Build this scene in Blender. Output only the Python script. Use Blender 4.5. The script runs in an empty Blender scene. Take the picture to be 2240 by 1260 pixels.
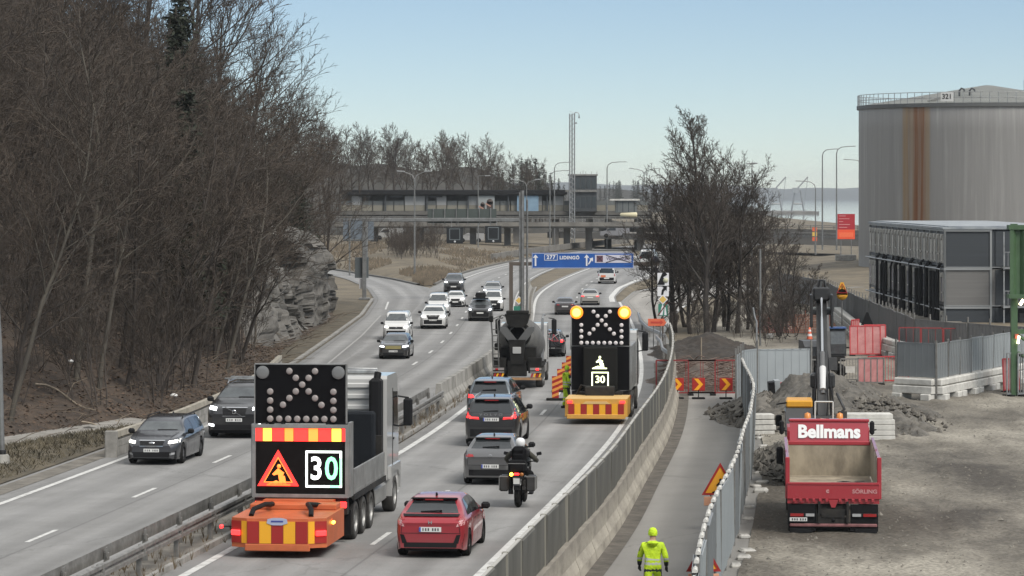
import bpy, bmesh, math, random
import numpy as np
from mathutils import Vector, Matrix, noise
from mathutils.bvhtree import BVHTree
R = math.radians
scene = bpy.context.scene
col = scene.collection
# ------------------------------------------------------------------ camera, sky, sun, exposure
FOC = 7000.0; CX = 1120.0; HY = 420.0; CH = 9.0          # focal length and horizon in photo pixels, eye height in m
cam = bpy.data.cameras.new('camera'); cam.sensor_width = 36.0; cam.lens = 36.0 * FOC / 2240
cam.shift_y = -(630 - HY) / 2240
cam.clip_start = 1.0; cam.clip_end = 30000
co = bpy.data.objects.new('camera', cam); col.objects.link(co)
co.location = (0, 0, CH); co.rotation_euler = (R(90), 0, 0); scene.camera = co

SUN_EL, SUN_AZ = R(48), R(140)        # azimuth clockwise from +Y (the view direction): behind the viewer, right
world = bpy.data.worlds.new('World'); scene.world = world; world.use_nodes = True
wt = world.node_tree
bg = wt.nodes['Background']
sky = wt.nodes.new('ShaderNodeTexSky'); sky.sky_type = 'NISHITA'; sky.sun_disc = False
sky.sun_elevation = SUN_EL; sky.sun_rotation = SUN_AZ
sky.altitude = 0; sky.air_density = 0.62; sky.dust_density = 0.0; sky.ozone_density = 1.6
bg.inputs['Strength'].default_value = 0.058
# thin high cloud veil overhead: clear pale blue band at the horizon, milky above
_n = wt.nodes.new; _k = wt.links.new
_tc = _n('ShaderNodeTexCoord'); _sp = _n('ShaderNodeSeparateXYZ'); _k(_tc.outputs['Generated'], _sp.inputs[0])
_mr = _n('ShaderNodeMapRange'); _mr.interpolation_type = 'SMOOTHSTEP'; _mr.inputs['From Min'].default_value = .06; _mr.inputs['From Max'].default_value = .38; _mr.inputs['To Max'].default_value = .8; _k(_sp.outputs[2], _mr.inputs['Value'])
_ns = _n('ShaderNodeTexNoise'); _ns.inputs['Scale'].default_value = 2.2; _ns.inputs['Detail'].default_value = 6; _k(_tc.outputs['Generated'], _ns.inputs['Vector'])
_mn = _n('ShaderNodeMapRange'); _mn.inputs['From Min'].default_value = .3; _mn.inputs['From Max'].default_value = .6; _mn.inputs['To Min'].default_value = .6; _k(_ns.outputs[0], _mn.inputs['Value'])
_mu = _n('ShaderNodeMath'); _mu.operation = 'MULTIPLY'; _k(_mr.outputs[0], _mu.inputs[0]); _k(_mn.outputs[0], _mu.inputs[1])
_mx = _n('ShaderNodeMixRGB'); _k(_mu.outputs[0], _mx.inputs[0]); _k(sky.outputs[0], _mx.inputs[1]); _mx.inputs[2].default_value = (12.6, 12.8, 12.8, 1)
_k(_mx.outputs[0], bg.inputs['Color'])
sl = bpy.data.lights.new('sun', 'SUN'); sl.energy = 2.2; sl.angle = R(28); sl.color = (1.0, 0.95, 0.88)
so = bpy.data.objects.new('sun', sl); col.objects.link(so)
so.rotation_euler = (R(90) - SUN_EL, 0, R(180) - SUN_AZ)
so.location = (30, -40, 60)
vs = scene.view_settings
scene.display_settings.display_device = 'sRGB'
vs.view_transform = 'Standard'; vs.look = 'None'; vs.gamma = 1.0; vs.use_curve_mapping = False
vs.exposure = 0.68
scene.render.engine = 'CYCLES'
cy = scene.cycles
cy.use_denoising = True
try: cy.denoiser = 'OPENIMAGEDENOISE'
except Exception: pass
cy.max_bounces = 5; cy.diffuse_bounces = 2; cy.glossy_bounces = 3; cy.transmission_bounces = 3; cy.transparent_max_bounces = 8
cy.caustics_reflective = False; cy.caustics_refractive = False
cy.use_adaptive_sampling = True; cy.adaptive_threshold = 0.015
# ------------------------------------------------------------------ helpers
def G(px, py, z=0.0):
    """ground point seen at a photo pixel"""
    Y = FOC * (CH - z) / (py - HY)
    return Vector(((px - CX) * Y / FOC, Y, z))
def XA(px, Y): return (px - CX) * Y / FOC
def ZA(py, Y): return CH - (py - HY) * Y / FOC
def lin(c):
    return tuple((x / 12.92 if x <= .04045 else ((x + .055) / 1.055) ** 2.4) for x in c)
MATS = {}
def mat(name, c, rough=.6, metal=0., var=0., scale=4., bump=0., bscale=None, emit=0., ecol=None, c2=None, stretch=None, coat=0., spec=None, detail=4., lo=.35, hi=.65, alpha=1.0):
    if name in MATS: return MATS[name]
    m = bpy.data.materials.new(name); m.use_nodes = True
    nt = m.node_tree; b = nt.nodes['Principled BSDF']
    b.inputs['Base Color'].default_value = (*c, 1); b.inputs['Roughness'].default_value = rough
    b.inputs['Metallic'].default_value = metal
    if coat: b.inputs['Coat Weight'].default_value = coat; b.inputs['Coat Roughness'].default_value = .04
    if spec is not None: b.inputs['Specular IOR Level'].default_value = spec
    if alpha < 1: b.inputs['Alpha'].default_value = alpha
    if emit:
        b.inputs['Emission Color'].default_value = (*(ecol or c), 1); b.inputs['Emission Strength'].default_value = emit
    if c2 is None and var:
        c2 = tuple(max(0, x * (1 - var)) for x in c); c = tuple(min(1, x * (1 + var)) for x in c)
    if c2 is not None or bump:
        tc = nt.nodes.new('ShaderNodeTexCoord'); mp = nt.nodes.new('ShaderNodeMapping')
        nt.links.new(tc.outputs['Object'], mp.inputs[0])
        if stretch: mp.inputs['Scale'].default_value = stretch
    if c2 is not None:
        n = nt.nodes.new('ShaderNodeTexNoise'); n.inputs['Scale'].default_value = scale; n.inputs['Detail'].default_value = detail
        n.inputs['Roughness'].default_value = .65
        nt.links.new(mp.outputs[0], n.inputs['Vector'])
        r = nt.nodes.new('ShaderNodeValToRGB'); r.color_ramp.elements[0].position = lo; r.color_ramp.elements[1].position = hi
        r.color_ramp.elements[0].color = (*c2, 1); r.color_ramp.elements[1].color = (*c, 1)
        nt.links.new(n.outputs['Fac'], r.inputs[0]); nt.links.new(r.outputs[0], b.inputs['Base Color'])
    if bump:
        n2 = nt.nodes.new('ShaderNodeTexNoise'); n2.inputs['Scale'].default_value = bscale or scale * 3; n2.inputs['Detail'].default_value = 5
        nt.links.new(mp.outputs[0], n2.inputs['Vector'])
        bp = nt.nodes.new('ShaderNodeBump'); bp.inputs['Strength'].default_value = bump; bp.inputs['Distance'].default_value = .05
        nt.links.new(n2.outputs['Fac'], bp.inputs['Height']); nt.links.new(bp.outputs[0], b.inputs['Normal'])
    MATS[name] = m
    return m

class MB:
    """collects shapes into ONE mesh"""
    def __init__(s): s.v = []; s.f = []; s.m = []; s.sm = []; s.uv = None
    def add(s, vs, fs, mi=0, smooth=False):
        o = len(s.v); s.v += [tuple(p) for p in vs]
        for f in fs: s.f.append(tuple(i + o for i in f)); s.m.append(mi); s.sm.append(smooth)
        return s
    def box(s, c, size, rz=0, rx=0, ry=0, mi=0, ch=0):
        hx, hy, hz = [q / 2 for q in size]
        if ch:
            ch = min(ch, hx * .9, hy * .9, hz * .9)
            vs = []
            for sx in (-1, 1):
                for sy in (-1, 1):
                    for sz in (-1, 1):
                        vs += [(sx * hx, sy * (hy - ch), sz * (hz - ch)), (sx * (hx - ch), sy * hy, sz * (hz - ch)), (sx * (hx - ch), sy * (hy - ch), sz * hz)]
            I = lambda a, b, c_, k: ((a * 2 + b) * 2 + c_) * 3 + k
            fs = []
            for a in (0, 1):
                q = [I(a, 0, 0, 0), I(a, 1, 0, 0), I(a, 1, 1, 0), I(a, 0, 1, 0)]; fs.append(q if a else q[::-1])
                q = [I(0, a, 0, 1), I(1, a, 0, 1), I(1, a, 1, 1), I(0, a, 1, 1)]; fs.append(q[::-1] if a else q)
                q = [I(0, 0, a, 2), I(1, 0, a, 2), I(1, 1, a, 2), I(0, 1, a, 2)]; fs.append(q if a else q[::-1])
            for a in (0, 1):
                for b in (0, 1):
                    q = [I(a, b, 0, 0), I(a, b, 1, 0), I(a, b, 1, 1), I(a, b, 0, 1)]; fs.append(q if a == b else q[::-1])
                    q = [I(a, 0, b, 0), I(a, 1, b, 0), I(a, 1, b, 2), I(a, 0, b, 2)]; fs.append(q[::-1] if a == b else q)
                    q = [I(0, a, b, 1), I(1, a, b, 1), I(1, a, b, 2), I(0, a, b, 2)]; fs.append(q if a == b else q[::-1])
                    for c_ in (0, 1):
                        q = [I(a, b, c_, 0), I(a, b, c_, 1), I(a, b, c_, 2)]; fs.append(q if (a + b + c_) % 2 else q[::-1])
        else:
            vs = [(sx * hx, sy * hy, sz * hz) for sx in (-1, 1) for sy in (-1, 1) for sz in (-1, 1)]
            fs = [(0, 1, 3, 2), (4, 6, 7, 5), (0, 4, 5, 1), (2, 3, 7, 6), (0, 2, 6, 4), (1, 5, 7, 3)]
        M = Matrix.Translation(c) @ Matrix.Rotation(rz, 4, 'Z') @ Matrix.Rotation(rx, 4, 'X') @ Matrix.Rotation(ry, 4, 'Y')
        return s.add([M @ Vector(p) for p in vs], fs, mi)
    def bx(s, x0, x1, y0, y1, z0, z1, mi=0, ch=0):
        return s.box(((x0 + x1) / 2, (y0 + y1) / 2, (z0 + z1) / 2), (x1 - x0, y1 - y0, z1 - z0), mi=mi, ch=ch)
    def tube(s, pts, r, n=6, mi=0, caps=True, smooth=True):
        pts = [Vector(p) for p in pts]; k = len(pts)
        rs = r if isinstance(r, (list, tuple)) else [r] * k
        o = len(s.v); vs = []; fs = []
        ref = Vector((0, 0, 1)); prev = None
        for i in range(k):
            t = (pts[min(i + 1, k - 1)] - pts[max(i - 1, 0)])
            t = t.normalized() if t.length > 1e-9 else Vector((0, 0, 1))
            if prev is None:
                a = t.cross(ref if abs(t.z) < .9 else Vector((1, 0, 0))).normalized()
            else:
                a = (prev - t * prev.dot(t)); a = a.normalized() if a.length > 1e-6 else t.orthogonal().normalized()
            prev = a; b = t.cross(a)
            for j in range(n):
                g = 2 * math.pi * j / n
                vs.append(pts[i] + (a * math.cos(g) + b * math.sin(g)) * rs[i])
        for i in range(k - 1):
            for j in range(n):
                j2 = (j + 1) % n
                fs.append((i * n + j, i * n + j2, (i + 1) * n + j2, (i + 1) * n + j))
        s.add(vs, fs, mi, smooth)
        if caps and n > 3:
            s.add(vs[:n], [tuple(range(n))[::-1]], mi); s.add(vs[-n:], [tuple(range(n))], mi)
        return s
    def lathe(s, prof, org=(0, 0, 0), axis='X', n=20, mi=0, smooth=True):
        """prof: (along axis, radius)"""
        vs = []; fs = []
        for (a, r) in prof:
            for j in range(n):
                g = 2 * math.pi * j / n; c, d = r * math.cos(g), r * math.sin(g)
                p = {'X': (a, c, d), 'Y': (d, a, c), 'Z': (c, d, a)}[axis]
                vs.append((p[0] + org[0], p[1] + org[1], p[2] + org[2]))
        for i in range(len(prof) - 1):
            for j in range(n):
                j2 = (j + 1) % n
                fs.append((i * n + j, i * n + j2, (i + 1) * n + j2, (i + 1) * n + j))
        return s.add(vs, fs, mi, smooth)
    def prism(s, poly, axis, a0, a1, mi=0):
        """polygon in the two other axes (cyclic order), extruded along axis"""
        def P(p, a): return {'X': (a, p[0], p[1]), 'Y': (p[0], a, p[1]), 'Z': (p[0], p[1], a)}[axis]
        n = len(poly)
        vs = [P(p, a0) for p in poly] + [P(p, a1) for p in poly]
        fs = [tuple(range(n))[::-1], tuple(range(n, 2 * n))] + [(i, (i + 1) % n, n + (i + 1) % n, n + i) for i in range(n)]
        return s.add(vs, fs, mi)
    def grid(s, P, nu, nv, mi=0, smooth=True, uvf=None):
        """P[i][j] points"""
        vs = [P[i][j] for i in range(nu) for j in range(nv)]
        fs = [(i * nv + j, i * nv + j + 1, (i + 1) * nv + j + 1, (i + 1) * nv + j) for i in range(nu - 1) for j in range(nv - 1)]
        return s.add(vs, fs, mi, smooth)
    def xf(s, M):
        s.v = [tuple(M @ Vector(p)) for p in s.v]; return s
    def mesh(s, name, mats):
        me = bpy.data.meshes.new(name)
        me.from_pydata(s.v, [], s.f)
        for m in (mats if isinstance(mats, (list, tuple)) else [mats]): me.materials.append(m)
        if len(s.f):
            me.polygons.foreach_set('material_index', s.m); me.polygons.foreach_set('use_smooth', s.sm)
        me.update()
        return me
    def obj(s, name, mats, parent=None, loc=None, rz=0):
        return put(name, s.mesh(name, mats), parent, loc, rz)
def put(name, me, parent=None, loc=None, rz=0):
    o = bpy.data.objects.new(name, me); col.objects.link(o)
    if parent is not None: o.parent = parent
    if loc is not None: o.location = loc
    if rz: o.rotation_euler = (0, 0, rz)
    return o
def tag(o, label=None, cat=None, group=None, kind=None):
    if label: o['label'] = label
    if cat: o['category'] = cat
    if group: o['group'] = group
    if kind: o['kind'] = kind
    return o
def thing(name, label, cat, loc=(0, 0, 0), rz=0, group=None, sc=1.0):
    o = bpy.data.objects.new(name, None); col.objects.link(o)
    o.empty_display_size = .2
    o.location = loc; o.rotation_euler = (0, 0, rz); o.scale = (sc, sc, sc)
    return tag(o, label, cat, group)
def copy_tree(o, parent=None, kids=None):
    c = o.copy(); col.objects.link(c); c.parent = parent
    for ch in (kids(o) if kids else o.children): copy_tree(ch, c, kids)
    return c
_txt = {}
def text_mb(string, size=1.0, bold=0.0, shear=0.0, space=1.0):
    """lettering as verts/faces in the XY plane, centred"""
    key = (string, size, bold, shear, space)
    if key not in _txt:
        cu = bpy.data.curves.new('lettering', 'FONT'); cu.body = string; cu.size = size
        cu.align_x = 'CENTER'; cu.align_y = 'CENTER'; cu.offset = bold; cu.shear = shear; cu.resolution_u = 3; cu.space_character = space
        o = bpy.data.objects.new('lettering', cu)
        me = bpy.data.meshes.new_from_object(o)
        _txt[key] = ([v.co.copy() for v in me.vertices], [tuple(p.vertices) for p in me.polygons])
        bpy.data.objects.remove(o); bpy.data.meshes.remove(me); bpy.data.curves.remove(cu)
    return _txt[key]
def text(name, string, size, mt, parent, loc, rx=90, rz=0, bold=0.0, wide=1.0, shear=0.0, space=1.0, depth=.01):
    """upright lettering that faces -Y (rz turns it); given a small real depth"""
    v, f = text_mb(string, size, bold, shear, space)
    m = MB(); M = Matrix.Translation(loc) @ Matrix.Rotation(R(rz), 4, 'Z') @ Matrix.Rotation(R(rx), 4, 'X') @ Matrix.Diagonal((wide, 1, 1, 1))
    m.add([M @ p for p in v], f)
    return m.obj(name, mt, parent)
class Spline:
    def __init__(s, pts):
        x = np.array([p[0] for p in pts], float); y = np.array([p[1] for p in pts], float); n = len(x)
        A = np.zeros((n, n)); b = np.zeros(n); h = np.diff(x); A[0, 0] = A[-1, -1] = 1
        for i in range(1, n - 1):
            A[i, i - 1] = h[i - 1]; A[i, i] = 2 * (h[i - 1] + h[i]); A[i, i + 1] = h[i]
            b[i] = 3 * ((y[i + 1] - y[i]) / h[i] - (y[i] - y[i - 1]) / h[i - 1])
        c = np.linalg.solve(A, b); s.x, s.y, s.h, s.c = x, y, h, c
    def __call__(s, t):
        i = int(np.clip(np.searchsorted(s.x, t) - 1, 0, len(s.h) - 1)); d = t - s.x[i]; h = s.h[i]
        bb = (s.y[i + 1] - s.y[i]) / h - h * (2 * s.c[i] + s.c[i + 1]) / 3
        return float(s.y[i] + bb * d + s.c[i] * d * d + (s.c[i + 1] - s.c[i]) / (3 * h) * d ** 3)
def lerp(a, b, t): return a + (b - a) * t
def ipl(pts, t):
    return float(np.interp(t, [p[0] for p in pts], [p[1] for p in pts]))
# ------------------------------------------------------------------ road geometry (plan curves, X as a function of Y)
Lc = Spline([(30, -18.4), (60, -14.95), (83.7, -12.3), (107.9, -9.75), (135, -7.35), (160.7, -5.5), (185, -4.4), (210, -3.8), (235, -3.5), (265, -3.3), (291, -2.9), (336, -1.4), (399, 3.4), (450, 9.5), (504, 18), (560, 30), (650, 55)])
Rc = Spline([(30, -9.4), (60, -6.0), (83.1, -3.4), (96.7, -1.9), (119.3, .37), (129.6, 1.2), (150, 2.5), (180, 3.7), (205, 4.4), (231, 4.9), (275, 5.6), (304, 6.9), (340, 9.4), (373, 12.2), (420, 17.2), (470, 24), (540, 36), (650, 62)])
Wc = Spline([(40, -2.5), (57.9, -.5), (68.4, .66), (85.7, 2.62), (98.5, 3.8), (113.7, 5.18), (139, 6.95), (165, 8.2), (185, 8.8)])
Fc = Spline([(40, 2.0), (55, 3.1), (70.1, 4.4), (81.9, 5.72), (92.8, 6.75), (98.8, 7.35), (104, 7.8), (111.2, 8.4), (119.3, 8.86), (125.6, 9.13), (137, 9.75)])
def hdg(c, y): return math.atan2(c(y + 1) - c(y - 1), 2)       # to the right of +Y
def ys(a, b, st):
    n = max(1, int(round((b - a) / st))); return [a + (b - a) * i / n for i in range(n + 1)]
def sweep(name, mats, c, prof, y0, y1, step=3, parent=None, closed=False, smooth=False, uv=False):
    """profile of (offset, height) swept along a plan curve"""
    Y = ys(y0, y1, step); m = MB(); n = len(prof)
    vs = [(c(y) + o, y, z) for y in Y for (o, z) in prof]
    fs = []
    for i in range(len(Y) - 1):
        for j in range(n if closed else n - 1):
            k = (j + 1) % n
            fs.append((i * n + j, i * n + k, (i + 1) * n + k, (i + 1) * n + j))
    if closed: fs += [tuple(range(n))[::-1], tuple(range(len(vs) - n, len(vs)))]
    m.add(vs, fs, 0, smooth)
    o = m.obj(name, mats, parent)
    if uv:
        me = o.data; l = me.uv_layers.new(name='road')
        us = [(o_, y) for y in Y for (o_, z) in prof]
        for lp in me.loops: l.data[lp.index].uv = us[lp.vertex_index]
    return o
def asphalt(name, c, c2, streak=(.9, .012), lanes=()):
    """road surface: aggregate grain, long streaks along the lane, polished wheel tracks, cracks and patches"""
    m = bpy.data.materials.new(name); m.use_nodes = True; nt = m.node_tree; b = nt.nodes['Principled BSDF']
    N = nt.nodes.new; K = nt.links.new
    b.inputs['Roughness'].default_value = .85; b.inputs['Specular IOR Level'].default_value = .3
    uv = N('ShaderNodeUVMap'); uv.uv_map = 'road'
    mp = N('ShaderNodeMapping'); mp.inputs['Scale'].default_value = (streak[0], streak[1], 1); K(uv.outputs[0], mp.inputs[0])
    n1 = N('ShaderNodeTexNoise'); n1.inputs['Scale'].default_value = 1.6; n1.inputs['Detail'].default_value = 5; K(mp.outputs[0], n1.inputs['Vector'])
    n2 = N('ShaderNodeTexNoise'); n2.inputs['Scale'].default_value = .35; n2.inputs['Detail'].default_value = 6; n2.inputs['Roughness'].default_value = .7; K(uv.outputs[0], n2.inputs['Vector'])
    n3 = N('ShaderNodeTexNoise'); n3.inputs['Scale'].default_value = 14; n3.inputs['Detail'].default_value = 3; K(uv.outputs[0], n3.inputs['Vector'])
    a = N('ShaderNodeMath'); a.operation = 'MULTIPLY_ADD'; K(n1.outputs[0], a.inputs[0]); a.inputs[1].default_value = .95; K(n2.outputs[0], a.inputs[2])
    a2 = N('ShaderNodeMath'); a2.operation = 'MULTIPLY_ADD'; K(n3.outputs[0], a2.inputs[0]); a2.inputs[1].default_value = .45; K(a.outputs[0], a2.inputs[2])
    r = N('ShaderNodeValToRGB'); r.color_ramp.elements[0].position = .85; r.color_ramp.elements[1].position = 1.55
    r.color_ramp.elements[0].position = .0; r.color_ramp.elements[1].position = 1.0
    ma = N('ShaderNodeMapRange'); ma.inputs['From Min'].default_value = .85; ma.inputs['From Max'].default_value = 1.5; K(a2.outputs[0], ma.inputs['Value'])
    r.color_ramp.elements[0].color = (*c2, 1); r.color_ramp.elements[1].color = (*c, 1); K(ma.outputs[0], r.inputs[0])
    last = r.outputs[0]
    # wheel tracks polished pale, oil-dark middle of the lanes, one sealed joint
    su = N('ShaderNodeSeparateXYZ'); K(uv.outputs[0], su.inputs[0])
    co_ = N('ShaderNodeMath'); co_.operation = 'MULTIPLY'; co_.inputs[1].default_value = 2 * math.pi / 1.75; K(su.outputs[0], co_.inputs[0])
    cs = N('ShaderNodeMath'); cs.operation = 'COSINE'; K(co_.outputs[0], cs.inputs[0])
    wv = N('ShaderNodeMath'); wv.operation = 'MULTIPLY'; K(cs.outputs[0], wv.inputs[0]); K(n1.outputs[0], wv.inputs[1])
    tr = N('ShaderNodeMapRange'); tr.inputs['From Min'].default_value = -.5; tr.inputs['From Max'].default_value = .5; tr.inputs['To Min'].default_value = 1.12; tr.inputs['To Max'].default_value = .84; K(wv.outputs[0], tr.inputs['Value'])
    jn = N('ShaderNodeMath'); jn.operation = 'SUBTRACT'; jn.inputs[1].default_value = .32; K(su.outputs[0], jn.inputs[0]); ja = N('ShaderNodeMath'); ja.operation = 'ABSOLUTE'; K(jn.outputs[0], ja.inputs[0])
    jl = N('ShaderNodeMapRange'); jl.inputs['From Min'].default_value = .015; jl.inputs['From Max'].default_value = .05; jl.inputs['To Min'].default_value = .72; K(ja.outputs[0], jl.inputs['Value'])
    t2 = N('ShaderNodeMath'); t2.operation = 'MULTIPLY'; K(tr.outputs[0], t2.inputs[0]); K(jl.outputs[0], t2.inputs[1])
    mt = N('ShaderNodeVectorMath'); mt.operation = 'SCALE'; K(last, mt.inputs[0]); K(t2.outputs[0], mt.inputs['Scale']); last = mt.outputs[0]
    # thin sealed cracks
    vo = N('ShaderNodeTexVoronoi'); vo.feature = 'DISTANCE_TO_EDGE'; vo.inputs['Scale'].default_value = .07
    mw = N('ShaderNodeMixRGB'); mw.inputs[0].default_value = .12; K(uv.outputs[0], mw.inputs[1]); K(n2.outputs['Color'], mw.inputs[2])
    mp2 = N('ShaderNodeMapping'); mp2.inputs['Scale'].default_value = (1.6, .55, 1); K(uv.outputs[0], mp2.inputs[0])
    ad = N('ShaderNodeVectorMath'); ad.operation = 'ADD'; K(mp2.outputs[0], ad.inputs[0])
    scn = N('ShaderNodeVectorMath'); scn.operation = 'SCALE'; scn.inputs['Scale'].default_value = 2.2; K(n2.outputs['Color'], scn.inputs[0]); K(scn.outputs[0], ad.inputs[1])
    K(ad.outputs[0], vo.inputs['Vector'])
    lt = N('ShaderNodeMath'); lt.operation = 'LESS_THAN'; lt.inputs[1].default_value = .0035; K(vo.outputs['Distance'], lt.inputs[0])
    mx = N('ShaderNodeMixRGB'); mx.blend_type = 'MIX'; mx.inputs[2].default_value = (*[q * .45 for q in c2], 1)
    mu = N('ShaderNodeMath'); mu.operation = 'MULTIPLY'; mu.inputs[1].default_value = .25; K(lt.outputs[0], mu.inputs[0])
    K(mu.outputs[0], mx.inputs[0]); K(last, mx.inputs[1]); last = mx.outputs[0]
    K(last, b.inputs['Base Color'])
    bp = N('ShaderNodeBump'); bp.inputs['Strength'].default_value = .25; bp.inputs['Distance'].default_value = .01; K(n3.outputs[0], bp.inputs['Height']); K(bp.outputs[0], b.inputs['Normal'])
    return m
M_asph = asphalt('asphalt', (.262, .26, .254), (.163, .161, .156))
M_asph2 = asphalt('access_asphalt', (.25, .242, .225), (.18, .174, .162), streak=(.6, .03))
M_ramp = asphalt('pale_asphalt', (.30, .285, .26), (.21, .2, .185))
M_line = mat('road_paint', (.55, .55, .53), .7, c2=(.33, .325, .31), scale=3, detail=7, lo=.35, hi=.52)
M_conc = mat('concrete', (.31, .30, .275), .85, c2=(.15, .145, .13), scale=1.2, bump=.3, bscale=9, stretch=(1, 1, .6))
M_concw = mat('white_concrete', (.56, .55, .51), .85, c2=(.4, .39, .36), scale=2, bump=.2)
M_kerb = mat('kerb_stone', (.30, .29, .27), .85, c2=(.17, .165, .15), scale=1.5, bump=.3)
M_grass = mat('dry_grass', (.115, .095, .063), .95, c2=(.05, .043, .03), scale=.5, detail=8, bump=.8, bscale=6)
M_drygrass = mat('straw_grass', (.17, .14, .095), .95, c2=(.085, .072, .05), scale=.28, detail=8, bump=.8, bscale=4)
M_litter = mat('leaf_litter', (.085, .06, .042), .95, c2=(.03, .023, .018), scale=1.1, detail=9, bump=1., bscale=7)
M_dirt = mat('road_dirt', (.19, .175, .15), .95, c2=(.10, .092, .078), scale=1.4, detail=8, bump=.6, bscale=8)
M_gravel = None
M_galv = mat('galvanised_steel', (.42, .43, .43), .45, .75, c2=(.26, .26, .255), scale=3)
M_galvd = mat('weathered_steel', (.26, .255, .24), .6, .5, c2=(.15, .145, .135), scale=3)
M_black = mat('black_plastic', (.010, .010, .011), .6, spec=.15)
M_rubber = mat('rubber', (.014, .014, .014), .9, spec=.15)

# ------------------------------------------------------------------ ground, water, far land
g = MB()
g.add([(-900, -30, -.05), (900, -30, -.05), (900, 560, -.05), (95, 560, -.05), (95, 2600, -.05), (-900, 2600, -.05), (-900, 560, -.05)],
      [(0, 1, 2, 3), (6, 3, 4, 5), (0, 3, 6)])
tag(g.obj('ground', M_drygrass), kind='structure')
w = MB(); w.add([(-1500, 500, -4), (2600, 500, -4), (2600, 7000, -4), (-1500, 7000, -4)], [(0, 1, 2, 3)])
M_water = mat('sea_water', (.26, .28, .29), .05, spec=.8, bump=.04, bscale=.12, stretch=(.2, 1, 1))
tag(w.obj('water', M_water), kind='structure')

# ------------------------------------------------------------------ carriageways
road_l = tag(sweep('left_carriageway', M_asph, Lc, [(-5.0, 0), (-3.4, 0), (0, 0), (3.9, 0)], 30, 640, 4, uv=True), kind='structure')
road_r = tag(sweep('right_carriageway', M_asph, Rc, [(-3.95, .0), (0, 0), (3.4, 0), (5.4, 0)], 30, 640, 4, uv=True), kind='structure')
ELc = [(118, -13.3), (135, -12.3), (150, -11.6), (165.8, -11.3), (200, -11.0), (233, -10.8), (268, -11.5), (300, -13.6), (330, -17), (354, -20.8), (372, -25), (395, -34)]
ERc = [(118, -11.5), (135, -10.0), (150, -9.5), (200, -8.0), (233, -7.5), (268, -7.4), (300, -7.6), (309, -9.2), (330, -12.6), (354, -17.6), (375, -22), (400, -31)]
def ribbon2(name, mats, a, b, z, n=40, parent=None):
    m = MB(); vs = []; us = []
    for i in range(n + 1):
        t = i / n
        ya = lerp(a[0][0], a[-1][0], t); yb = lerp(b[0][0], b[-1][0], t)
        xa, xb = ipl(a, ya), ipl(b, yb)
        vs += [(xa, ya, z), (xb, yb, z)]; us += [(0, ya), (xb - xa, yb)]
    m.add(vs, [(2 * i, 2 * i + 1, 2 * i + 3, 2 * i + 2) for i in range(n)])
    o = m.obj(name, mats, parent); l = o.data.uv_layers.new(name='road')
    for lp in o.data.loops: l.data[lp.index].uv = us[lp.vertex_index]
    return o
ramp = tag(ribbon2('exit_ramp', M_asph, ELc, ERc, .004), kind='structure')
slipA = [(205, 8.6), (235, 9.0), (265, 9.2), (290, 11.2), (315, 16), (328, 22), (340, 34)]
slipB = [(205, 9.6), (225, 11.2), (245, 12.8), (268, 15.4), (285, 19.2), (296, 25), (304, 36)]
slip = tag(ribbon2('slip_road', M_ramp, slipA, slipB, .006), kind='structure')
def line(parent, c, off, y0, y1, w=.13, step=4, z=.009):
    return sweep('edge_line', M_line, c, [(off - w / 2, z), (off + w / 2, z)], y0, y1, step, parent)
line(road_l, Lc, -3.4, 40, 158, .2); line(road_l, Lc, 3.55, 40, 560, .12); line(road_l, Lc, -3.4, 318, 560, .2)
line(road_r, Rc, -3.4, 40, 560, .22); line(road_r, Rc, 3.5, 40, 262, .2)
for (w_, pts) in ((.3, [(262, 8.0), (275, 8.3), (300, 9.8), (325, 12.4), (352, 15.2), (400, 21)]), (.2, [(205, 9.5), (225, 11.0), (245, 12.6), (268, 15.2), (285, 19)]), (.2, [(292, 11.6), (315, 16.4), (326, 21)])):
    ribbon2('edge_line', M_line, pts, [(y, x + w_ * 1.5) for y, x in pts], .012, 24, road_r)
M_linef = mat('worn_paint', (.36, .355, .34), .8, c2=(.25, .245, .235), scale=2, detail=8)
ribbon2('edge_line', M_linef, [(165, -9.72), (200, -9.47), (233, -9.62)], [(165, -9.6), (200, -9.35), (233, -9.5)], .012, 20, ramp)
ribbon2('edge_line', M_line, [(245, -9.75), (262, -10.2)], [(245, -9.62), (262, -10.05)], .012, 6, ramp)
dm = MB(); dm.bx(-.065, .065, -1.5, 1.5, -.002, .004); dme = dm.mesh('lane_dash', M_line)
for k in range(-3, 28):
    y = 83.7 + 12.05 * k
    put('lane_dash', dme, road_l, (Lc(y), y, .006), -hdg(Lc, y))
for k in range(-3, 26):
    y = 83.1 + 11.9 * k
    put('lane_dash', dme, road_r, (Rc(y), y, .006), -hdg(Rc, y))
# dirt strips along the edges of the asphalt
tag(sweep('left_shoulder', M_dirt, Lc, [(-5.3, -.02), (-4.6, .012), (-4.1, .012)], 40, 112, 3), kind='structure')
tag(sweep('right_shoulder', M_dirt, Rc, [(4.15, .012), (5.3, .014)], 40, 168, 3), kind='structure')

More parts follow.
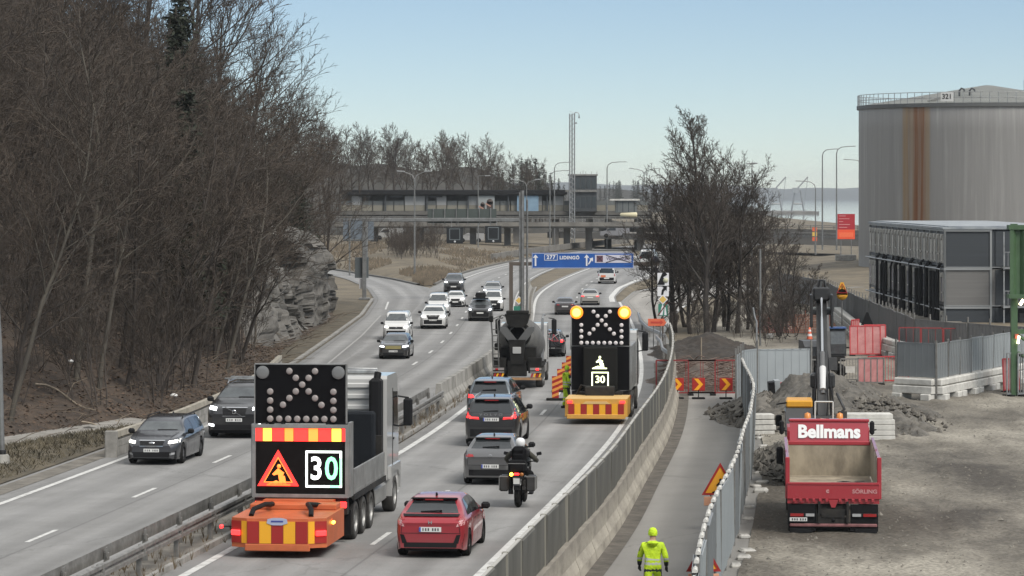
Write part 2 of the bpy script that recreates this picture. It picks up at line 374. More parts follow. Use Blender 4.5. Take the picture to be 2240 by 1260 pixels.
# ------------------------------------------------------------------ median: kerbs, bed, two steel guardrails, concrete blocks
tag(sweep('median_bed', M_dirt, Lc, [(3.95, .1), (4.9, .1)], 40, 300, 4), kind='structure')
for o_ in (3.83, 4.9):
    m_k = sweep('kerb', M_kerb, Lc, [(o_, .0), (o_, .13), (o_ + .14, .14), (o_ + .14, .0)], 40, 300, 4)
    tag(m_k, kind='structure')
def wbeam(name, label, c, off, y0, y1, side, parent=None, z=.72, group=None, post=4.0):
    t = thing(name, label, 'guardrail', (0, 0, 0), 0, group)
    s = side
    prof = [(0, -.15), (.05 * s, -.13), (.05 * s, -.05), (-.01 * s, -.02), (-.01 * s, .02), (.05 * s, .05), (.05 * s, .13), (0, .15), (-.02 * s, .15), (-.03 * s, .02), (-.03 * s, -.02), (-.02 * s, -.15)]
    sweep('rail', M_galvd, c, [(off + a, z + b) for a, b in prof], y0, y1, 3, t, closed=True)
    pm = MB(); pm.bx(-.06, .06, -.05, .05, 0, z, ch=.01); pm.bx(-.06 - .09 * s if s < 0 else .0, .0 if s < 0 else .06 + .09 * s, -.09, .09, z - .12, z + .12)
    pme = pm.mesh('post', M_galvd)
    for y in ys(y0 + 1, y1 - 1, post):
        put('post', pme, t, (c(y) + off - .1 * s, y, .02), -hdg(c, y))
    return t
wbeam('guardrail', 'weathered steel guardrail of the median on the side of the oncoming lanes', Lc, 4.05, 45, 133, -1)
wbeam('guardrail', 'weathered steel guardrail of the median beside the orange crash cushion', Lc, 4.85, 45, 131, 1)
jm = MB(); jm.prism([(-.3, 0), (.3, 0), (.3, .12), (.14, .4), (.1, .92), (-.1, .92), (-.14, .4), (-.3, .12)], 'Y', -2.985, 2.985)
jme = jm.mesh('median_block', M_conc)
for k in range(27):
    y = 136.2 + 6.0 * k
    b = put('median_block', jme, None, (Lc(y) + 4.42 + random.uniform(-.03, .03), y, .1), -hdg(Lc, y))
    tag(b, 'stained grey concrete block in the row of the median barrier' if k else 'broken end block of the concrete median barrier where the steel rail meets it', 'barrier', 'concrete blocks of the median barrier')
# weeds in the median
random.seed(4)
wd = MB()
for k in range(420):
    y = random.uniform(70, 150); x = Lc(y) + random.uniform(4.0, 5.3); h = random.uniform(.1, .5) * random.random() + .08
    for q in range(3):
        dx, dy = random.uniform(-.12, .12), random.uniform(-.12, .12)
        wd.add([(x - .012, y, .1), (x + .012, y, .1), (x + dx, y + dy, .1 + h)], [(0, 1, 2)])
tag(wd.obj('median_weeds', mat('dry_stalk', (.13, .10, .065), .9)), kind='stuff')

# ------------------------------------------------------------------ right wall: concrete base under steel screen panels
M_screen = mat('grey_screen_panel', (.125, .122, .108), .8, spec=.2, c2=(.085, .083, .074), scale=1.5, stretch=(1, 1, .25))
M_spost = mat('screen_post', (.25, .24, .205), .7)
wall = thing('barrier_wall', 'long grey screen panels on a pale concrete base along the right lanes', 'wall', (0, 0, 0))
cb = MB(); cb.prism([(-.16, 0), (.3, 0), (.26, .25), (.16, .5), (.14, .97), (-.16, .97)], 'Y', -1.985, 1.985); cb.bx(.12, .145, -.06, .06, .55, .85)
cbm = cb.mesh('concrete_block', mat('wall_concrete', (.40, .37, .31), .85, c2=(.22, .2, .17), scale=.9, stretch=(1, .5, 1.6), bump=.3, bscale=8))
pn = MB(); pn.bx(-.03, .03, -1.16, 1.16, .98, 2.06, ch=.01)
pnm = pn.mesh('screen_panel', M_screen)
ps = MB(); ps.bx(-.05, .045, -.03, .03, .85, 2.1); ps.bx(-.075, -.045, -.06, .06, .85, 2.09)
psm = ps.mesh('post', M_spost)
cp_ = MB(); cp_.bx(-.035, .035, -1.18, 1.18, 2.062, 2.085)
cpm = cp_.mesh('top_rail', mat('pale_rail', (.36, .35, .32), .7))
def clone(name, me, parent, c, y, dx=0): return put(name, me, parent, (c(y) + dx, y, 0), -hdg(c, y))
for y in ys(48, 168, 4): clone('concrete_block', cbm, wall, Wc, y)
for y in ys(47, 167, 2.4):
    p_ = clone('screen_panel', pnm, wall, Wc, y + 1.2); p_.location.z = random.uniform(-.02, .02); p_.rotation_euler.y = random.uniform(-.03, .03)
    clone('post', psm, wall, Wc, y); clone('top_rail', cpm, wall, Wc, y + 1.2)

# ------------------------------------------------------------------ access road, gutter, yard
tag(sweep('access_road', M_asph2, Wc, [(.66, .0), (1.6, .006), (2.6, .006), (5.2, .006)], 45, 143, 3, uv=True), kind='structure')
tag(sweep('gutter', mat('gutter_dirt', (.14, .125, .105), .95, c2=(.06, .054, .046), scale=1.5, detail=8, bump=.6), Wc, [(.28, .03), (.45, .012), (.72, .012)], 45, 150, 1.5), kind='structure')
def gravel(name, c, c2, c3):
    m = bpy.data.materials.new(name); m.use_nodes = True; nt = m.node_tree; b = nt.nodes['Principled BSDF']; N = nt.nodes.new; K = nt.links.new
    b.inputs['Roughness'].default_value = .92; b.inputs['Specular IOR Level'].default_value = .2
    tc = N('ShaderNodeTexCoord')
    n1 = N('ShaderNodeTexNoise'); n1.inputs['Scale'].default_value = .17; n1.inputs['Detail'].default_value = 10; n1.inputs['Roughness'].default_value = .66
    mp = N('ShaderNodeMapping'); mp.inputs['Scale'].default_value = (1.0, .42, 1); mp.inputs['Rotation'].default_value = (0, 0, .12); K(tc.outputs['Object'], mp.inputs[0]); K(mp.outputs[0], n1.inputs['Vector'])
    n2 = N('ShaderNodeTexNoise'); n2.inputs['Scale'].default_value = 9; n2.inputs['Detail'].default_value = 4; K(tc.outputs['Object'], n2.inputs['Vector'])
    r1 = N('ShaderNodeValToRGB'); e = r1.color_ramp.elements; e[0].position = .36; e[1].position = .62; e[0].color = (*c2, 1); e[1].color = (*c, 1)
    e2 = r1.color_ramp.elements.new(.5); e2.color = (*c3, 1)
    K(n1.outputs[0], r1.inputs[0])
    r2 = N('ShaderNodeValToRGB'); r2.color_ramp.elements[0].position = .3; r2.color_ramp.elements[1].position = .7; r2.color_ramp.elements[0].color = (.55, .55, .55, 1); r2.color_ramp.elements[1].color = (1.25, 1.25, 1.25, 1)
    K(n2.outputs[0], r2.inputs[0])
    # damp trodden mud with a ragged edge round the dump truck
    mc = N('ShaderNodeMapping'); mc.vector_type = 'POINT'; mc.inputs['Location'].default_value = (-8.4 / 3.4, -91 / 17., 0); mc.inputs['Scale'].default_value = (1 / 3.4, 1 / 17., 0); K(tc.outputs['Object'], mc.inputs[0])
    ln = N('ShaderNodeVectorMath'); ln.operation = 'LENGTH'; K(mc.outputs[0], ln.inputs[0])
    md = N('ShaderNodeMath'); md.operation = 'MULTIPLY_ADD'; md.inputs[1].default_value = 1.6; K(n1.outputs[0], md.inputs[0]); K(ln.outputs['Value'], md.inputs[2])
    mk = N('ShaderNodeMapRange'); mk.inputs['From Min'].default_value = 1.85; mk.inputs['From Max'].default_value = 1.45; mk.inputs['To Max'].default_value = .85; K(md.outputs[0], mk.inputs['Value'])
    mm = N('ShaderNodeMixRGB'); K(mk.outputs[0], mm.inputs[0]); K(r1.outputs[0], mm.inputs[1]); mm.inputs[2].default_value = (.085, .075, .062, 1)
    mx = N('ShaderNodeMixRGB'); mx.blend_type = 'MULTIPLY'; mx.inputs[0].default_value = 1; K(mm.outputs[0], mx.inputs[1]); K(r2.outputs[0], mx.inputs[2]); K(mx.outputs[0], b.inputs['Base Color'])
    bp = N('ShaderNodeBump'); bp.inputs['Strength'].default_value = .7; bp.inputs['Distance'].default_value = .06
    a = N('ShaderNodeMath'); a.operation = 'MULTIPLY_ADD'; a.inputs[1].default_value = 2.5; K(n1.outputs[0], a.inputs[0]); K(n2.outputs[0], a.inputs[2]); K(a.outputs[0], bp.inputs['Height']); K(bp.outputs[0], b.inputs['Normal'])
    return m
M_gravel = gravel('yard_gravel', (.31, .287, .24), (.078, .07, .06), (.195, .178, .148))
def yard_h(x, y):
    v = Vector((x * .35, y * .14, 0))
    rut = 0
    for q in (1.2, 3.3, 5.6, 7.4):
        xr = Fc(min(y, 137)) + 4.4 + q + .5 * math.sin(y * .05 + q)
        rut -= .09 * math.exp(-((x - xr) / .30) ** 2) - .05 * math.exp(-((x - xr - .5) / .22) ** 2)
    return .05 + .10 * noise.noise(v) + .06 * noise.noise(v * 4) + .03 * noise.noise(v * 13) + rut
yd = MB(); NX, NY = 110, 190
Pg = []
for i in range(NY + 1):
    y = lerp(48, 166, i / NY); x0 = Fc(min(y, 137)) + .35
    Pg.append([(lerp(x0, x0 + 24 + (y - 48) * .02, j / NX), y, max(.012, yard_h(lerp(x0, x0 + 24, j / NX), y))) for j in range(NX + 1)])
yd.grid(Pg, NY + 1, NX + 1)
yard = tag(yd.obj('gravel_yard', M_gravel), kind='structure')
tag(sweep('site_track', M_gravel, lambda y: 16 + (y - 140) * .075, [(-8, .02), (9, .02)], 166, 262, 8), kind='structure')
# loose stones over the yard
random.seed(8)
st = MB()
for k in range(5200):
    y = 52 + 100 * random.random() ** 1.3; x = Fc(min(y, 137)) + .5 + random.random() ** 1.4 * 17; z = max(.012, yard_h(x, y)); r = random.uniform(.02, .055) * (1 if random.random() < .96 else 2)
    a = random.uniform(0, 6.3)
    q = [(x + r * math.cos(a + g_) * random.uniform(.7, 1.2), y + r * math.sin(a + g_) * random.uniform(.7, 1.2), z - .01) for g_ in (0, 1.57, 3.14, 4.71)] + [(x, y, z + r * random.uniform(.5, .9))]
    st.add(q, [(0, 1, 4), (1, 2, 4), (2, 3, 4), (3, 0, 4)])
tag(st.obj('loose_stones', mat('stone_bits', (.21, .195, .165), .9, c2=(.09, .083, .07), scale=2)), kind='stuff')
# ------------------------------------------------------------------ left hillside
FT = [(50, -24), (80, -22.5), (95, -21), (105, -19.5), (113, -17.8), (122, -14.6), (135, -12.9), (150, -12.3), (166, -12.4), (180, -12.9), (200, -12.6), (225, -12.4), (238, -13.0), (250, -15.0), (262, -18.5), (275, -24), (290, -34), (320, -60)]
def foot(y): return ipl(FT, y)
def cliffy(y): return max(0., min(1., (y - 172) / 14)) * max(0., min(1., (254 - y) / 12))
def hill_z(x, y):
    d = foot(y) - x
    if d <= 0: return 0.
    c = cliffy(y)
    soft = .52 * d if d < 14 else 7.3 + .34 * (d - 14)
    rock = (6.6 * min(1, max(0, d - 2.1) / 1.0) + .40 * max(0, d - 3.0))
    z = lerp(soft, rock, c)
    v = Vector((x * .16, y * .16, 3.1))
    k = min(1, d / 3)
    return min(z, 17 + .05 * d) + k * (.7 * noise.noise(v) + .35 * noise.noise(v * 3.1) + .12 * noise.noise(v * 9))
hm = MB(); NR, NC = 130, 60
Pg = []
for i in range(NR + 1):
    y = lerp(50, 320, i / NR)
    row = []
    for j in range(NC + 1):
        d = 75 * (j / NC) ** 1.8
        x = foot(y) - d
        row.append((x, y, hill_z(x, y) if d > 0 else -.04))
    Pg.append(row)
hm.grid(Pg, NR + 1, NC + 1)
tag(hm.obj('hillside', M_litter), kind='structure')
# verge at the foot and the footpath
def left_edge(y): return (Lc(y) - 5.1) if y < 116 else (Lc(y) - 4.7 if y < 150 else ipl(ELc, y))
vg = MB(); Pg = []
YV = ys(50, 262, 1.5)
for y in YV:
    a = foot(y) - .3; b = left_edge(y) + .05
    Pg.append([(lerp(a, b, t), y, .02 + .22 * math.sin(math.pi * t) * (1 if y < 112 else .5) + .05 * noise.noise(Vector((t * 5, y * .5, 0)))) for t in (0, .15, .3, .5, .7, .85, 1)])
vg.grid(Pg, len(YV), 7)
tag(vg.obj('grass_verge', M_grass), kind='structure')
fp = MB(); pts = [(95, -24.5), (105, -21.2), (112, -18.6), (117, -16.6), (121, -14.6), (122.5, -13.7)]
Pg = [[(x - 1.0, y + .9, .30), (x + .4, y - .9, .30)] for y, x in pts]
fp.grid(Pg, len(pts), 2, smooth=False)
fp.grid([[(x + .4, y - .9, .30), (x + .45, y - .95, .0)] for y, x in pts], len(pts), 2, smooth=False)
tag(fp.obj('footpath', mat('footpath_asphalt', (.30, .285, .26), .9, c2=(.2, .19, .17), scale=1.5)), kind='structure')
# low wall / rail behind the first oncoming cars
lw = thing('roadside_barrier', 'low pale barrier of three horizontal beams along the left edge of the road', 'barrier', (0, 0, 0))
Lb = Spline([(104, -14.0), (109, -13.55), (114, -13.0), (125, -12.1), (140, -11.5), (150, -11.45), (160, -11.6)])
for zz, hh in ((.16, .15), (.43, .11), (.74, .1)):
    sweep('beam', M_kerb if zz < .5 else mat('pale_beam', (.38, .35, .29), .8, c2=(.25, .23, .19), scale=2), Lb, [(-.1, zz - hh), (.1, zz - hh), (.1, zz + hh), (-.1, zz + hh)], 109, 160, 2.5, lw, closed=True)
pm_ = MB(); pm_.bx(-.2, -.1, -.08, .08, -.05, .8); pme_ = pm_.mesh('post', M_kerb)
for y in ys(110, 159, 3.5): put('post', pme_, lw, (Lb(y), y, 0))
em = MB(); em.bx(-.22, .2, -.14, .14, -.05, .9, ch=.03); em.obj('end_block', M_kerb, lw, (Lb(108.6), 108.6, 0))
# kerb along the ramp
tag(sweep('kerb', M_kerb, lambda y: ipl(ELc, y), [(-.28, -.02), (-.28, .12), (-.05, .12), (-.05, -.02)], 160, 268, 4), kind='structure')
# ---- rock cliff: blocky displaced face
rk = MB(); NU, NV = 230, 64
Pg = []
for i in range(NU + 1):
    y = lerp(180, 251, i / NU); row = []
    c = min(1, (y - 180) / 7) * min(1, (251 - y) / 9); c = max(0, c) ** .6
    top = 6.5 * c + .9 * noise.noise(Vector((y * .12, 7.7, 0))) * c
    for j in range(NV + 1):
        t = j / NV; h = t * (top + .25) - .2
        q = Vector((y * .20 + .10 * h, h * .25 - y * .03, 1.3))
        cell = noise.cell(Vector((y * .15 + .10 * h + .35 * noise.noise(q * 2), h * .13 - .01 * y + noise.noise(q * 2 + Vector((4, 0, 0))), 2)))
        cell2 = noise.cell(Vector((y * .36 + .22 * h + .4 * noise.noise(q * 3), h * .3 + noise.noise(q * 3.3), 9)))
        slab = noise.noise(Vector((y * .13 + .12 * h, .12 * h, 5)))
        x = foot(y) + .35 - h * .19 - 1.6 * t ** 7 - .8 + (1.3 * (cell - .5) + .75 * (cell2 - .5) + 1.3 * slab - 1.1 * max(0, .10 - abs(noise.noise(Vector((y * .16 + .14 * h, h * .06, 11))))) / .10 + .22 * noise.noise(q * 9)) * min(1, c * 1.2) * (.35 + .65 * min(1, h / 1.2 if h > 0 else 0))
        row.append((x - (1.6 * (1 - c)), y + 1.2 * (cell2 - .5), h))
    Pg.append(row)
rk.grid(Pg, NU + 1, NV + 1, smooth=False)
M_rock = mat('granite', (.135, .127, .114), .85, c2=(.038, .036, .032), scale=.5, stretch=(1, .3, .8), detail=9, bump=.8, bscale=5, lo=.33, hi=.56)
tag(rk.obj('rock_cliff', M_rock), kind='structure')

# ------------------------------------------------------------------ bare trees
def grow(W, T, p, d, L, r, lev, P, rng):
    n = P['seg'][lev]; pts = [p]; rs = [r]; q = Vector(p); dd = Vector(d)
    for i in range(n):
        wob = P['wob'][lev]
        dd = (dd + Vector((rng.gauss(0, wob), rng.gauss(0, wob), rng.gauss(0, wob * .6) + P['up'][lev])) + P['lean'] * (.03 if lev else .015)).normalized()
        q = q + dd * (L / n); pts.append(q.copy()); rs.append(max(P['rmin'], r * (1 - P['tap'][lev] * (i + 1) / n)))
    (W if lev <= P['wl'] else T).tube(pts, rs, P['side'][lev], caps=False)
    if lev >= P['max']: return
    k = P['kids'][lev]; k = max(1, int(k * rng.uniform(.8, 1.2)))
    t0 = P['t0'][lev]; az = rng.uniform(0, 6.28)
    for i in range(k):
        t = t0 + (1 - t0) * ((i + rng.random()) / k); f = t * n; a = min(n - 1, int(f)); b = pts[a].lerp(pts[a + 1], f - a)
        tan = (pts[a + 1] - pts[a]).normalized(); az += 2.4 + rng.uniform(-.5, .5)
        ref = tan.orthogonal().normalized(); ref2 = tan.cross(ref)
        ang = P['ang'][lev] * rng.uniform(.7, 1.25)
        nd = tan * math.cos(ang) + (ref * math.cos(az) + ref2 * math.sin(az)) * math.sin(ang)
        LL = L * P['ratio'][lev] * rng.uniform(.7, 1.15) * (1 - P['fall'][lev] * (t - t0) / (1 - t0 + 1e-6))
        rr = min(rs[a] * .75, max(P['rmin'], rs[a] * P['rr'][lev]))
        grow(W, T, b, nd, LL, rr, lev + 1, P, rng)
BASE = dict(seg=[10, 7, 4, 3, 2], wob=[.08, .12, .13, .14, .16], up=[.04, .07, .05, .03, .02], tap=[.8, .8, .8, .7, .5], rmin=.011, side=[8, 5, 4, 3, 3], wl=1, max=4,
            kids=[15, 8, 6, 3], t0=[.25, .18, .15, .2], ang=[.75, .65, .6, .6], ratio=[.42, .48, .5, .5], fall=[.55, .45, .3, .2], rr=[.5, .55, .6, .7], lean=Vector((0, 0, 0)))
M_bark = mat('brown_bark', (.075, .062, .052), .9, c2=(.036, .03, .026), scale=3, stretch=(1, 1, .25), bump=.5)
M_twig = mat('brown_twigs', (.086, .066, .050), .9, c2=(.044, .035, .028), scale=.7)
M_barkd = mat('dark_bark', (.045, .038, .033), .9, c2=(.02, .017, .015), scale=3, stretch=(1, 1, .25))
M_twigd = mat('dark_twigs', (.078, .062, .051), .9, c2=(.042, .035, .029), scale=.7)
M_barkp = mat('pale_bark', (.20, .175, .14), .85, c2=(.08, .068, .055), scale=2.5, stretch=(1, 1, .4))
M_barkg = mat('grey_green_bark', (.095, .084, .066), .85, c2=(.05, .044, .036), scale=2.5, stretch=(1, 1, .3))
def tree_meshes(seed, h, r, mw, mt, **kw):
    rng = random.Random(seed); P = dict(BASE); P.update(kw); W, T = MB(), MB()
    stems = P.get('stems', 1)
    for s in range(stems):
        d = Vector((rng.gauss(0, .05), rng.gauss(0, .05), 1)) if stems == 1 else Vector((math.cos(s * 6.28 / stems + seed) * .28, math.sin(s * 6.28 / stems + seed) * .28, 1))
        grow(W, T, Vector((0.12 * s * (-1) ** s, 0.1 * s, -.4)), d.normalized(), h * (1 if s == 0 else rng.uniform(.7, .95)), r * (1 if s == 0 else .75), 0, P, rng)
    return W.mesh('trunk', mw), T.mesh('crown', mt)
LE = Vector((.6, -.15, 0))
PROTO = [
    tree_meshes(1, 12, .115, M_bark, M_twig, lean=LE),
    tree_meshes(2, 12, .095, M_bark, M_twig, lean=LE * 1.6, ang=[.55, .55, .6, .6], ratio=[.36, .48, .5, .5]),
    tree_meshes(3, 11, .09, M_bark, M_twig, stems=2, kids=[10, 7, 6, 3], lean=LE),
    tree_meshes(4, 12, .105, M_barkg, M_twig, lean=LE * 1.3, t0=[.35, .18, .15, .2]),
    tree_meshes(5, 10, .075, M_barkp, M_twig, lean=LE * 1.8, kids=[12, 7, 6, 3], wob=[.11, .15, .18, .2, .22]),
    tree_meshes(6, 12, .13, M_bark, M_twig, lean=LE * .6, ang=[.95, .7, .6, .6], ratio=[.5, .48, .5, .5]),
]
CROWN = tree_meshes(7, 11, .2, M_bark, M_twig, lean=LE * .3, t0=[.2, .15, .15, .2], ang=[.62, .5, .5, .5], ratio=[.66, .5, .48, .5], kids=[12, 9, 7, 3], wob=[.06, .09, .11, .12, .14], fall=[.45, .4, .3, .2])
SAP = [tree_meshes(11 + k, 5.5, .035, M_bark, M_twig, stems=3, kids=[9, 6, 4, 0], max=3, lean=LE, ang=[.5, .5, .6, .6], rmin=.010, side=[5, 3, 3, 3, 3]) for k in range(3)]
FAR = [tree_meshes(21 + k, 13, .22, M_bark, M_twig, max=3, kids=[13, 9, 7, 0], rmin=.024, side=[5, 3, 3, 3, 3], t0=[.36, .15, .15, .2], ang=[.72, .6, .6, .6], ratio=[.40, .5, .5, .5], fall=[.35, .4, .3, .2]) for k in range(3)]
DARK = [tree_meshes(31, 13.5, .2, M_barkd, M_twigd, t0=[.24, .15, .15, .2], ang=[.62, .6, .6, .6], kids=[24, 11, 8, 3], ratio=[.46, .46, .48, .5], fall=[.75, .45, .3, .2], up=[.03, .1, .06, .04, .02]),
        tree_meshes(32, 10, .17, M_barkd, M_twigd, t0=[.25, .15, .15, .2], ang=[.85, .65, .6, .6], kids=[17, 10, 7, 3], ratio=[.55, .48, .5, .5]),
        tree_meshes(33, 9, .14, M_barkd, M_twigd, stems=2, t0=[.14, .15, .15, .2], kids=[13, 9, 7, 3], ang=[.8, .65, .6, .6]),
        tree_meshes(34, 11, .16, M_barkd, M_twigd, t0=[.1, .15, .15, .2], kids=[19, 10, 7, 3], ang=[.75, .65, .6, .6], ratio=[.5, .48, .48, .5], fall=[.7, .45, .3, .2], up=[.03, .12, .06, .04, .02])]
SAPD = [tree_meshes(51 + k, 5.5, .035, M_barkd, M_twigd, stems=3, kids=[11, 8, 5, 0], max=3, ang=[.5, .5, .6, .6], rmin=.011, side=[5, 3, 3, 3, 3]) for k in range(2)]
def conifer_meshes(seed, h, r, spread, mw, mn, dens=1.0):
    rng = random.Random(seed); W, N = MB(), MB()
    W.tube([(0, 0, -.3), (rng.uniform(-.1, .1), 0, h * .5), (0, 0, h)], [r, r * .6, .02], 6, caps=False)
    z = h * .12
    while z < h * .99:
        t = z / h; L = spread * (1 - t) ** .85 * rng.uniform(.75, 1.15) + .15
        for k in range(int(6 * dens) + 1):
            a = rng.uniform(0, 6.28); ll = L * rng.uniform(.6, 1.1); dz = -ll * rng.uniform(.05, .35)
            tip = Vector((math.cos(a) * ll, math.sin(a) * ll, z + dz)); b = Vector((0, 0, z))
            W.tube([b, b.lerp(tip, .55) + Vector((0, 0, .08)), tip], [.03, .02, .008], 3, caps=False)
            nn = int(10 + ll * 16 * dens)
            for q in range(nn):
                u = rng.uniform(.15, 1.05); c = b.lerp(tip, u) + Vector((rng.gauss(0, .10 + .06 * ll), rng.gauss(0, .10 + .06 * ll), rng.gauss(-.04, .08)))
                s = rng.uniform(.10, .24); d1 = Vector((rng.gauss(0, 1), rng.gauss(0, 1), rng.gauss(0, .5))).normalized() * s; d2 = Vector((rng.gauss(0, 1), rng.gauss(0, 1), rng.gauss(0, .6))).normalized() * s * .35
                N.add([c - d1, c + d2, c + d1, c - d2], [(0, 1, 2, 3)])
        z += h * rng.uniform(.022, .036)
    return W.mesh('trunk', mw), N.mesh('crown', mn)
M_needle = mat('dark_needles', (.030, .038, .022), .9, c2=(.015, .019, .012), scale=1.2)
M_needlef = mat('far_needles', (.032, .04, .027), .9, c2=(.018, .023, .016), scale=.4)
CON = [conifer_meshes(41, 11, .14, 1.9, M_bark, M_needle), conifer_meshes(42, 7, .1, 2.3, M_bark, M_needle)]
CONF = [conifer_meshes(43, 12, .2, 2.2, M_bark, M_needlef, .45), conifer_meshes(44, 13, .2, 3.0, M_bark, M_needlef, .45)]
def plant_tree(meshes, x, y, z, s, rz, label, name='bare_tree', cat='tree', group=None, tilt=None, sz=1.0):
    t = thing(name, label, cat, (x, y, z), rz, group, s)
    t.scale = (s, s, s * sz)
    if tilt: t.rotation_euler = (tilt[0], tilt[1], rz)
    put('trunk', meshes[0], t); put('crown', meshes[1], t)
    return t
random.seed(77)
GF = 'bare trees of the wood on the left hillside'
done = []
def far_enough(x, y, dmin):
    for a, b in done:
        if (a - x) ** 2 + (b - y) ** 2 < dmin * dmin: return False
    return True
# marked individuals first
FOR = [  # photo x, ground y pixel row on flat foot or (x, Y) direct, mesh, scale, label
    (-17.2, 126.5, 3, 1.25, 'twin-stemmed grey tree with smooth trunks rising from the litter beside the footpath'),
    (-16.4, 127.2, 3, 1.05, 'slender grey trunk standing right against the twin-stemmed tree by the footpath'),
    (-22.5, 121, 0, 1.15, 'thick dark trunk at the left edge of the photo above the concrete lamp foot'),
    (-18.5, 155, 5, 1.1, 'dark trunk leaning right behind the low pale barrier'),
    (-17.5, 176, 4, 1.25, 'pale forked tree whose light branches spread in front of the dark wood'),
    (-13.9, 172, 4, .95, 'pale thin tree leaning out at the left end of the rock cliff'),
]
for x, y, k, s, lb in FOR:
    done.append((x, y)); plant_tree(PROTO[k], x, y, hill_z(x, y), s, random.uniform(-.4, .4), lb, group=None, tilt=(0, .1 if k != 4 else .22))
# the skyline crowns over the cliff
SKY = [(XA(455, 215), 215, 1.2, .08, 'big spreading crown topping the left skyline against the sky'), (XA(525, 228), 228, .98, .16, 'broad bare crown leaning out to the right of the tallest skyline tree'),
       (XA(600, 238), 238, .74, .22, 'rounded bare crown lowest on the skyline above the cliff, its limbs reaching far right'), (XA(385, 212), 212, 1.34, .12, 'tall bare crown behind the dark conifer at the top of the wood'),
       (XA(285, 200), 200, 1.45, .1, 'tallest bare crown cut by the top of the photo'), (XA(705, 262), 262, .85, .08, 'thin bare tree past the end of the cliff above the station')]
for x, y, s, tl, lb in SKY:
    done.append((x, y)); plant_tree(CROWN, x, y, hill_z(x, y) - .3, s, 0, lb, tilt=(0, tl))
for x, y, k, s, lb in [(XA(405, 150), 150, 0, 1.15, 'dark narrow conifer in the middle of the wood, nearest to the road'), (XA(425, 172), 172, 0, 1.3, 'tall dark conifer just right of the middle of the wood'), (XA(385, 178), 178, 0, 1.35, 'dark conifer beside the tall one in the upper wood'), (XA(395, 190), 190, 0, 1.25, 'dark narrow conifer standing among the bare trees high on the hillside'), (foot(232) - 2.9, 232, 1, .8, 'dark bushy conifer on top of the rock cliff'),
                       (foot(242) - 2.6, 242, 1, .62, 'low dark conifer at the right end of the cliff top'), (foot(214) - 3.2, 214, 1, .65, 'small dark conifer on the cliff edge beside the bare trees')]:
    plant_tree(CON[k], x, y, hill_z(x, y) - .2, s, random.uniform(0, 6), lb, name='conifer')
n = 0; tries = 0
while n < 205 and tries < 9000:
    tries += 1
    y = 116 + 150 * random.random() ** .85; d = 1.0 + 34 * random.random() ** 1.25
    if cliffy(y) > .1 and d < 3.6: continue
    x = foot(y) - d
    if x < -.165 * y - 3: continue
    if not far_enough(x, y, 1.7): continue
    if 140 < y < 182 and XA(530, y) < x: continue
    if hill_z(x, y) > ZA(90, y) and XA(300, y) < x: continue
    done.append((x, y)); n += 1
    k = random.choices([0, 1, 2, 3, 4, 5], [5, 5, 4, 4, 2.2, 4])[0]
    s = random.uniform(.72, 1.12) * (1 + .012 * max(0, d - 8))
    # right flank: keep under the skyline of the photo
    zt = hill_z(x, y) + 13 * s
    lim = ZA(ipl([(0, -300), (200, -80), (300, 40), (420, 130), (540, 210), (640, 300), (740, 390)], 1120 + x * FOC / y), y)
    if zt > lim: s = max(.35, (lim - hill_z(x, y)) / 13)
    kd = ('bare brown tree with an upright crown', 'slim bare brown tree leaning to the right', 'twin-stemmed bare brown tree', 'bare greyish tree with a high crown', 'pale-barked crooked bare tree', 'wide-branched bare brown tree')[k]
    pxl = CX + x * FOC / y
    zn = ('near the cliff foot' if y > 165 else 'low above the roadside barrier') if d < 5 and pxl > 230 else ('low above the footpath' if d < 7 else ('on the cliff brow' if cliffy(y) > .3 and d < 14 else ('high at the left edge' if pxl < 200 else 'amid the hillside wood' if pxl < 420 else 'high near the skyline')))
    plant_tree(PROTO[k], x, y, hill_z(x, y) - .1, s, random.uniform(-.8, .8), kd + ' ' + zn, group=kd + ' ' + zn, tilt=(random.uniform(-.1, .1), random.uniform(-.03, .30)))
n = 0
while n < 90:
    y = 118 + 130 * random.random(); d = .8 + 9 * random.random() ** 1.6
    if (cliffy(y) > .02 and d < 7): continue
    x = foot(y) - d; n += 1
    if 140 < y < 180 and XA(590, y) < x: continue
    if x < -.165 * y - 1: continue
    plant_tree(random.choice(SAP), x, y, hill_z(x, y) - .1, random.uniform(.6, 1.15), random.uniform(0, 6), 'thin many-stemmed bare shrub in the undergrowth of the hillside', name='bare_shrub', cat='shrub', group='bare shrubs along the foot of the wood', tilt=(random.uniform(-.1, .1), random.uniform(0, .25)))
# leaf litter, fallen twigs, grass tufts
lf = MB(); sk = MB()
for k in range(16000):
    y = 112 + 75 * random.random() ** 1.1; d = -.4 + 15 * random.random() ** 1.3; x = foot(y) - d
    if x < -.165 * y - 1: continue
    z = hill_z(x, y) + .02; s = random.uniform(.03, .11); a = random.uniform(0, 3.1); e = random.uniform(-.6, .6)
    c, b = math.cos(a) * s, math.sin(a) * s
    lf.add([(x - c, y - b, z), (x + b * .6, y - c * .6, z + s * e + .03), (x + c, y + b, z + .02), (x - b * .6, y + c * .6, z + .06)], [(0, 1, 2, 3)])
tag(lf.obj('fallen_leaves', mat('brown_leaves', (.115, .075, .05), .9, c2=(.04, .03, .023), scale=1.7, detail=9, lo=.4, hi=.6)), kind='stuff')
for k in range(1500):
    y = 112 + 120 * random.random() ** 1.2; d = -.3 + 12 * random.random() ** 1.2; x = foot(y) - d
    z = hill_z(x, y) + .05; s = random.uniform(.4, 2.2); a = random.uniform(0, 6.28); up = random.uniform(0, .5)
    sk.tube([(x, y, z), (x + math.cos(a) * s * .5 + .05, y + math.sin(a) * s * .5, z + up * s * .5 + .04), (x + math.cos(a) * s, y + math.sin(a) * s, z + up * s * .8)], [random.uniform(.012, .03), .015, .008], 3, caps=False)
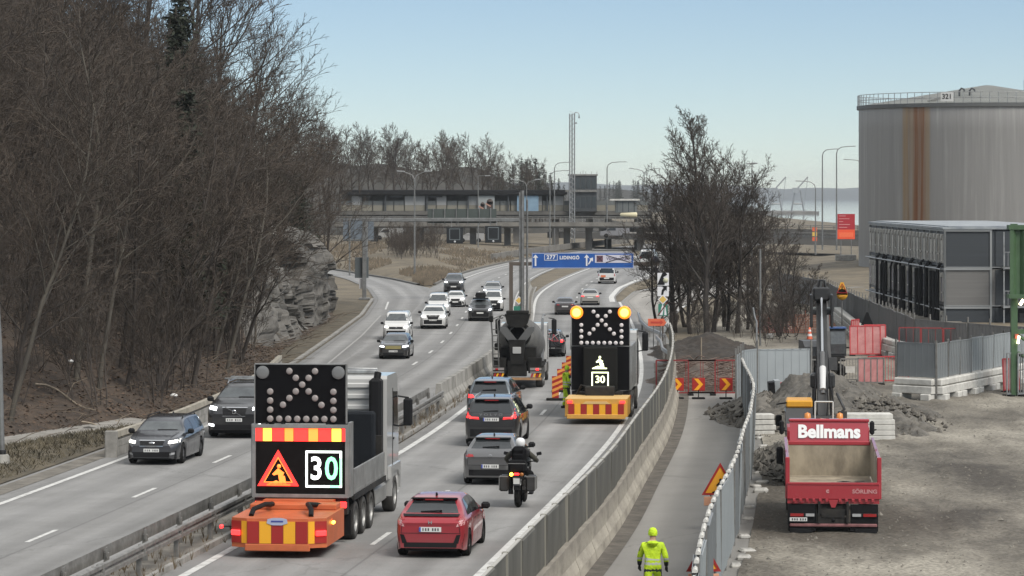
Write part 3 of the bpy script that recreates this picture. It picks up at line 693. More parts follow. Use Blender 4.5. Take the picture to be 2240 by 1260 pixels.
tag(sk.obj('fallen_twigs', mat('dead_wood', (.16, .125, .09), .9, c2=(.07, .052, .04), scale=1.5)), kind='stuff')
for (x, y, L, a, r, lb) in [(XA(110, 126), 122, 2.4, .1, .05, 'long pale fallen branch lying in the litter at the left'), (XA(270, 124), 121.5, 3.2, -.75, .045, 'bent pale branch lying down the slope towards the low barrier'), (XA(180, 120), 119.5, 2.8, -.5, .04, 'forked fallen branch near the footpath')]:
    m_ = MB(); p0 = Vector((x, y, hill_z(x, y) + .15)); pts = []
    for i in range(7):
        t = i / 6; xx = x + L * t * math.cos(a); yy = y - .3 * t + .25 * math.sin(t * 5); zz = hill_z(xx, yy) + .12 + .1 * math.sin(t * 7)
        pts.append((xx, yy, zz))
    m_.tube(pts, [r * (1 - .7 * i / 6) for i in range(7)], 5)
    m_.tube([pts[3], (pts[3][0] + .3, pts[3][1] - .1, pts[3][2] + .5), (pts[3][0] + .8, pts[3][1], pts[3][2] + .7)], [r * .5, r * .4, .01], 4)
    tag(m_.obj('fallen_branch', mat('pale_wood', (.24, .2, .15), .85, var=.3)), lb, 'branch')
random.seed(5)
tf = MB()
for k in range(9000):
    y = 84 + 36 * random.random(); a = foot(y); b = left_edge(y); t = random.random(); x = lerp(a, b - .15, t)
    if x < -.165 * y - .5: continue
    z = .02 + .2 * math.sin(math.pi * t); h = random.uniform(.05, .2); an = random.uniform(0, 6.28)
    tf.add([(x - .02, y, z), (x + .02, y, z), (x + h * .8 * math.cos(an), y + h * .8 * math.sin(an), z + h)], [(0, 1, 2)])
tag(tf.obj('verge_grass', mat('grass_blades', (.12, .10, .065), .9, c2=(.05, .045, .03), scale=.8)), kind='stuff')
for (x, y, lb, s) in [(XA(155, 128), 128, 'small white litter scrap on the leafy slope, upper left', .13), (XA(380, 133), 133, 'white torn plastic scrap on the slope behind the black car', .16), (XA(195, 118), 118, 'grey boulder half sunk in the litter behind the dark estate car', .4)]:
    m_ = MB(); z = hill_z(x, y)
    bm = bmesh.new(); bmesh.ops.create_icosphere(bm, subdivisions=2, radius=s)
    for v in bm.verts: v.co *= 1 + .4 * noise.noise(v.co * 3 + Vector((x, 0, 0))); v.co.z *= .6
    m_.add([v.co + Vector((x, y, z + .1)) for v in bm.verts], [tuple(v.index for v in f.verts) for f in bm.faces]); bm.free()
    tag(m_.obj('boulder' if 'boulder' in lb else 'litter_scrap', M_rock if 'boulder' in lb else mat('white_plastic', (.7, .7, .68), .6)), lb, 'rock' if 'boulder' in lb else 'litter')
# ------------------------------------------------------------------ far shore, far woods
random.seed(21)
def ridge(name, pts, depth, m, kind='structure', seed=0):
    """low wooded land: lumpy strip with depth; pts = (X, Y, top z)"""
    q = MB(); n = 90; Pg = []
    for i in range(n + 1):
        t = i / n * (len(pts) - 1); k = min(len(pts) - 2, int(t)); f = t - k
        x, y, z = [lerp(pts[k][c], pts[k + 1][c], f) for c in range(3)]
        row = []
        for j in range(9):
            u = j / 8; hz = math.sin(math.pi * min(1, u * 1.6) / 2) if u < .625 else 1 - .2 * (u - .625)
            zz = -4.2 + (z + 4.2) * hz * (.75 + .5 * noise.noise(Vector((x * .012 * 700 / max(700, y) + seed, u * 3, 0))) + .22 * noise.noise(Vector((x * .06 * 700 / max(700, y), u * 7, seed)))) 
            row.append((x, y + depth * u, zz))
        Pg.append(row)
    q.grid(Pg, n + 1, 9); return tag(q.obj(name, m), kind=kind)
M_shore = mat('hazed_far_woods', (.085, .095, .10), .95, c2=(.055, .062, .066), scale=.02, detail=9)  # bluish tone: distance haze painted into the colour of the woods
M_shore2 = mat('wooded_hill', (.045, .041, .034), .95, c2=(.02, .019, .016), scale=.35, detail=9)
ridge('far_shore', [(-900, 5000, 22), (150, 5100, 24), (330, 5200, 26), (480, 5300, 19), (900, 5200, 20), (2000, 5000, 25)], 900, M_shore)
ridge('wooded_headland', [(-700, 1500, 24), (-250, 1400, 22), (-40, 1350, 13), (70, 1400, 10), (100, 1500, 7), (128, 1600, 2)], 200, M_shore2, seed=3)
ridge('wooded_ridge', [(-330, 640, 19), (-150, 640, 18), (-70, 650, 16.5), (-30, 660, 15), (-8, 680, 13.5), (12, 700, 10), (30, 720, 4), (60, 740, 0)], 90, M_shore2, seed=5)
# row of bare trees on the ridge behind the station
for k in range(46):
    px = 640 + (1210 - 640) * (k + random.random()) / 46; Y = random.uniform(600, 690)
    top = ipl([(640, 250), (780, 292), (840, 298), (900, 312), (970, 305), (1040, 318), (1090, 345), (1150, 350), (1210, 385)], px) + random.uniform(-2, 34)
    zt = ZA(top, Y); zb = 4.5; s = (zt - zb) / 13
    plant_tree(random.choice(FAR), XA(px, Y), Y, zb, s, random.uniform(0, 6), 'tall thin bare tree in the far row behind the station roof', group='bare trees in the row behind the station')
for k in range(26):
    px = random.uniform(1085, 1235); Y = random.uniform(610, 700)
    top = ipl([(1085, 372), (1120, 352), (1150, 340), (1172, 338), (1195, 365), (1235, 395)], px) + random.uniform(0, 26)
    zt = ZA(top, Y); s = (zt - 3) / 12.5
    plant_tree(random.choice(CONF), XA(px, Y), Y, 3, s, random.uniform(0, 6), 'dark conifer in the clump behind the station roof', name='conifer', group='dark conifers behind the station')
for k in range(38):
    px = random.uniform(1290, 1560); Y = random.uniform(1300, 1500)
    top = ipl([(1290, 398), (1350, 388), (1385, 384), (1440, 388), (1560, 398)], px) + random.uniform(0, 8)
    zt = ZA(top, Y); s = max(.4, (zt - 2) / 12.5)
    plant_tree(random.choice(CONF), XA(px, Y), Y, 1, s, random.uniform(0, 6), 'far conifer on the wooded headland beyond the station', name='conifer', group='conifers on the far headland')
# ------------------------------------------------------------------ dark bare trees on the right
DT = [(1548, 200, 0, 1.02, 'tallest dark bare tree of the right group, pointed crown'), (1478, 206, 1, .92, 'dark bare tree at the left of the right group behind the white arrow sign'),
      (1560, 205, 1, 1.0, 'dark bare tree with a thick black trunk in the middle of the right group'), (1612, 203, 1, .98, 'dark wide bare tree right of the thickest black trunk'),
      (1655, 204, 2, .95, 'low dark bare tree behind the slim lamp pole'), (1500, 214, 2, 1.0, 'twin-stemmed dark tree behind the pointed crown'), (1585, 213, 0, .80, 'second pointed dark crown just behind the tall one'),
      (1440, 214, 2, .8, 'dark bushy bare tree nearest the blue road sign'), (1705, 199, 2, .72, 'leaning dark tree right of the slim lamp pole'), (1745, 206, 2, .62, 'thin dark shrub-like tree at the right end of the group')]
DT += [(1545, 203, 3, .82, 'wide dark crown just right of the tall pointed tree'), (1510, 204, 3, .88, 'wide dark crown left of the tall pointed tree'), (1590, 207, 3, .84, 'bushy dark crown between the two right-hand trunks'),
       (1635, 209, 3, .74, 'bushy dark crown behind the slim lamp pole'), (1465, 210, 3, .74, 'bushy dark crown above the white arrow sign'), (1720, 212, 3, .5, 'low dark crown at the right back of the group')]
for px, Y, k, s, lb in DT:
    tv = max(DARK[k][0].vertices, key=lambda v: v.co.z).co
    plant_tree(DARK[k], XA(px, Y), Y, 0, s, math.pi / 2 - math.atan2(tv.y, tv.x) + random.uniform(-.5, .5) + (math.pi if Y > 205 else 0), lb, name='bare_tree', tilt=(0, .14 if 'leaning' in lb else 0))
for k in range(26):
    px = random.uniform(1440, 1740); Y = random.uniform(186, 212)
    if px < 1480 and Y < 195: continue
    plant_tree(random.choice(SAPD), XA(px, Y), Y, -.05, random.uniform(.25, .6), random.uniform(0, 6), 'low bare scrub under the dark trees', name='bare_shrub', cat='shrub', group='bare scrub under the dark trees')
plant_tree(PROTO[4], XA(1640, 196), 196, 0, .62, 1.2, 'slim pale birch-like stem leaning in front of the dark trees', tilt=(0, .15))
for k in range(34):
    px = random.gauss(890, 30); Y = random.uniform(372, 395)
    plant_tree(random.choice(SAP), XA(px, Y), Y, .8, random.uniform(.5, .95), random.uniform(0, 6), 'low bare thicket on the dry grass under the station', name='bare_shrub', cat='shrub', group='bare thicket on the grass island')
# ------------------------------------------------------------------ grass island and slopes
isl = MB(); Pg = []
for i in range(50):
    y = lerp(307, 520, i / 49)
    a = ipl(ERc + [(520, -120)], y) + .4; b = Lc(y) - 4.9
    Pg.append([(lerp(a, b, t), y, .03 + (1.6 * min(1, (y - 307) / 90)) * math.sin(math.pi * min(1, max(0, t))) ** .7 + .12 * noise.noise(Vector((t * 9, y * .1, 0)))) for t in [q / 12 for q in range(13)]])
isl.grid(Pg, 50, 13); tag(isl.obj('grass_island', M_drygrass), kind='structure')
M_kdark = mat('dark_kerb', (.12, .115, .105), .9, var=.2)
tag(sweep('kerb', M_kdark, lambda y: Lc(y) - 4.9, [(-.25, 0), (-.25, .16), (0, .16), (0, 0)], 309, 520, 6), kind='structure')
tag(sweep('kerb', M_kdark, lambda y: ipl(ERc, y), [(0, 0), (0, .16), (.3, .16), (.3, 0)], 309, 398, 6), kind='structure')
rs = MB(); Pg = []                       # slope of the ramp on the right, up to the raised road
RX = [(240, 22, 60), (290, 24, 62), (330, 27, 66), (370, 31, 75), (400, 35, 85), (430, 40, 95)]
for i in range(40):
    y = lerp(240, 430, i / 39); a = ipl([(p[0], p[1]) for p in RX], y); b = ipl([(p[0], p[2]) for p in RX], y)
    h = 2.3 * max(0, min(1, (y - 300) / 90))
    Pg.append([(lerp(a, b, t), y, .02 + h * min(1, t * 2.2 + .1) + .15 * noise.noise(Vector((t * 8, y * .08, 4)))) for t in [q / 10 for q in range(11)]])
rs.grid(Pg, 40, 11); tag(rs.obj('ramp_slope', M_drygrass), kind='structure')
random.seed(12); tg = MB()
for k in range(9000):
    y = 308 + 170 * random.random() ** 1.3; a = ipl(ERc + [(520, -120)], y) + .6; b = Lc(y) - 5.3; t_ = random.random(); x = lerp(max(a, -.06 * y), b, t_)
    if noise.noise(Vector((x * .12, y * .04, 2))) < -.05: continue
    tt = (x - a) / (b - a); z = .03 + 1.6 * min(1, (y - 307) / 90) * math.sin(math.pi * min(1, max(0, tt))) ** .7; h = random.uniform(.15, .6); an = random.uniform(0, 6.28)
    tg.add([(x - .09, y, z), (x + .09, y, z), (x + .5 * h * math.cos(an), y + .3 * h, z + h)], [(0, 1, 2)])
tag(tg.obj('dead_grass', mat('dead_grass', (.165, .132, .092), .95, c2=(.06, .05, .038), scale=.35, detail=6)), kind='stuff')
# the island between slip road and main lanes
bi = MB(); Pg = []
for i in range(24):
    y = lerp(262, 345, i / 23); a = ipl([(262, 8.6), (275, 8.9), (300, 10.6), (325, 13.4), (345, 16.4)], y); b = ipl([(262, 8.9), (290, 11.0), (315, 15.7), (328, 21.6), (340, 33), (345, 40)], y)
    Pg.append([(lerp(a, b, t), y, .015 + .5 * math.sin(math.pi * t) * min(1, (y - 262) / 40)) for t in (0, .2, .4, .6, .8, 1)])
bi.grid(Pg, 24, 6); tag(bi.obj('grass_strip', M_drygrass), kind='structure')

# ------------------------------------------------------------------ raised road on the right + far parapets
def poly_road(name, path, w, z, th, m, kind='structure', par=None):
    """flat ribbon along plan points with thickness; par = parapet height on the near edge"""
    q = MB(); n = len(path)
    for i in range(n):
        pass
    L_, R_ = [], []
    for i in range(n):
        d = (Vector(path[min(i + 1, n - 1)]) - Vector(path[max(i - 1, 0)])).normalized(); nn = Vector((d.y, -d.x))
        p = Vector(path[i]); L_.append(p - nn * w / 2); R_.append(p + nn * w / 2)
    zz = [z(i / (n - 1)) if callable(z) else z for i in range(n)]
    vs = []
    for i in range(n):
        vs += [(L_[i].x, L_[i].y, zz[i]), (R_[i].x, R_[i].y, zz[i]), (R_[i].x, R_[i].y, zz[i] - th), (L_[i].x, L_[i].y, zz[i] - th)]
    fs = []
    for i in range(n - 1):
        for j in range(4): fs.append((4 * i + j, 4 * i + (j + 1) % 4, 4 * i + 4 + (j + 1) % 4, 4 * i + 4 + j))
    fs += [(3, 2, 1, 0), tuple(4 * n - 4 + j for j in range(4))]
    q.add(vs, fs); o = q.obj(name, m); tag(o, kind=kind)
    return o, L_, R_, zz
M_vconc = mat('viaduct_concrete', (.19, .18, .16), .9, c2=(.11, .104, .094), scale=.35, detail=7)
rr_path = [(10, 520), (22, 505), (35, 480), (48, 455), (62, 425), (80, 395), (110, 370)]
o, L_, R_, zz = poly_road('raised_road', rr_path, 11, lambda t: 2.6 - .2 * t, 1.0, M_ramp)
def parapet(name, label, pts, h, zb, m, thick=.3, posts=None, cat='parapet'):
    t = thing(name, label, cat); q = MB()
    for (a, b, za, zb_) in zip(pts[:-1], pts[1:], zb[:-1], zb[1:]):
        d = Vector((b[0] - a[0], b[1] - a[1])).normalized(); nn = Vector((-d.y, d.x)) * thick / 2
        vs = [(a[0] - nn.x, a[1] - nn.y, za), (a[0] + nn.x, a[1] + nn.y, za), (b[0] + nn.x, b[1] + nn.y, zb_), (b[0] - nn.x, b[1] - nn.y, zb_)]
        vs += [(v[0], v[1], v[2] + h) for v in vs]
        q.add(vs, [(0, 1, 2, 3), (4, 7, 6, 5), (0, 4, 5, 1), (1, 5, 6, 2), (2, 6, 7, 3), (3, 7, 4, 0)])
    q.obj('wall', m, t)
    if posts:
        pm = MB(); pm.bx(-.05, .05, -.05, .05, 0, posts); pme = pm.mesh('post', M_galvd); rl = MB()
        for (a, b, za, zb_) in zip(pts[:-1], pts[1:], zb[:-1], zb[1:]):
            L = math.hypot(b[0] - a[0], b[1] - a[1]); k = max(1, int(L / 3))
            for i in range(k):
                f = i / k; put('post', pme, t, (lerp(a[0], b[0], f), lerp(a[1], b[1], f), lerp(za, zb_, f) + h))
            for hh in (posts, posts * .55):
                rl.tube([(a[0], a[1], za + h + hh), (b[0], b[1], zb_ + h + hh)], .05, 4, smooth=False)
        rl.obj('rail', M_galvd, t)
    return t
parapet('parapet', 'pale concrete parapet along the far side of the raised road at the right', [(p.x, p.y) for p in L_], .95, zz, M_vconc, posts=.6)
parapet('parapet', 'low dark guardrail on the near edge of the raised road beside the red board', [(p.x, p.y) for p in R_[2:]], .35, zz[2:], M_galvd, thick=.12, posts=.35, cat='guardrail')
# far wall of the main road sweeping right under the station
parapet('parapet', 'long concrete parapet at the outer side of the left lanes curving right under the station', [(Lc(y) - 6.6, y) for y in (405, 420, 440, 460, 480, 500, 520, 545)], .85, [.3] * 8, M_vconc, posts=None)

# ------------------------------------------------------------------ station and viaducts
M_roof = mat('dark_roof', (.018, .018, .019), .85, spec=.1); M_glassw = mat('pale_glass', (.155, .165, .16), .35, spec=.4, c2=(.105, .112, .11), scale=.4)
M_dsteel = mat('dark_steel', (.06, .065, .068), .5, .3); M_deck = mat('deck_concrete', (.13, .125, .113), .9, c2=(.08, .077, .07), scale=.3)
M_win = mat('dark_window', (.03, .036, .042), .12, spec=.7)
SY = 515.0
stn = thing('station', 'raised metro platform with a long flat dark roof and glass walls', 'station', (0, SY, 0))
x0, x1 = XA(745, SY), XA(1425, SY)
m_ = MB(); m_.bx(x0, XA(1240, SY), -3.5, 5.5, 8.75, 9.35, ch=.1); m_.bx(x0, XA(1240, SY), -3.7, -3.5, 8.6, 9.2); m_.obj('roof', M_roof, stn)
m_ = MB(); m_.bx(x0, x1, -3.2, 6, 4.75, 5.75); m_.bx(x0, x1, -3.5, -3.2, 5.35, 5.95); m_.obj('deck', M_deck, stn)
M_bei = mat('beige_panel', (.21, .195, .155), .6)
gm = MB(); gm.bx(-.78, .78, -.03, .03, 6.9, 8.35, 0); gm.bx(-.78, .78, -.035, .03, 6.0, 6.88, 1); gme = gm.mesh('glass_panel', [mat('milky_glass', (.30, .305, .30), .4), M_bei])
g2 = MB(); g2.bx(-.78, .78, -.03, .03, 6.9, 7.6, 0); g2.bx(-.78, .78, -.035, .03, 6.0, 6.88, 1); gme2 = g2.mesh('glass_panel', [M_glassw, M_bei])
cm_ = MB(); cm_.bx(-.12, .12, -.12, .12, 5.75, 8.75); cme_ = cm_.mesh('column', M_dsteel)
x = x0 + 1; k = 0
while x < XA(1440, SY) - 2:
    put('glass_panel', gme if k % 11 in (1, 6, 7, 9) and x < XA(1230, SY) else gme2, stn, (x, -2.6, 0)); x += 1.7; k += 1
for px in (845, 935, 1025, 1112, 1197): put('column', cme_, stn, (XA(px, SY), -3.0, 0))
m_ = MB(); m_.bx(x0, XA(1235, SY), 3.5, 3.7, 5.75, 8.7); m_.obj('back_wall', mat('grey_wall', (.17, .165, .155), .8, c2=(.10, .098, .092), scale=.5), stn)
for px in (780, 905, 1010, 1075, 1130, 1215, 1290, 1330, 1395): MB().bx(XA(px, SY) - .55, XA(px, SY) + .55, -1.0, .8, -.1, 4.75).obj('pier', M_vconc, stn)
for px in (800, 868, 955, 1062, 1150): MB().bx(XA(px, SY) - 1, XA(px, SY) + 1, -3.05, -2.9, 8.15, 8.35).obj('platform_sign', M_dsteel, stn)
def board(name, label, cat, px0, px1, py0, py1, Y, m, th=.12):
    t = thing(name, label, cat, (XA((px0 + px1) / 2, Y), Y, ZA(py1, Y)))
    w_ = XA(px1, Y) - XA(px0, Y); h_ = ZA(py0, Y) - ZA(py1, Y)
    q = MB(); q.bx(-w_ / 2, w_ / 2, 0, th, 0, h_); q.obj('panel', m, t)
    return t, w_, h_
t, w_, h_ = board('advert_board', 'pale blue advertising board on the station platform', 'billboard', 1131, 1178, 428, 466, SY - 3.3, mat('blue_board', (.22, .33, .42), .6, c2=(.16, .25, .34), scale=.5))
t, w_, h_ = board('advert_board', 'grey advertising board with two dark-haired figures on the station platform', 'billboard', 1046, 1082, 428, 458, SY - 3.3, mat('grey_board', (.25, .27, .27), .6))
for xx, zz_, rr_ in ((.55, 1.2, .5), (-.6, .8, .35)):
    q = MB(); q.lathe([(-.03, .01), (-.03, rr_), (0, rr_)], (xx, 0, zz_), 'Y', 10); q.bx(xx - rr_, xx + rr_, -.03, 0, .02, zz_, 0); q.obj('figure', mat('dark_hair', (.05, .035, .03), .7), t)
    q = MB(); q.box((xx - .25, -.04, zz_ - .5), (.9, .03, .22), ry=.5); q.obj('figure_arm', mat('skin_print', (.36, .2, .15), .7), t)
tw = thing('lift_tower', 'dark glazed lift tower standing at the end of the station roof', 'tower', (XA(1274, SY), SY - 4.5, 0))
W2 = (XA(1303, SY) - XA(1243, SY)) / 2
m_ = MB(); m_.bx(-W2, W2, 0, 4, 5.9, 11.6); m_.obj('wall', M_dsteel, tw)
m_ = MB(); m_.bx(-W2 - .15, W2 + .15, -.15, 4.1, 11.6, 11.85); m_.bx(-W2 - .6, W2, -.4, 0, 9.0, 9.35); m_.obj('roof', M_galvd, tw)
wm = MB(); wm.bx(-.32, .32, -.04, .03, 0, 1.7); wme = wm.mesh('window', M_win)
for zz_ in (6.5, 9.55):
    for k in range(5): put('window', wme, tw, (-W2 + .5 + k * (2 * W2 - 1) / 4, 0, zz_))
pm = MB(); pm.bx(-.03, .03, -.03, .03, 11.85, 12.5)
for k in range(6): pm.bx(-W2 + k * W2 / 2.5 - .03, -W2 + k * W2 / 2.5 + .03, 0, .05, 11.85, 12.3)
pm.obj('roof_rail', M_galvd, tw)
mast = thing('camera_mast', 'tall pale lattice mast with a hooked camera arm rising above the station', 'mast', (XA(1250, 512), 506, 0))
m_ = MB()
for a, b in ((-.38, 0), (.38, 0), (0, .5)): m_.tube([(a, b, 0), (a, b, 21.4)], .11, 5)
for k in range(26):
    z0 = 1 + k * .8
    m_.tube([(-.38, 0, z0), (.38, 0, z0 + .4)], .035, 3, caps=False); m_.tube([(.38, 0, z0 + .4), (-.38, 0, z0 + .8)], .035, 3, caps=False)
m_.obj('lattice', M_galv, mast)
m_ = MB(); m_.tube([(.3, 0, 21.3), (.5, 0, 21.6), (1.0, 0, 21.5), (1.1, 0, 21.2), (1.1, 0, 20.9)], .07, 5); m_.box((1.1, 0, 20.8), (.25, .25, .3)); m_.box((.62, 0, 19.9), (.3, .2, .25)); m_.obj('camera_arm', M_galv, mast)
# lower road viaduct in front of the station
vd = thing('viaduct', 'low concrete road viaduct crossing in front of the station', 'viaduct', (0, 492, 0))
va, vb = XA(735, 492), XA(1440, 492)
m_ = MB(); m_.bx(va, vb, -4, 4, 3.5, 4.0); m_.bx(va, vb, -4.3, -4, 3.75, 4.4); m_.obj('deck', M_vconc, vd)
m_ = MB()
for k in range(60): xx = lerp(va, vb, k / 59); m_.bx(xx - .04, xx + .04, -4.2, -4.12, 4.4, 5.1)
m_.bx(va, vb, -4.19, -4.13, 5.2, 5.28); m_.bx(va, vb, -4.19, -4.13, 4.9, 4.95); m_.obj('railing', M_galvd, vd)
for px in (820, 920, 1035, 1110, 1240, 1288, 1400): MB().bx(XA(px, 492) - .5, XA(px, 492) + .5, -.8, .8, -.1, 3.5).obj('pier', M_vconc, vd)
# back side: shed and kiosk roofs at the right end
sh = thing('kiosk', 'pale kiosk with a flat white roof beside the station end', 'kiosk', (XA(1370, 505), 505, 5.75))
m_ = MB(); m_.bx(-1.7, 1.7, 0, 3, 0, 1.9, ch=.05); m_.obj('wall', M_glassw, sh)
m_ = MB(); m_.bx(-2.6, 2.1, -.4, 3.4, 1.9, 2.15); m_.obj('roof', M_concw, sh)
m_ = MB()
for k in range(4): m_.bx(-1.5 + k * .9, -1.4 + k * .9, -.03, 0, .1, 1.7)
m_.obj('window', M_win, sh)
t = thing('pipe_bundle', 'pale yellow rolled tube lying on the viaduct edge near the kiosk', 'tube', (XA(1375, 488), 488, ZA(470, 488)))
m_ = MB(); m_.lathe([(-1.3, .05), (-1.2, .3), (1.1, .42), (1.3, .36), (1.32, .02)], (0, 0, 0), 'X', 10); m_.obj('roll', mat('cream_tarp', (.55, .5, .33), .7), t)
# blurred traffic below the station: small far vehicles
def far_van(label, px, py, Y, L=4.6, H=2.0, c=(.6, .6, .6), cat='van', name='parked_van'):
    t = thing(name, label, cat, (XA(px, Y), Y, ZA(py, Y)), R(90)); M_ = mat('far_paint_%d' % int(sum(c) * 100), c, .4)
    q = MB(); q.prism([(-L / 2, .35), (L / 2, .35), (L / 2, .95), (L / 2 - .9, 1.1), (L / 2 - 1.5, H), (-L / 2 + .1, H), (-L / 2, H - .3)], 'X', -.9, .9); q.xf(Matrix.Rotation(0, 4, 'Z')); q.obj('body', M_, t)
    q = MB(); q.prism([(L / 2 - 2.4, 1.15), (L / 2 - 1.0, 1.15), (L / 2 - 1.55, H - .2), (L / 2 - 2.4, H - .2)], 'X', -.92, .92); q.obj('window', M_win, t)
    for a in (-L * .3, L * .3):
        q = MB(); q.lathe([(-.93, .05), (-.93, .34), (-.7, .34)], (0, a, .34), 'X', 12); q.lathe([(.7, .34), (.93, .34), (.93, .05)], (0, a, .34), 'X', 12); q.obj('wheel', M_rubber, t)
    return t
far_van('pale van half hidden under the viaduct left of the hanging signs', 850, 524, 504, 4.6, 1.8, (.3, .3, .29))
far_van('pale car under the viaduct between the two black hanging signs', 1030, 530, 503, 4.2, 1.4, (.3, .3, .3), 'car', 'parked_car')
far_van('grey van on the road below the kiosk', 1345, 520, 503, 4.6, 1.8, (.2, .2, .21))
# harbour cranes on the far side of the water
for px, Y, lb in ((1697, 1900, 'left one of two pale harbour cranes on the far quay'), (1745, 1900, 'right one of two pale harbour cranes on the far quay')):
    t = thing('harbour_crane', lb, 'crane', (XA(px, Y), Y, -4)); q = MB(); q2 = MB()
    for a in (-4, 4): q.tube([(a, 0, 0), (a * .4, 0, 14)], .5, 4)
    q.tube([(-3.3, 0, 6), (3.3, 0, 6)], .4, 4); q.obj('portal', M_galv, t)
    q2.tube([(-2, 0, 13), (6, 0, 22)], .4, 4); q2.tube([(6, 0, 22), (4, 0, 5)], .15, 4); q2.box((-1, 0, 14), (4, 3, 3)); q2.obj('jib', M_galv, t)
qm = MB(); qm.bx(XA(1670, 1900), XA(1790, 1900), 1895, 1990, -4.5, -2.5); tag(qm.obj('quay', M_vconc), kind='structure')
# ------------------------------------------------------------------ storage tank
M_tank = None
def tank_mat():
    m = bpy.data.materials.new('tank_sheet'); m.use_nodes = True; nt = m.node_tree; b = nt.nodes['Principled BSDF']; N = nt.nodes.new; K = nt.links.new
    b.inputs['Roughness'].default_value = .6; b.inputs['Metallic'].default_value = .15
    uv = N('ShaderNodeUVMap'); uv.uv_map = 'shell'
    mp = N('ShaderNodeMapping'); mp.inputs['Scale'].default_value = (1.1, .035, 1); K(uv.outputs[0], mp.inputs[0])
    n = N('ShaderNodeTexNoise'); n.inputs['Scale'].default_value = 1.3; n.inputs['Detail'].default_value = 7; n.inputs['Roughness'].default_value = .7; K(mp.outputs[0], n.inputs['Vector'])
    r = N('ShaderNodeValToRGB'); e = r.color_ramp.elements; e[0].position = .32; e[1].position = .74; e[0].color = (.26, .257, .25, 1); e[1].color = (.42, .415, .405, 1); x = e.new(.55); x.color = (.305, .30, .292, 1); K(n.outputs[0], r.inputs[0])
    # rust run of its own shape below the rim
    sp = N('ShaderNodeSeparateXYZ'); K(uv.outputs[0], sp.inputs[0])
    n2 = N('ShaderNodeTexNoise'); n2.inputs['Scale'].default_value = 1.0; n2.inputs['Detail'].default_value = 6; mp2 = N('ShaderNodeMapping'); mp2.inputs['Scale'].default_value = (2.4, .05, 1); K(uv.outputs[0], mp2.inputs[0]); K(mp2.outputs[0], n2.inputs['Vector'])
    def band(c, w, soft):
        a = N('ShaderNodeMath'); a.operation = 'SUBTRACT'; K(sp.outputs[0], a.inputs[0]); a.inputs[1].default_value = c
        ab = N('ShaderNodeMath'); ab.operation = 'ABSOLUTE'; K(a.outputs[0], ab.inputs[0])
        mr = N('ShaderNodeMapRange'); mr.inputs['From Min'].default_value = w + soft; mr.inputs['From Max'].default_value = w; K(ab.outputs[0], mr.inputs['Value']); return mr.outputs[0]
    wide = band(RUST - .25, 1.55, .35); core = band(RUST + .2, .55, .35); core2 = band(RUST - 1.1, .06, .2)
    def mix(f, c, prev, k):
        mu = N('ShaderNodeMath'); mu.operation = 'MULTIPLY'; K(f, mu.inputs[0])
        mr = N('ShaderNodeMapRange'); mr.inputs['From Min'].default_value = .25; mr.inputs['From Max'].default_value = .6; mr.inputs['To Max'].default_value = k; K(n2.outputs[0], mr.inputs['Value']); K(mr.outputs[0], mu.inputs[1])
        mx = N('ShaderNodeMixRGB'); K(mu.outputs[0], mx.inputs[0]); K(prev, mx.inputs[1]); mx.inputs[2].default_value = (*c, 1); return mx.outputs[0]
    c = mix(wide, (.30, .20, .10), r.outputs[0], .85)
    c = mix(core, (.20, .075, .028), c, .95); c = mix(core2, (.2, .1, .04), c, .7)
    K(c, b.inputs['Base Color'])
    return m
TY = 352.0; TX = XA(2160, TY); TR = XA(2160, TY) - XA(1880, TY); TZ = ZA(238, TY) + 0
ang0 = math.asin((XA(2012, TY - 12.6) - TX) / TR)
RUST = ang0 * TR
tk = thing('storage_tank', 'huge grey cylindrical storage tank with a rust streak and shallow cone roof', 'tank', (TX, TY + TR * .0, 0))
NT = 128; q = MB(); vs = []; us = []
bands = [0, 2.6, 5.2, 7.8, 10.4, 13.0, 15.6, TZ]
TZs = []
for bi_, z in enumerate(bands):
    for dz in ((0,) if bi_ in (0, len(bands) - 1) else (-.015, .015)):
        TZs.append((z + dz, TR + (.012 if dz > 0 else 0)))
for (z, r) in TZs:
    for j in range(NT + 1):
        a = -math.pi + 2 * math.pi * j / NT
        vs.append((r * math.sin(a), -r * math.cos(a), z)); us.append((a * TR, z))
n1 = NT + 1
q.add(vs, [(i * n1 + j, i * n1 + j + 1, (i + 1) * n1 + j + 1, (i + 1) * n1 + j) for i in range(len(TZs) - 1) for j in range(NT)], 0, True)
sh_ = q.obj('shell', tank_mat(), tk); l = sh_.data.uv_layers.new(name='shell')
for lp in sh_.data.loops: l.data[lp.index].uv = us[lp.vertex_index]
q = MB(); q.lathe([(TZ + .3, TR + .05), (TZ + 2.55, .6), (TZ + 2.6, .02)], (0, 0, 0), 'Z', 64, smooth=True); q.obj('roof', mat('tank_roof', (.165, .17, .155), .7, c2=(.12, .125, .115), scale=.3), tk)
q = MB(); q.lathe([(TZ - .1, TR + .02), (TZ - .1, TR + .22), (TZ + .3, TR + .24), (TZ + .3, TR)], (0, 0, 0), 'Z', 96, smooth=False); q.obj('rim', mat('rim_steel', (.10, .105, .105), .6), tk)
q = MB()
for k in range(96):
    a = 2 * math.pi * k / 96; q.tube([(TR * 1.008 * math.sin(a), -TR * 1.008 * math.cos(a), TZ + .2), (TR * 1.008 * math.sin(a), -TR * 1.008 * math.cos(a), TZ + 1.45)], .035, 4, caps=False)
for hh in (.85, 1.45):
    q.tube([(TR * 1.008 * math.sin(2 * math.pi * k / 96), -TR * 1.008 * math.cos(2 * math.pi * k / 96), TZ + hh) for k in range(97)], .035, 4, caps=False)
q.obj('handrail', M_galv, tk)
a = math.asin((XA(2076, TY - 13.6) - TX) / TR); px_, py_ = TR * 1.02 * math.sin(a), -TR * 1.02 * math.cos(a)
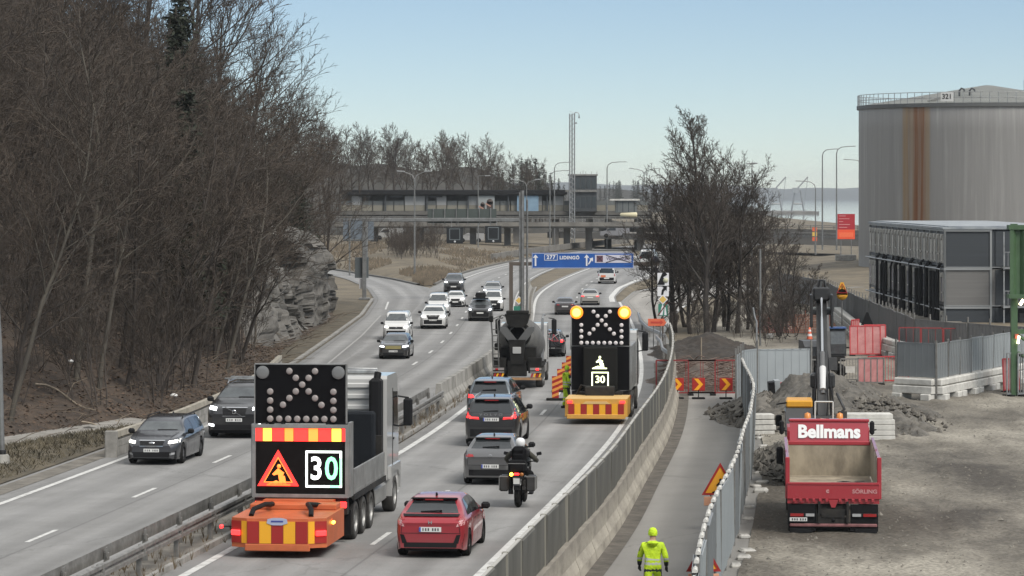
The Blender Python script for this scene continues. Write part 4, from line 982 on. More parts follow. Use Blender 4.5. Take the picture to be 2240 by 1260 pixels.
q = MB(); q.box((px_, py_, TZ + .95), (1.35, .06, .95), rz=a); q.obj('number_board', mat('white_board', (.62, .62, .6), .6), tk)
text('lettering', '321', .74, M_black, tk, (px_ + .05 * math.sin(a), py_ - .05, TZ + .95), rz=math.degrees(a), bold=.012)
q = MB()
for dx in (.0, 1.1):
    zb = TZ + .9; MB().tube([(-4.2 + dx, -8, zb), (-4.2 + dx, -8, zb + .85), (-4.0 + dx, -8, zb + 1.1), (-3.7 + dx, -8, zb + 1.0), (-3.65 + dx, -8, zb + .75)], .11, 6).obj('vent_pipe', M_dsteel, tk)
q.tube([(3.6, -4, TZ + 1.8), (3.6, -4, TZ + 3.0)], .25, 6); q.obj('vent_pipe', M_dsteel, tk)
for dx in (0,):
    q = MB()
    for k in range(12): q.box((-7.4 + k * .45, -10.2 + k * .75, TZ + .55 + k * .13), (1.0, .3, .12), rz=-.5)
    q.obj('roof_stair', M_galvd, tk)

# ------------------------------------------------------------------ site office: three storeys of stacked modules
M_mod = mat('dark_module_panel', (.036, .042, .049), .6, c2=(.028, .033, .038), scale=.6, stretch=(.15, 1, 6))
M_mod2 = mat('grey_module_panel', (.155, .152, .145), .6, c2=(.125, .122, .117), scale=.6, stretch=(.15, 1, 8))
M_modf = mat('module_frame', (.27, .28, .28), .5, .3)
M_snow = mat('white_roof_sheet', (.32, .34, .35), .6, c2=(.18, .2, .22), scale=.7)
MY = 222.0; s_ = FOC / MY
c0 = Vector((XA(2065, MY), MY)); c1 = Vector((XA(1902, 266), 266)); ux = (c1 - c0); LL = ux.length; ux.normalize()
off_rot = math.atan2(-ux.x, ux.y)
of = thing('site_office', 'three-storey block of stacked grey site office modules in front of the tank', 'building', (c0.x, c0.y, 0), off_rot)
# local: +Y runs along the long facade away from us, +X to the right (depth)
SH = 2.68; Z0 = ZA(753, MY) - 0.05; FW = (XA(2170, MY) - XA(2065, MY))
DEP = 10.5
for st_ in range(3):
    z0 = Z0 + st_ * SH
    nb = 6
    q = MB(); q.bx(.12, DEP, .06, LL, z0 + .05, z0 + SH - .1); q.obj('wall', M_mod if st_ != 1 else M_mod2, of)
    q = MB()
    for yy in (0, FW * .0): q.bx(0, .14, -.03, .11, z0, z0 + SH)
    q.bx(FW - .14, FW, -.03, .1, z0, z0 + SH); q.bx(0, FW, -.04, .05, z0 + SH - .17, z0 + SH - .02); q.bx(0.1, DEP, -.02, .05, z0 + .0, z0 + .06)
    for k in range(nb * 2 + 1): yy = LL * k / (nb * 2); q.bx(-.01, .12, yy, yy + .11, z0, z0 + SH)
    q.bx(-.02, .12, 0, LL, z0 + SH - .17, z0 + SH - .04)
    q.obj('module_frame', M_modf, of)
    wm = MB(); wm.bx(-.02, .1, -.42, .42, .35, 2.2); wme = wm.mesh('window', M_win if st_ == 2 else mat('lilac_pane', (.22, .21, .25), .25, spec=.6))
    fr = MB(); fr.bx(-.05, .1, -.5, -.42, .3, 2.25); fr.bx(-.05, .1, .42, .5, .3, 2.25); fr.bx(-.06, .1, -.5, .5, 2.2, 2.32); fr.bx(-.06, .1, -.5, .5, .9, .98); fr.bx(-.12, .1, -.22, .22, 2.02, 2.3); fre = fr.mesh('frame', M_concw)
    wp = MB(); wp.bx(-.035, .1, -.24, .24, .4, 1.9); wpe = wp.mesh('blind', M_concw)
    for k in range(nb * 4):
        yy = LL * (k + .5) / (nb * 4)
        w_ = put('window', wme, of, (0, yy, z0)); put('frame', fre, w_)
        if (k * 7 + st_ * 3) % 5 < 3: put('blind', wpe, w_)
    # front: balcony side with doors
    q = MB(); q.bx(FW + .25, DEP, -.02, .05, z0 + .1, z0 + SH - .15); q.obj('wall', M_mod, of)
    if st_ < 3:
        d_ = MB(); d_.bx(FW + 1.9, FW + 3.1, -.08, -.02, z0 + .08, z0 + 2.2); d_.obj('door', M_concw if st_ == 2 else M_mod2, of)
        q = MB(); q.bx(FW + .6, DEP, -1.5, -.05, z0 - .06, z0 + .06); q.obj('balcony', M_galv, of)
        q = MB()
        for k in range(26): xx = FW + .65 + k * .23; q.bx(xx - .015, xx + .015, -1.5, -1.47, z0, z0 + 1.1)
        q.bx(FW + .6, DEP, -1.51, -1.46, z0 + 1.08, z0 + 1.13)
        for xx in (FW + .6, FW + 1.3, FW + 4.2): q.bx(xx - .04, xx + .04, -1.5, -1.42, z0 - .1, z0 + 2.5)
        q.obj('balcony_rail', M_galv, of)
q = MB(); q.bx(-.1, DEP, -.1, LL + .1, Z0 + 3 * SH - .02, Z0 + 3 * SH + .12); q.bx(.4, DEP - 1, .5, LL - 1, Z0 + 3 * SH + .12, Z0 + 3 * SH + .2); q.obj('roof', M_snow, of)
q = MB(); random.seed(3)
for yy in [LL * (k + .5) / 15 for k in range(15)]:
    if random.random() < .5: MB().tube([(-.25, yy, Z0 - .2), (-.25, yy, Z0 + 2 * SH + random.uniform(-.6, .3)), (0, yy, Z0 + 2 * SH + .3)], random.choice([.09, .13, .16]), 6).obj('vent_hose', M_black, of)
for yy in (2.5, 4, 10, 12, 20, 31): MB().tube([(-.3, yy, Z0 - .2), (-.3, yy, Z0 + 2 * SH - .3)], .2, 6).obj('vent_hose', M_black, of)
q = MB()
for z in (Z0 + SH * 2 - .1, Z0 + SH - .2): q.tube([(-.32, 0, z), (-.32, LL, z)], .05, 4)
q.obj('service_pipe', M_galv, of)

# ------------------------------------------------------------------ hoardings
M_hoard = mat('pale_hoarding', (.31, .335, .345), .55, c2=(.245, .268, .276), scale=.8, stretch=(1, 1, .3))
M_hoard2 = mat('dark_hoarding', (.20, .202, .20), .6, c2=(.155, .158, .158), scale=.6, stretch=(1, 1, .3))
def hoard_panel(m, h, ribs=7):
    q = MB(); q.bx(-.5, .5, -.015, .015, 0, h)
    for k in range(ribs): x = -.45 + .9 * k / (ribs - 1); q.bx(x - .015, x + .015, -.03, .03, .02, h - .02)
    q.bx(-.5, .5, -.03, .03, h - .06, h)
    return q.mesh('panel', m)
def hoarding(name, label, pts, z0, h, m, pw=2.4, post=.25, jit=.02, m2=None):
    t = thing(name, label, 'hoarding', (0, 0, 0))
    pme = hoard_panel(m, h); pm2_ = hoard_panel(m2 or m, h); q = MB(); q.bx(-.035, .035, -.035, .035, -z0, h + post); q.bx(-.04, .04, -.04, .04, h * .5, h * .5 + .1); qme = q.mesh('post', M_galvd)
    for a, b in zip(pts[:-1], pts[1:]):
        a, b = Vector(a), Vector(b); L = (b - a).length; n = max(1, round(L / pw)); d = (b - a) / L; rz = math.atan2(d.y, d.x)
        for i in range(n):
            p = a + d * L * (i + .5) / n
            o = put('panel', pm2_ if random.random() < .4 else pme, t, (p.x, p.y, z0 + random.uniform(-jit, jit)), rz + random.uniform(-jit, jit)); o.scale.x = L / n * .985
            o.rotation_euler.x = random.uniform(-jit, jit) * 1.5
            p = a + d * L * i / n; put('post', qme, t, (p.x, p.y, z0), rz)
        put('post', qme, t, (b.x, b.y, z0), rz)
    return t
random.seed(31)
fpts = [(Fc(y), y) for y in (52, 60, 68, 76, 84, 92, 100, 106, 112, 119, 126, 131)]
hf = hoarding('site_fence', 'long grey sheet metal fence between the access road and the gravel yard', fpts, .12, 2.08, M_hoard, 2.4, .0, m2=mat('mid_hoarding', (.19, .205, .212), .55, c2=(.15, .163, .168), scale=.8, stretch=(1, 1, .3)))
cap = MB(); cap.prism([(-.05, 0), (.05, 0), (.04, .05), (0, .075), (-.04, .05)], 'Y', -.42, .42); cme2 = cap.mesh('top_clip', M_concw)
M_concf = mat('foot_concrete', (.42, .41, .38), .85, c2=(.25, .24, .22), scale=4)
ft = MB(); ft.box((.3, 0, .08), (.4, .5, .2), ch=.06); fte = ft.mesh('foot_block', M_concf)
for y in ys(53, 130, 1.45):
    o = put('top_clip', cme2, hf, (Fc(y), y, 2.2), -hdg(Fc, y)); o.rotation_euler.x = random.uniform(-.05, .05); o.scale.y = random.uniform(.7, 1)
for y in ys(53, 118, 1.6):
    if random.random() < .8: o = put('foot_block', fte, hf, (Fc(y) + random.uniform(-.05, .1), y, random.uniform(-.06, 0)), random.uniform(-.5, .5)); o.scale = [random.uniform(.6, 1.1) for _ in range(3)]
hoarding('site_fence', 'pale grey corner fence behind the stacked boards at the end of the access road', [(9.2, 131.5), (9.9, 137), (10.6, 138.4), (13.0, 139)], .12, 2.1, M_hoard, 1.7, .35)
HR = [G(1960, 872).xy, G(2048, 877).xy, G(2195, 846).xy, G(2290, 826).xy]
hoarding('site_fence', 'pale grey sheet fence standing on white concrete barriers at the right edge of the yard', HR, .98, 1.5, M_hoard, 1.75, .12, m2=mat('mid_hoarding', (.19, .205, .212), .55, c2=(.15, .163, .168), scale=.8, stretch=(1, 1, .3)))
HB = [(XA(1690, 270), 270), (XA(1800, 244), 244), (XA(1880, 206), 206), (XA(2000, 171), 171), (XA(2070, 167), 167), (XA(2215, 161), 161), (XA(2300, 158), 158)]
hoarding('site_fence', 'long dark grey fence running from the dark trees along the site office', HB, .1, 2.15, M_hoard2, 2.4, .3)
bm_ = MB(); bm_.prism([(-.36, .0), (.36, .0), (.36, .12), (.3, .38), (.26, .4), (.26, .7), (.2, .93), (-.2, .93), (-.26, .7), (-.26, .4), (-.3, .38), (-.36, .12)], 'X', -1.2, 1.2)
bm2 = MB(); bm2.bx(-1.2, 1.2, -.3, .3, .28, .62, ch=.03); bm2.bx(-1.17, 1.17, -.24, .24, .64, .94, ch=.05); bm2.bx(-1.15, -.6, -.42, .42, 0, .29, ch=.03); bm2.bx(.6, 1.15, -.42, .42, 0, .29, ch=.03)
bme = bm2.mesh('concrete_barrier', M_concw)
nn = 0
for a, b in zip(HR[:-1], HR[1:]):
    L = (b - a).length; n = max(1, round(L / 2.45)); d = (b - a) / L
    for i in range(n):
        p = a + d * L * (i + .5) / n; o = put('concrete_barrier', bme, None, (p.x, p.y, 0), math.atan2(d.y, d.x)); o.scale.x = L / n / 2.45
        tag(o, 'white concrete barrier in the row carrying the fence at the right of the yard' if nn else 'white concrete barrier at the left corner of the row under the pale fence', 'barrier', 'white barriers under the right fence'); nn += 1
BW = [(XA(1832, 224), 224), (XA(1893, 188), 188), (XA(1945, 176), 176), (XA(2005, 168), 168), (XA(2060, 164.5), 164.5)]
for a, b in zip(BW[:-1], BW[1:]):
    a, b = Vector(a), Vector(b); L = (b - a).length; n = max(1, round(L / 2.45)); d = (b - a) / L
    for i in range(n):
        p = a + d * L * (i + .5) / n; o = put('concrete_barrier', bme, None, (p.x, p.y, 0), math.atan2(d.y, d.x))
        tag(o, 'white concrete barrier in the row beside the dark grey fence', 'barrier', 'white barriers along the dark fence')
# ---- red and white mesh barriers
M_redm = mat('red_plastic', (.45, .045, .05), .5, var=.15); M_redn = mat('faded_red_net', (.52, .25, .24), .7, c2=(.42, .16, .16), scale=2)
def mesh_barrier(label, x, y, w, h, rz, tilt=0, net=False, group=None, name='mesh_barrier', m=None, z=0, step=.13):
    m = m or M_redm
    t = thing(name, label, 'barrier', (x, y, z), rz, group); t.rotation_euler = (tilt, 0, rz)
    q = MB()
    for xx in (-w / 2, w / 2): q.bx(xx - .03, xx + .03, -.025, .025, 0, h)
    for zz_ in (.12, h): q.bx(-w / 2, w / 2, -.025, .025, zz_ - .03, zz_ + .03)
    q.obj('frame', m, t)
    if net:
        q = MB(); q.bx(-w / 2 + .03, w / 2 - .03, -.006, .006, .15, h - .03); q.obj('net', M_redn, t)
        q = MB()
        for k in range(1, 4): xx = -w / 2 + w * k / 4; q.bx(xx - .025, xx + .025, -.02, .0, .15, h - .03)
        q.obj('strut', m, t)
    else:
        bb = MB(); bb.bx(-.011, .011, -.011, .011, .15, h - .03); bme_ = bb.mesh('bar', m); n = max(3, int(w / step))
        for k in range(1, n): put('bar', bme_, t, (-w / 2 + w * k / n, 0, 0))
    for xx in (-w / 2 + .1, w / 2 - .1): MB().bx(xx - .12, xx + .12, -.3, .3, -.0, .08).obj('foot', M_rubber, t)
    return t
for px, py, w, lb, net, tl in [(1893, 779, 1.7, 'tall faded red net barrier standing beside the white barrier row', True, -.05), (1868, 762, 1.2, 'deep red net barrier turned edge-on behind the dark excavator cab', True, .05),
                         (1915, 776, 1.2, 'faded red net barrier at the right end of the row by the white barriers', True, -.1)]:
    p = G(px, py); mesh_barrier(lb, p.x, p.y, w, 1.65, .12 if px != 1868 else 1.1, tl, net)
p = G(1943, 838); mesh_barrier('dark red bar gate closing the gap in front of the soil heap', p.x, p.y, 1.9, 1.25, 0)
p = G(1862, 836); mesh_barrier('grey bar gate with a white sheet right of the excavator boom', p.x, p.y, 1.0, 1.1, 0, m=M_galvd)
q = MB(); q.bx(-.22, .22, -.04, -.02, .45, .75); tag(q.obj('notice', M_concw, None, (p.x - .05, p.y - .02, 0)), 'white notice sheet tied to the grey bar gate', 'notice')
p = G(1782, 838); mesh_barrier('grey bar gate left of the excavator boom', p.x, p.y, 1.0, 1.1, 0, m=M_galvd)
p = G(1905, 842); t = mesh_barrier('brownish mesh panel between the two bar gates', p.x, p.y, 1.2, 1.25, 0, net=True, m=M_galvd)
p = G(1530, 868)
for k, (px, w) in enumerate(((1500, 2.6), (1570, 2.6))):
    p = G(px, 865); mesh_barrier(['thin red wire barrier behind the left chevron boards', 'thin red wire barrier behind the right chevron board'][k], p.x, p.y, w, 1.55, 0, m=mat('thin_red', (.22, .03, .03), .6), step=.62)
p = G(2213, 858); mesh_barrier('red and white net barrier leaning at the right edge of the photo', p.x, p.y, .75, 1.5, .3, -.1, True)
for k in range(2):
    p = G(2226 + 24 * k, 868); mesh_barrier(['grey wire fence section beside the red net barrier', 'grey wire fence section cut by the right edge of the photo'][k], p.x, p.y + .4, 1.0, 1.9, .5, m=M_galv)
for k in range(3):
    px = 1990 + k * 46; mesh_barrier(['thin red railing on the white barriers, left section above the pale corner fence', 'thin red railing on the white barriers, middle section above the pale fence', 'thin red railing on the white barriers, right section above the pale fence'][k], XA(px, 167), 167 - k * .5, 1.1, 1.1, -.05, 0, m=mat('thin_red', (.22, .03, .03), .6), step=.36, z=.82)
# long orange-brown net fence behind
M_onet = mat('orange_net', (.22, .085, .05), .8, c2=(.13, .06, .04), scale=3)
t = thing('net_fence', 'orange-brown plastic net fence behind the parked bicycles', 'fence', (XA(1735, 203), 203, 0)); w_ = XA(1810, 203) - XA(1650, 203)
q = MB()
for k in range(46): xx = -w_ / 2 + w_ * k / 45; q.bx(xx - .02, xx + .02, -.008, .008, .05, 1.25)
for k in range(12): q.bx(-w_ / 2, w_ / 2, -.009, .009, .08 + .1 * k, .12 + .1 * k)
q.obj('net', M_onet, t)
pm = MB(); pm.bx(-.03, .03, -.03, .03, -.05, 1.5); pme = pm.mesh('post', mat('rust_post', (.16, .06, .04), .8))
for k in range(7): put('post', pme, t, (-w_ / 2 + w_ * k / 6, -.03, 0))
# ---- chevron boards
M_chr = mat('chevron_red', (.36, .02, .015), .5); M_chy = mat('chevron_yellow', (.85, .38, .015), .5)
def chevron(label, px):
    p = G(px, 873); t = thing('chevron_board', label, 'road sign', (p.x, p.y, 0), 0, 'red chevron boards closing the access road')
    q = MB(); q.bx(-.28, .28, -.015, .015, .36, .92, ch=.01); q.obj('board', M_chr, t)
    q = MB(); q.prism([(-.2, .39), (-.02, .39), (.2, .64), (-.02, .89), (-.2, .89), (.02, .64)], 'Y', -.022, -.016); q.obj('arrow', M_chy, t)
    q = MB(); q.bx(-.02, .02, -.02, .02, .08, .4); q.bx(-.28, .28, -.18, .18, 0, .08, ch=.02); q.obj('foot', M_rubber, t)
chevron('red board with a yellow chevron, left of the three closing the access road', 1482)
chevron('red board with a yellow chevron, middle of the three closing the access road', 1528)
chevron('red board with a yellow chevron, right of the three beside the fence', 1588)
# ---- heaps
def heap(name, label, cx, cy_, rx, ry, h, m, seed, n=70, sharp=1.2, kind=None):
    q = MB(); Pg = []
    for i in range(n + 1):
        row = []
        for j in range(n + 1):
            u, v = -1 + 2 * i / n, -1 + 2 * j / n
            x, y = cx + rx * u, cy_ + ry * v; d = math.hypot(u, v) + .22 * noise.noise(Vector((u * 2.2 + seed, v * 2.2, 0)))
            z = h * max(0, 1 - d) ** sharp * 1.25
            k = min(1, z / .15)
            z += k * (.20 * h * noise.noise(Vector((x * 1.3, y * .9, seed))) + .10 * h * noise.noise(Vector((x * 4, y * 3, seed))) + .06 * h * noise.noise(Vector((x * 11, y * 8, seed))))
            row.append((x, y, max(-.05, z - .04)))
        Pg.append(row)
    q.grid(Pg, n + 1, n + 1)
    o = q.obj(name, m)
    return tag(o, label, 'heap') if not kind else tag(o, kind=kind)
M_soil = mat('grey_soil', (.15, .138, .118), .95, c2=(.05, .046, .04), scale=1.6, detail=9, bump=1, bscale=9)
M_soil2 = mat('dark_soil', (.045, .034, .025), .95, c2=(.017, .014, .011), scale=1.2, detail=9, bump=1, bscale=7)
heap('soil_heap', 'large grey-brown heap of clumpy soil behind the red dump truck', 12.6, 127, 4.6, 11.5, 1.55, M_soil, 2, 90)
heap('soil_heap', 'lower pale soil heap left of the yellow excavator', 10.2, 128, 2.4, 9, .85, mat('pale_soil', (.19, .175, .15), .95, c2=(.09, .083, .072), scale=1.5, detail=9, bump=1), 5, 60)
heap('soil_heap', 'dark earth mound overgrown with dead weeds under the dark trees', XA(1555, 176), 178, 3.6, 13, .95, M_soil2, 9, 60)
heap('soil_heap', 'tangled brush heap behind the red chevron boards', XA(1530, 150), 151, 2.6, 7, .75, mat('brush_soil', (.13, .10, .08), .95, c2=(.05, .04, .034), scale=2, detail=9, bump=1), 12, 50)
random.seed(14)
br = MB()
for k in range(260):
    px = random.uniform(1480, 1625); Y = random.uniform(143, 160); x = XA(px, Y); L = random.uniform(.5, 2.4); a = random.uniform(-.6, .6); x -= L / 2
    z = random.uniform(.05, .7); br.tube([(x, Y, z), (x + L * .5 * math.cos(a), Y + .3 * math.sin(a), z + random.uniform(-.1, .3)), (x + L * math.cos(a), Y + .6 * math.sin(a), max(.03, z + random.uniform(-.5, .4)))], random.uniform(.012, .035), 3, caps=False)
tag(br.obj('brush_pile', mat('brush_wood', (.19, .135, .11), .9, c2=(.085, .06, .05), scale=1.5)), kind='stuff')
cl = MB()
for k in range(1500):
    cx, cy_, rx, ry, h = random.choice([(12.6, 127, 4.6, 11.5, 1.55), (12.6, 127, 4.6, 11.5, 1.55), (10.2, 128, 2.4, 9, .85)]); a = random.uniform(0, 6.28); r_ = random.random() ** .7; x, y = cx + rx * r_ * math.cos(a), cy_ + ry * r_ * math.sin(a); z = max(0, h * (1 - r_) ** 1.2 * 1.15); s = random.uniform(.04, .17) * random.uniform(.5, 1.2)
    vv = [Vector((x, y, z + s * .1)) + Vector(q_) * s * random.uniform(.6, 1.3) for q_ in ((1, .2, 0), (-.1, 1, .1), (-1, 0, -.1), (.2, -1, 0), (.1, 0, .9), (0, .1, -.9))]
    cl.add(vv, [(0, 1, 4), (1, 2, 4), (2, 3, 4), (3, 0, 4), (1, 0, 5), (2, 1, 5), (3, 2, 5), (0, 3, 5)])
tag(cl.obj('soil_clods', mat('clod_soil', (.17, .155, .13), .95, c2=(.05, .045, .04), scale=2.5)), kind='stuff')
sb = MB()
for k in range(900):
    a = random.uniform(0, 6.28); r_ = random.random() ** .6; x = 9.0 + 1.2 * r_ * math.cos(a); y = 104 + 6.5 * r_ * math.sin(a); z = max(0, .75 * (1 - r_)) ; s = random.uniform(.06, .17)
    vv = [Vector((random.uniform(-1, 1), random.uniform(-1, 1), random.uniform(-.7, .8))).normalized() * s * random.uniform(.7, 1.2) + Vector((x, y, z + s * .4)) for _ in range(6)]
    c = sum(vv, Vector()) / 6
    dirs = [Vector(q_) for q_ in ((1, 0, 0), (0, 1, 0), (-1, 0, 0), (0, -1, 0), (0, 0, 1), (0, 0, -1))]
    vv = [Vector((x, y, z + s * .4)) + d * s * random.uniform(.6, 1.3) + Vector((random.uniform(-.3, .3), random.uniform(-.3, .3), 0)) * s for d in dirs]
    sb.add(vv, [(0, 1, 4), (1, 2, 4), (2, 3, 4), (3, 0, 4), (1, 0, 5), (2, 1, 5), (3, 2, 5), (0, 3, 5)])
tag(sb.obj('rubble', mat('rubble_stone', (.21, .195, .17), .9, c2=(.075, .07, .062), scale=1.6)), kind='stuff')
# ---- white slabs, boards
sl_ = MB(); sl_.box((0, 0, 0), (1.75, .9, .185), ch=.015); sle = sl_.mesh('slab', M_concw)
t = thing('slab_stack', 'stack of five long white concrete slabs right of the dump truck body', 'slab stack', (XA(1902, 116), 116, 0), .02)
for k in range(5): o = put('slab', sle, t, (random.uniform(-.02, .02) - (.06 if k == 4 else 0), (.12 if k == 4 else 0), .1 + k * .195)); o.scale = (1, 1, 1)
t = thing('slab_stack', 'low stack of pale kerb slabs beside the fence left of the soil heap', 'slab stack', (XA(1668, 118), 118.5, 0), .1)
for k in range(4): o = put('slab', sle, t, (random.uniform(-.04, .04), 0, .1 + k * .2)); o.scale = (.5, .9, .95)
for px, m_, lb, a, h in ((1688, M_black, 'black board leaning upright in the fence corner', -.1, 1.35), (1700, M_hoard, 'grey board leaning between the black and the red one', -.05, 1.4), (1706, M_black, 'second black board leaning beside the red board', -.16, 1.3), (1716, mat('red_board', (.5, .025, .03), .5), 'bright red board leaning upright in the fence corner', .03, 1.25)):
    q = MB(); q.box((0, 0, h / 2), (.22 if px != 1706 else .12, .9, h), ry=a, ch=.01); tag(q.obj('leaning_board', m_, None, (XA(px, 129) , 129 + (px - 1700) * .03, .03)), lb, 'board')
q = MB(); q.box((0, 0, .14), (.65, .35, .28), ch=.04); tag(q.obj('concrete_block', M_concw, None, (XA(1665, 127), 127, 0), .2), 'small white concrete foot near the leaning boards', 'block')
# ---- green steel frame at the right edge
M_green = mat('green_steel', (.055, .105, .05), .5, var=.15, scale=1); gy = 141.0
t = thing('green_gantry', 'green steel frame carrying corrugated green sheeting at the right edge', 'steel frame', (XA(2226, gy), gy, 0))
q = MB()
for xx in (-.16, 2.6): q.bx(xx - .14, xx + .14, -.14, .14, 0, 7.6)
q.bx(-.3, 3, -.1, .1, 2.75, 2.95); q.bx(-.3, 3, -.1, .1, 4.35, 4.5); q.obj('post', M_green, t)
q = MB(); q.tube([(0, 0, 2.7), (1.2, 0, 1.9), (2.4, 0, 2.7)], .08, 5); q.tube([(0, 0, 1.9), (1.4, 0, 1.25)], .1, 5); q.obj('brace', M_green, t)
q = MB()
pts = []
n = 22
vs = []
for k in range(n + 1):
    x = -.4 + 3.4 * k / n; y = -.3 + (.09 if (k // 2) % 2 else -.09)
    vs += [(x, y, 4.5), (x, y, 7.35)]
q.add(vs, [(2 * k, 2 * k + 2, 2 * k + 3, 2 * k + 1) for k in range(n)]); q.bx(-.45, 3, -.42, .2, 7.35, 7.55); q.bx(-.45, 3, -.45, .3, 4.32, 4.5); q.obj('sheeting', M_green, t)
M_lampon = mat('lit_lamp', (.9, .8, .55), .4, emit=5, ecol=(1, .86, .55))
q = MB(); q.box((.14, -.25, 4.15), (.12, .08, .28), ry=.6); q.obj('work_lamp', M_lampon, t)
q = MB(); q.box((.0, -.25, 2.5), (.09, .08, .34), ry=.15); q.obj('work_lamp', M_lampon, t)
q = MB(); q.bx(-.15, .0, -.2, -.05, 2.55, 2.75); q.obj('work_lamp', mat('red_lamp_off', (.4, .1, .06), .5), t)
# ------------------------------------------------------------------ cars
def paint(name, c, metal=.35, rough=.32, dirt=True):
    """car paint with clear coat, a film of road dust and dirt thicker near the sills (the dirt has its own place on the body)"""
    key = 'paint_' + name
    if key in MATS: return MATS[key]
    m = bpy.data.materials.new(key); m.use_nodes = True; nt = m.node_tree; b = nt.nodes['Principled BSDF']; N = nt.nodes.new; K = nt.links.new
    b.inputs['Metallic'].default_value = metal; b.inputs['Coat Weight'].default_value = 1.0; b.inputs['Coat Roughness'].default_value = .04
    tc = N('ShaderNodeTexCoord'); n = N('ShaderNodeTexNoise'); n.inputs['Scale'].default_value = 2.2; n.inputs['Detail'].default_value = 6; K(tc.outputs['Object'], n.inputs['Vector'])
    sp = N('ShaderNodeSeparateXYZ'); K(tc.outputs['Object'], sp.inputs[0])
    mr = N('ShaderNodeMapRange'); mr.inputs['From Min'].default_value = .75; mr.inputs['From Max'].default_value = .2; mr.inputs['To Min'].default_value = .05; mr.inputs['To Max'].default_value = .55; K(sp.outputs[2], mr.inputs['Value'])
    mu = N('ShaderNodeMath'); mu.operation = 'MULTIPLY'; K(n.outputs[0], mu.inputs[0]); K(mr.outputs[0], mu.inputs[1])
    mx = N('ShaderNodeMixRGB'); K(mu.outputs[0], mx.inputs[0]); mx.inputs[1].default_value = (*c, 1); mx.inputs[2].default_value = (.13, .12, .105, 1); K(mx.outputs[0], b.inputs['Base Color'])
    r2 = N('ShaderNodeMath'); r2.operation = 'MULTIPLY_ADD'; K(mu.outputs[0], r2.inputs[0]); r2.inputs[1].default_value = .8; r2.inputs[2].default_value = rough; K(r2.outputs[0], b.inputs['Roughness'])
    MATS[key] = m; return m
M_glass = mat('car_glass', (.018, .021, .023), .06, spec=.75, coat=.3)
M_glassl = mat('windscreen_glass', (.085, .095, .098), .08, spec=.7, c2=(.04, .046, .05), scale=1.6, coat=.4)
M_trim = mat('black_trim', (.011, .011, .012), .6, spec=.2)
M_chrome = mat('chrome', (.55, .56, .57), .18, .9)
M_rim = mat('alloy_rim', (.28, .28, .29), .35, .8)
M_plate = mat('number_plate', (.62, .62, .60), .5)
M_ink = mat('plate_ink', (.06, .06, .065), .6)
M_tail = mat('tail_lamp', (.28, .012, .014), .2, coat=.6)
M_tailon = mat('tail_lamp_lit', (.5, .02, .02), .3, emit=2.2, ecol=(1, .03, .03))
M_head = mat('head_lamp_lit', (.9, .9, .85), .2, emit=2.4, ecol=(1, .97, .86))
M_headc = mat('head_lamp_cool', (.9, .9, .9), .2, emit=3.0, ecol=(.93, .97, 1))
M_headoff = mat('head_lamp_glass', (.42, .43, .44), .12, .3, coat=.5)
M_amber = mat('amber_lit', (1, .5, .05), .3, emit=5, ecol=(1, .48, .05))
WHEELS = {}
def wheel_meshes(r, w):
    k = (round(r, 3), round(w, 3))
    if k not in WHEELS:
        q = MB(); h = w / 2
        q.lathe([(-h, r * .66), (-h, r * .9), (-h * .7, r), (h * .7, r), (h, r * .9), (h, r * .66), (h * .4, r * .6), (-h * .4, r * .6), (-h, r * .66)], axis='X', n=24)
        ty = q.mesh('wheel', M_rubber)
        q = MB()
        for s in (-1, 1):
            q.lathe([(s * h * .55, .001), (s * h * .6, r * .18)], axis='X', n=12, mi=0)
            for a in range(5):
                g = a * 2 * math.pi / 5
                pts = []
                for (rr, ww) in ((r * .1, .05), (r * .64, .075)):
                    for sg in (-1, 1):
                        pts.append((s * h * .62, rr * math.cos(g) - sg * ww * r / .33 * math.sin(g), rr * math.sin(g) + sg * ww * r / .33 * math.cos(g)))
                q.add(pts, [(0, 1, 3, 2)])
            q.lathe([(s * h * .5, r * .6), (s * h * .85, r * .67)], axis='X', n=24)
            q.lathe([(s * h * .3, .01), (s * h * .3, r * .62)], axis='X', n=16, mi=1)
        WHEELS[k] = (ty, q.mesh('rim', [M_rim, M_trim]))
    return WHEELS[k]
def cr(pts, t):                      # Catmull-Rom through (t, v) points
    n = len(pts)
    if t <= pts[0][0]: return pts[0][1]
    if t >= pts[-1][0]: return pts[-1][1]
    i = max(k for k in range(n - 1) if pts[k][0] <= t)
    t0, a = pts[i]; t1, b = pts[i + 1]; u = (t - t0) / (t1 - t0)
    def slope(k):
        if k == 0 or k == n - 1: return 0 if n < 3 else (pts[1][1] - pts[0][1]) / (pts[1][0] - pts[0][0]) if k == 0 else (pts[-1][1] - pts[-2][1]) / (pts[-1][0] - pts[-2][0])
        d0 = (pts[k][1] - pts[k - 1][1]) / (pts[k][0] - pts[k - 1][0]); d1 = (pts[k + 1][1] - pts[k][1]) / (pts[k + 1][0] - pts[k][0])
        return 0 if d0 * d1 <= 0 else 2 * d0 * d1 / (d0 + d1)
    h = t1 - t0; m0, m1 = slope(i) * h, slope(i + 1) * h
    return (2 * u ** 3 - 3 * u * u + 1) * a + (u ** 3 - 2 * u * u + u) * m0 + (-2 * u ** 3 + 3 * u * u) * b + (u ** 3 - u * u) * m1
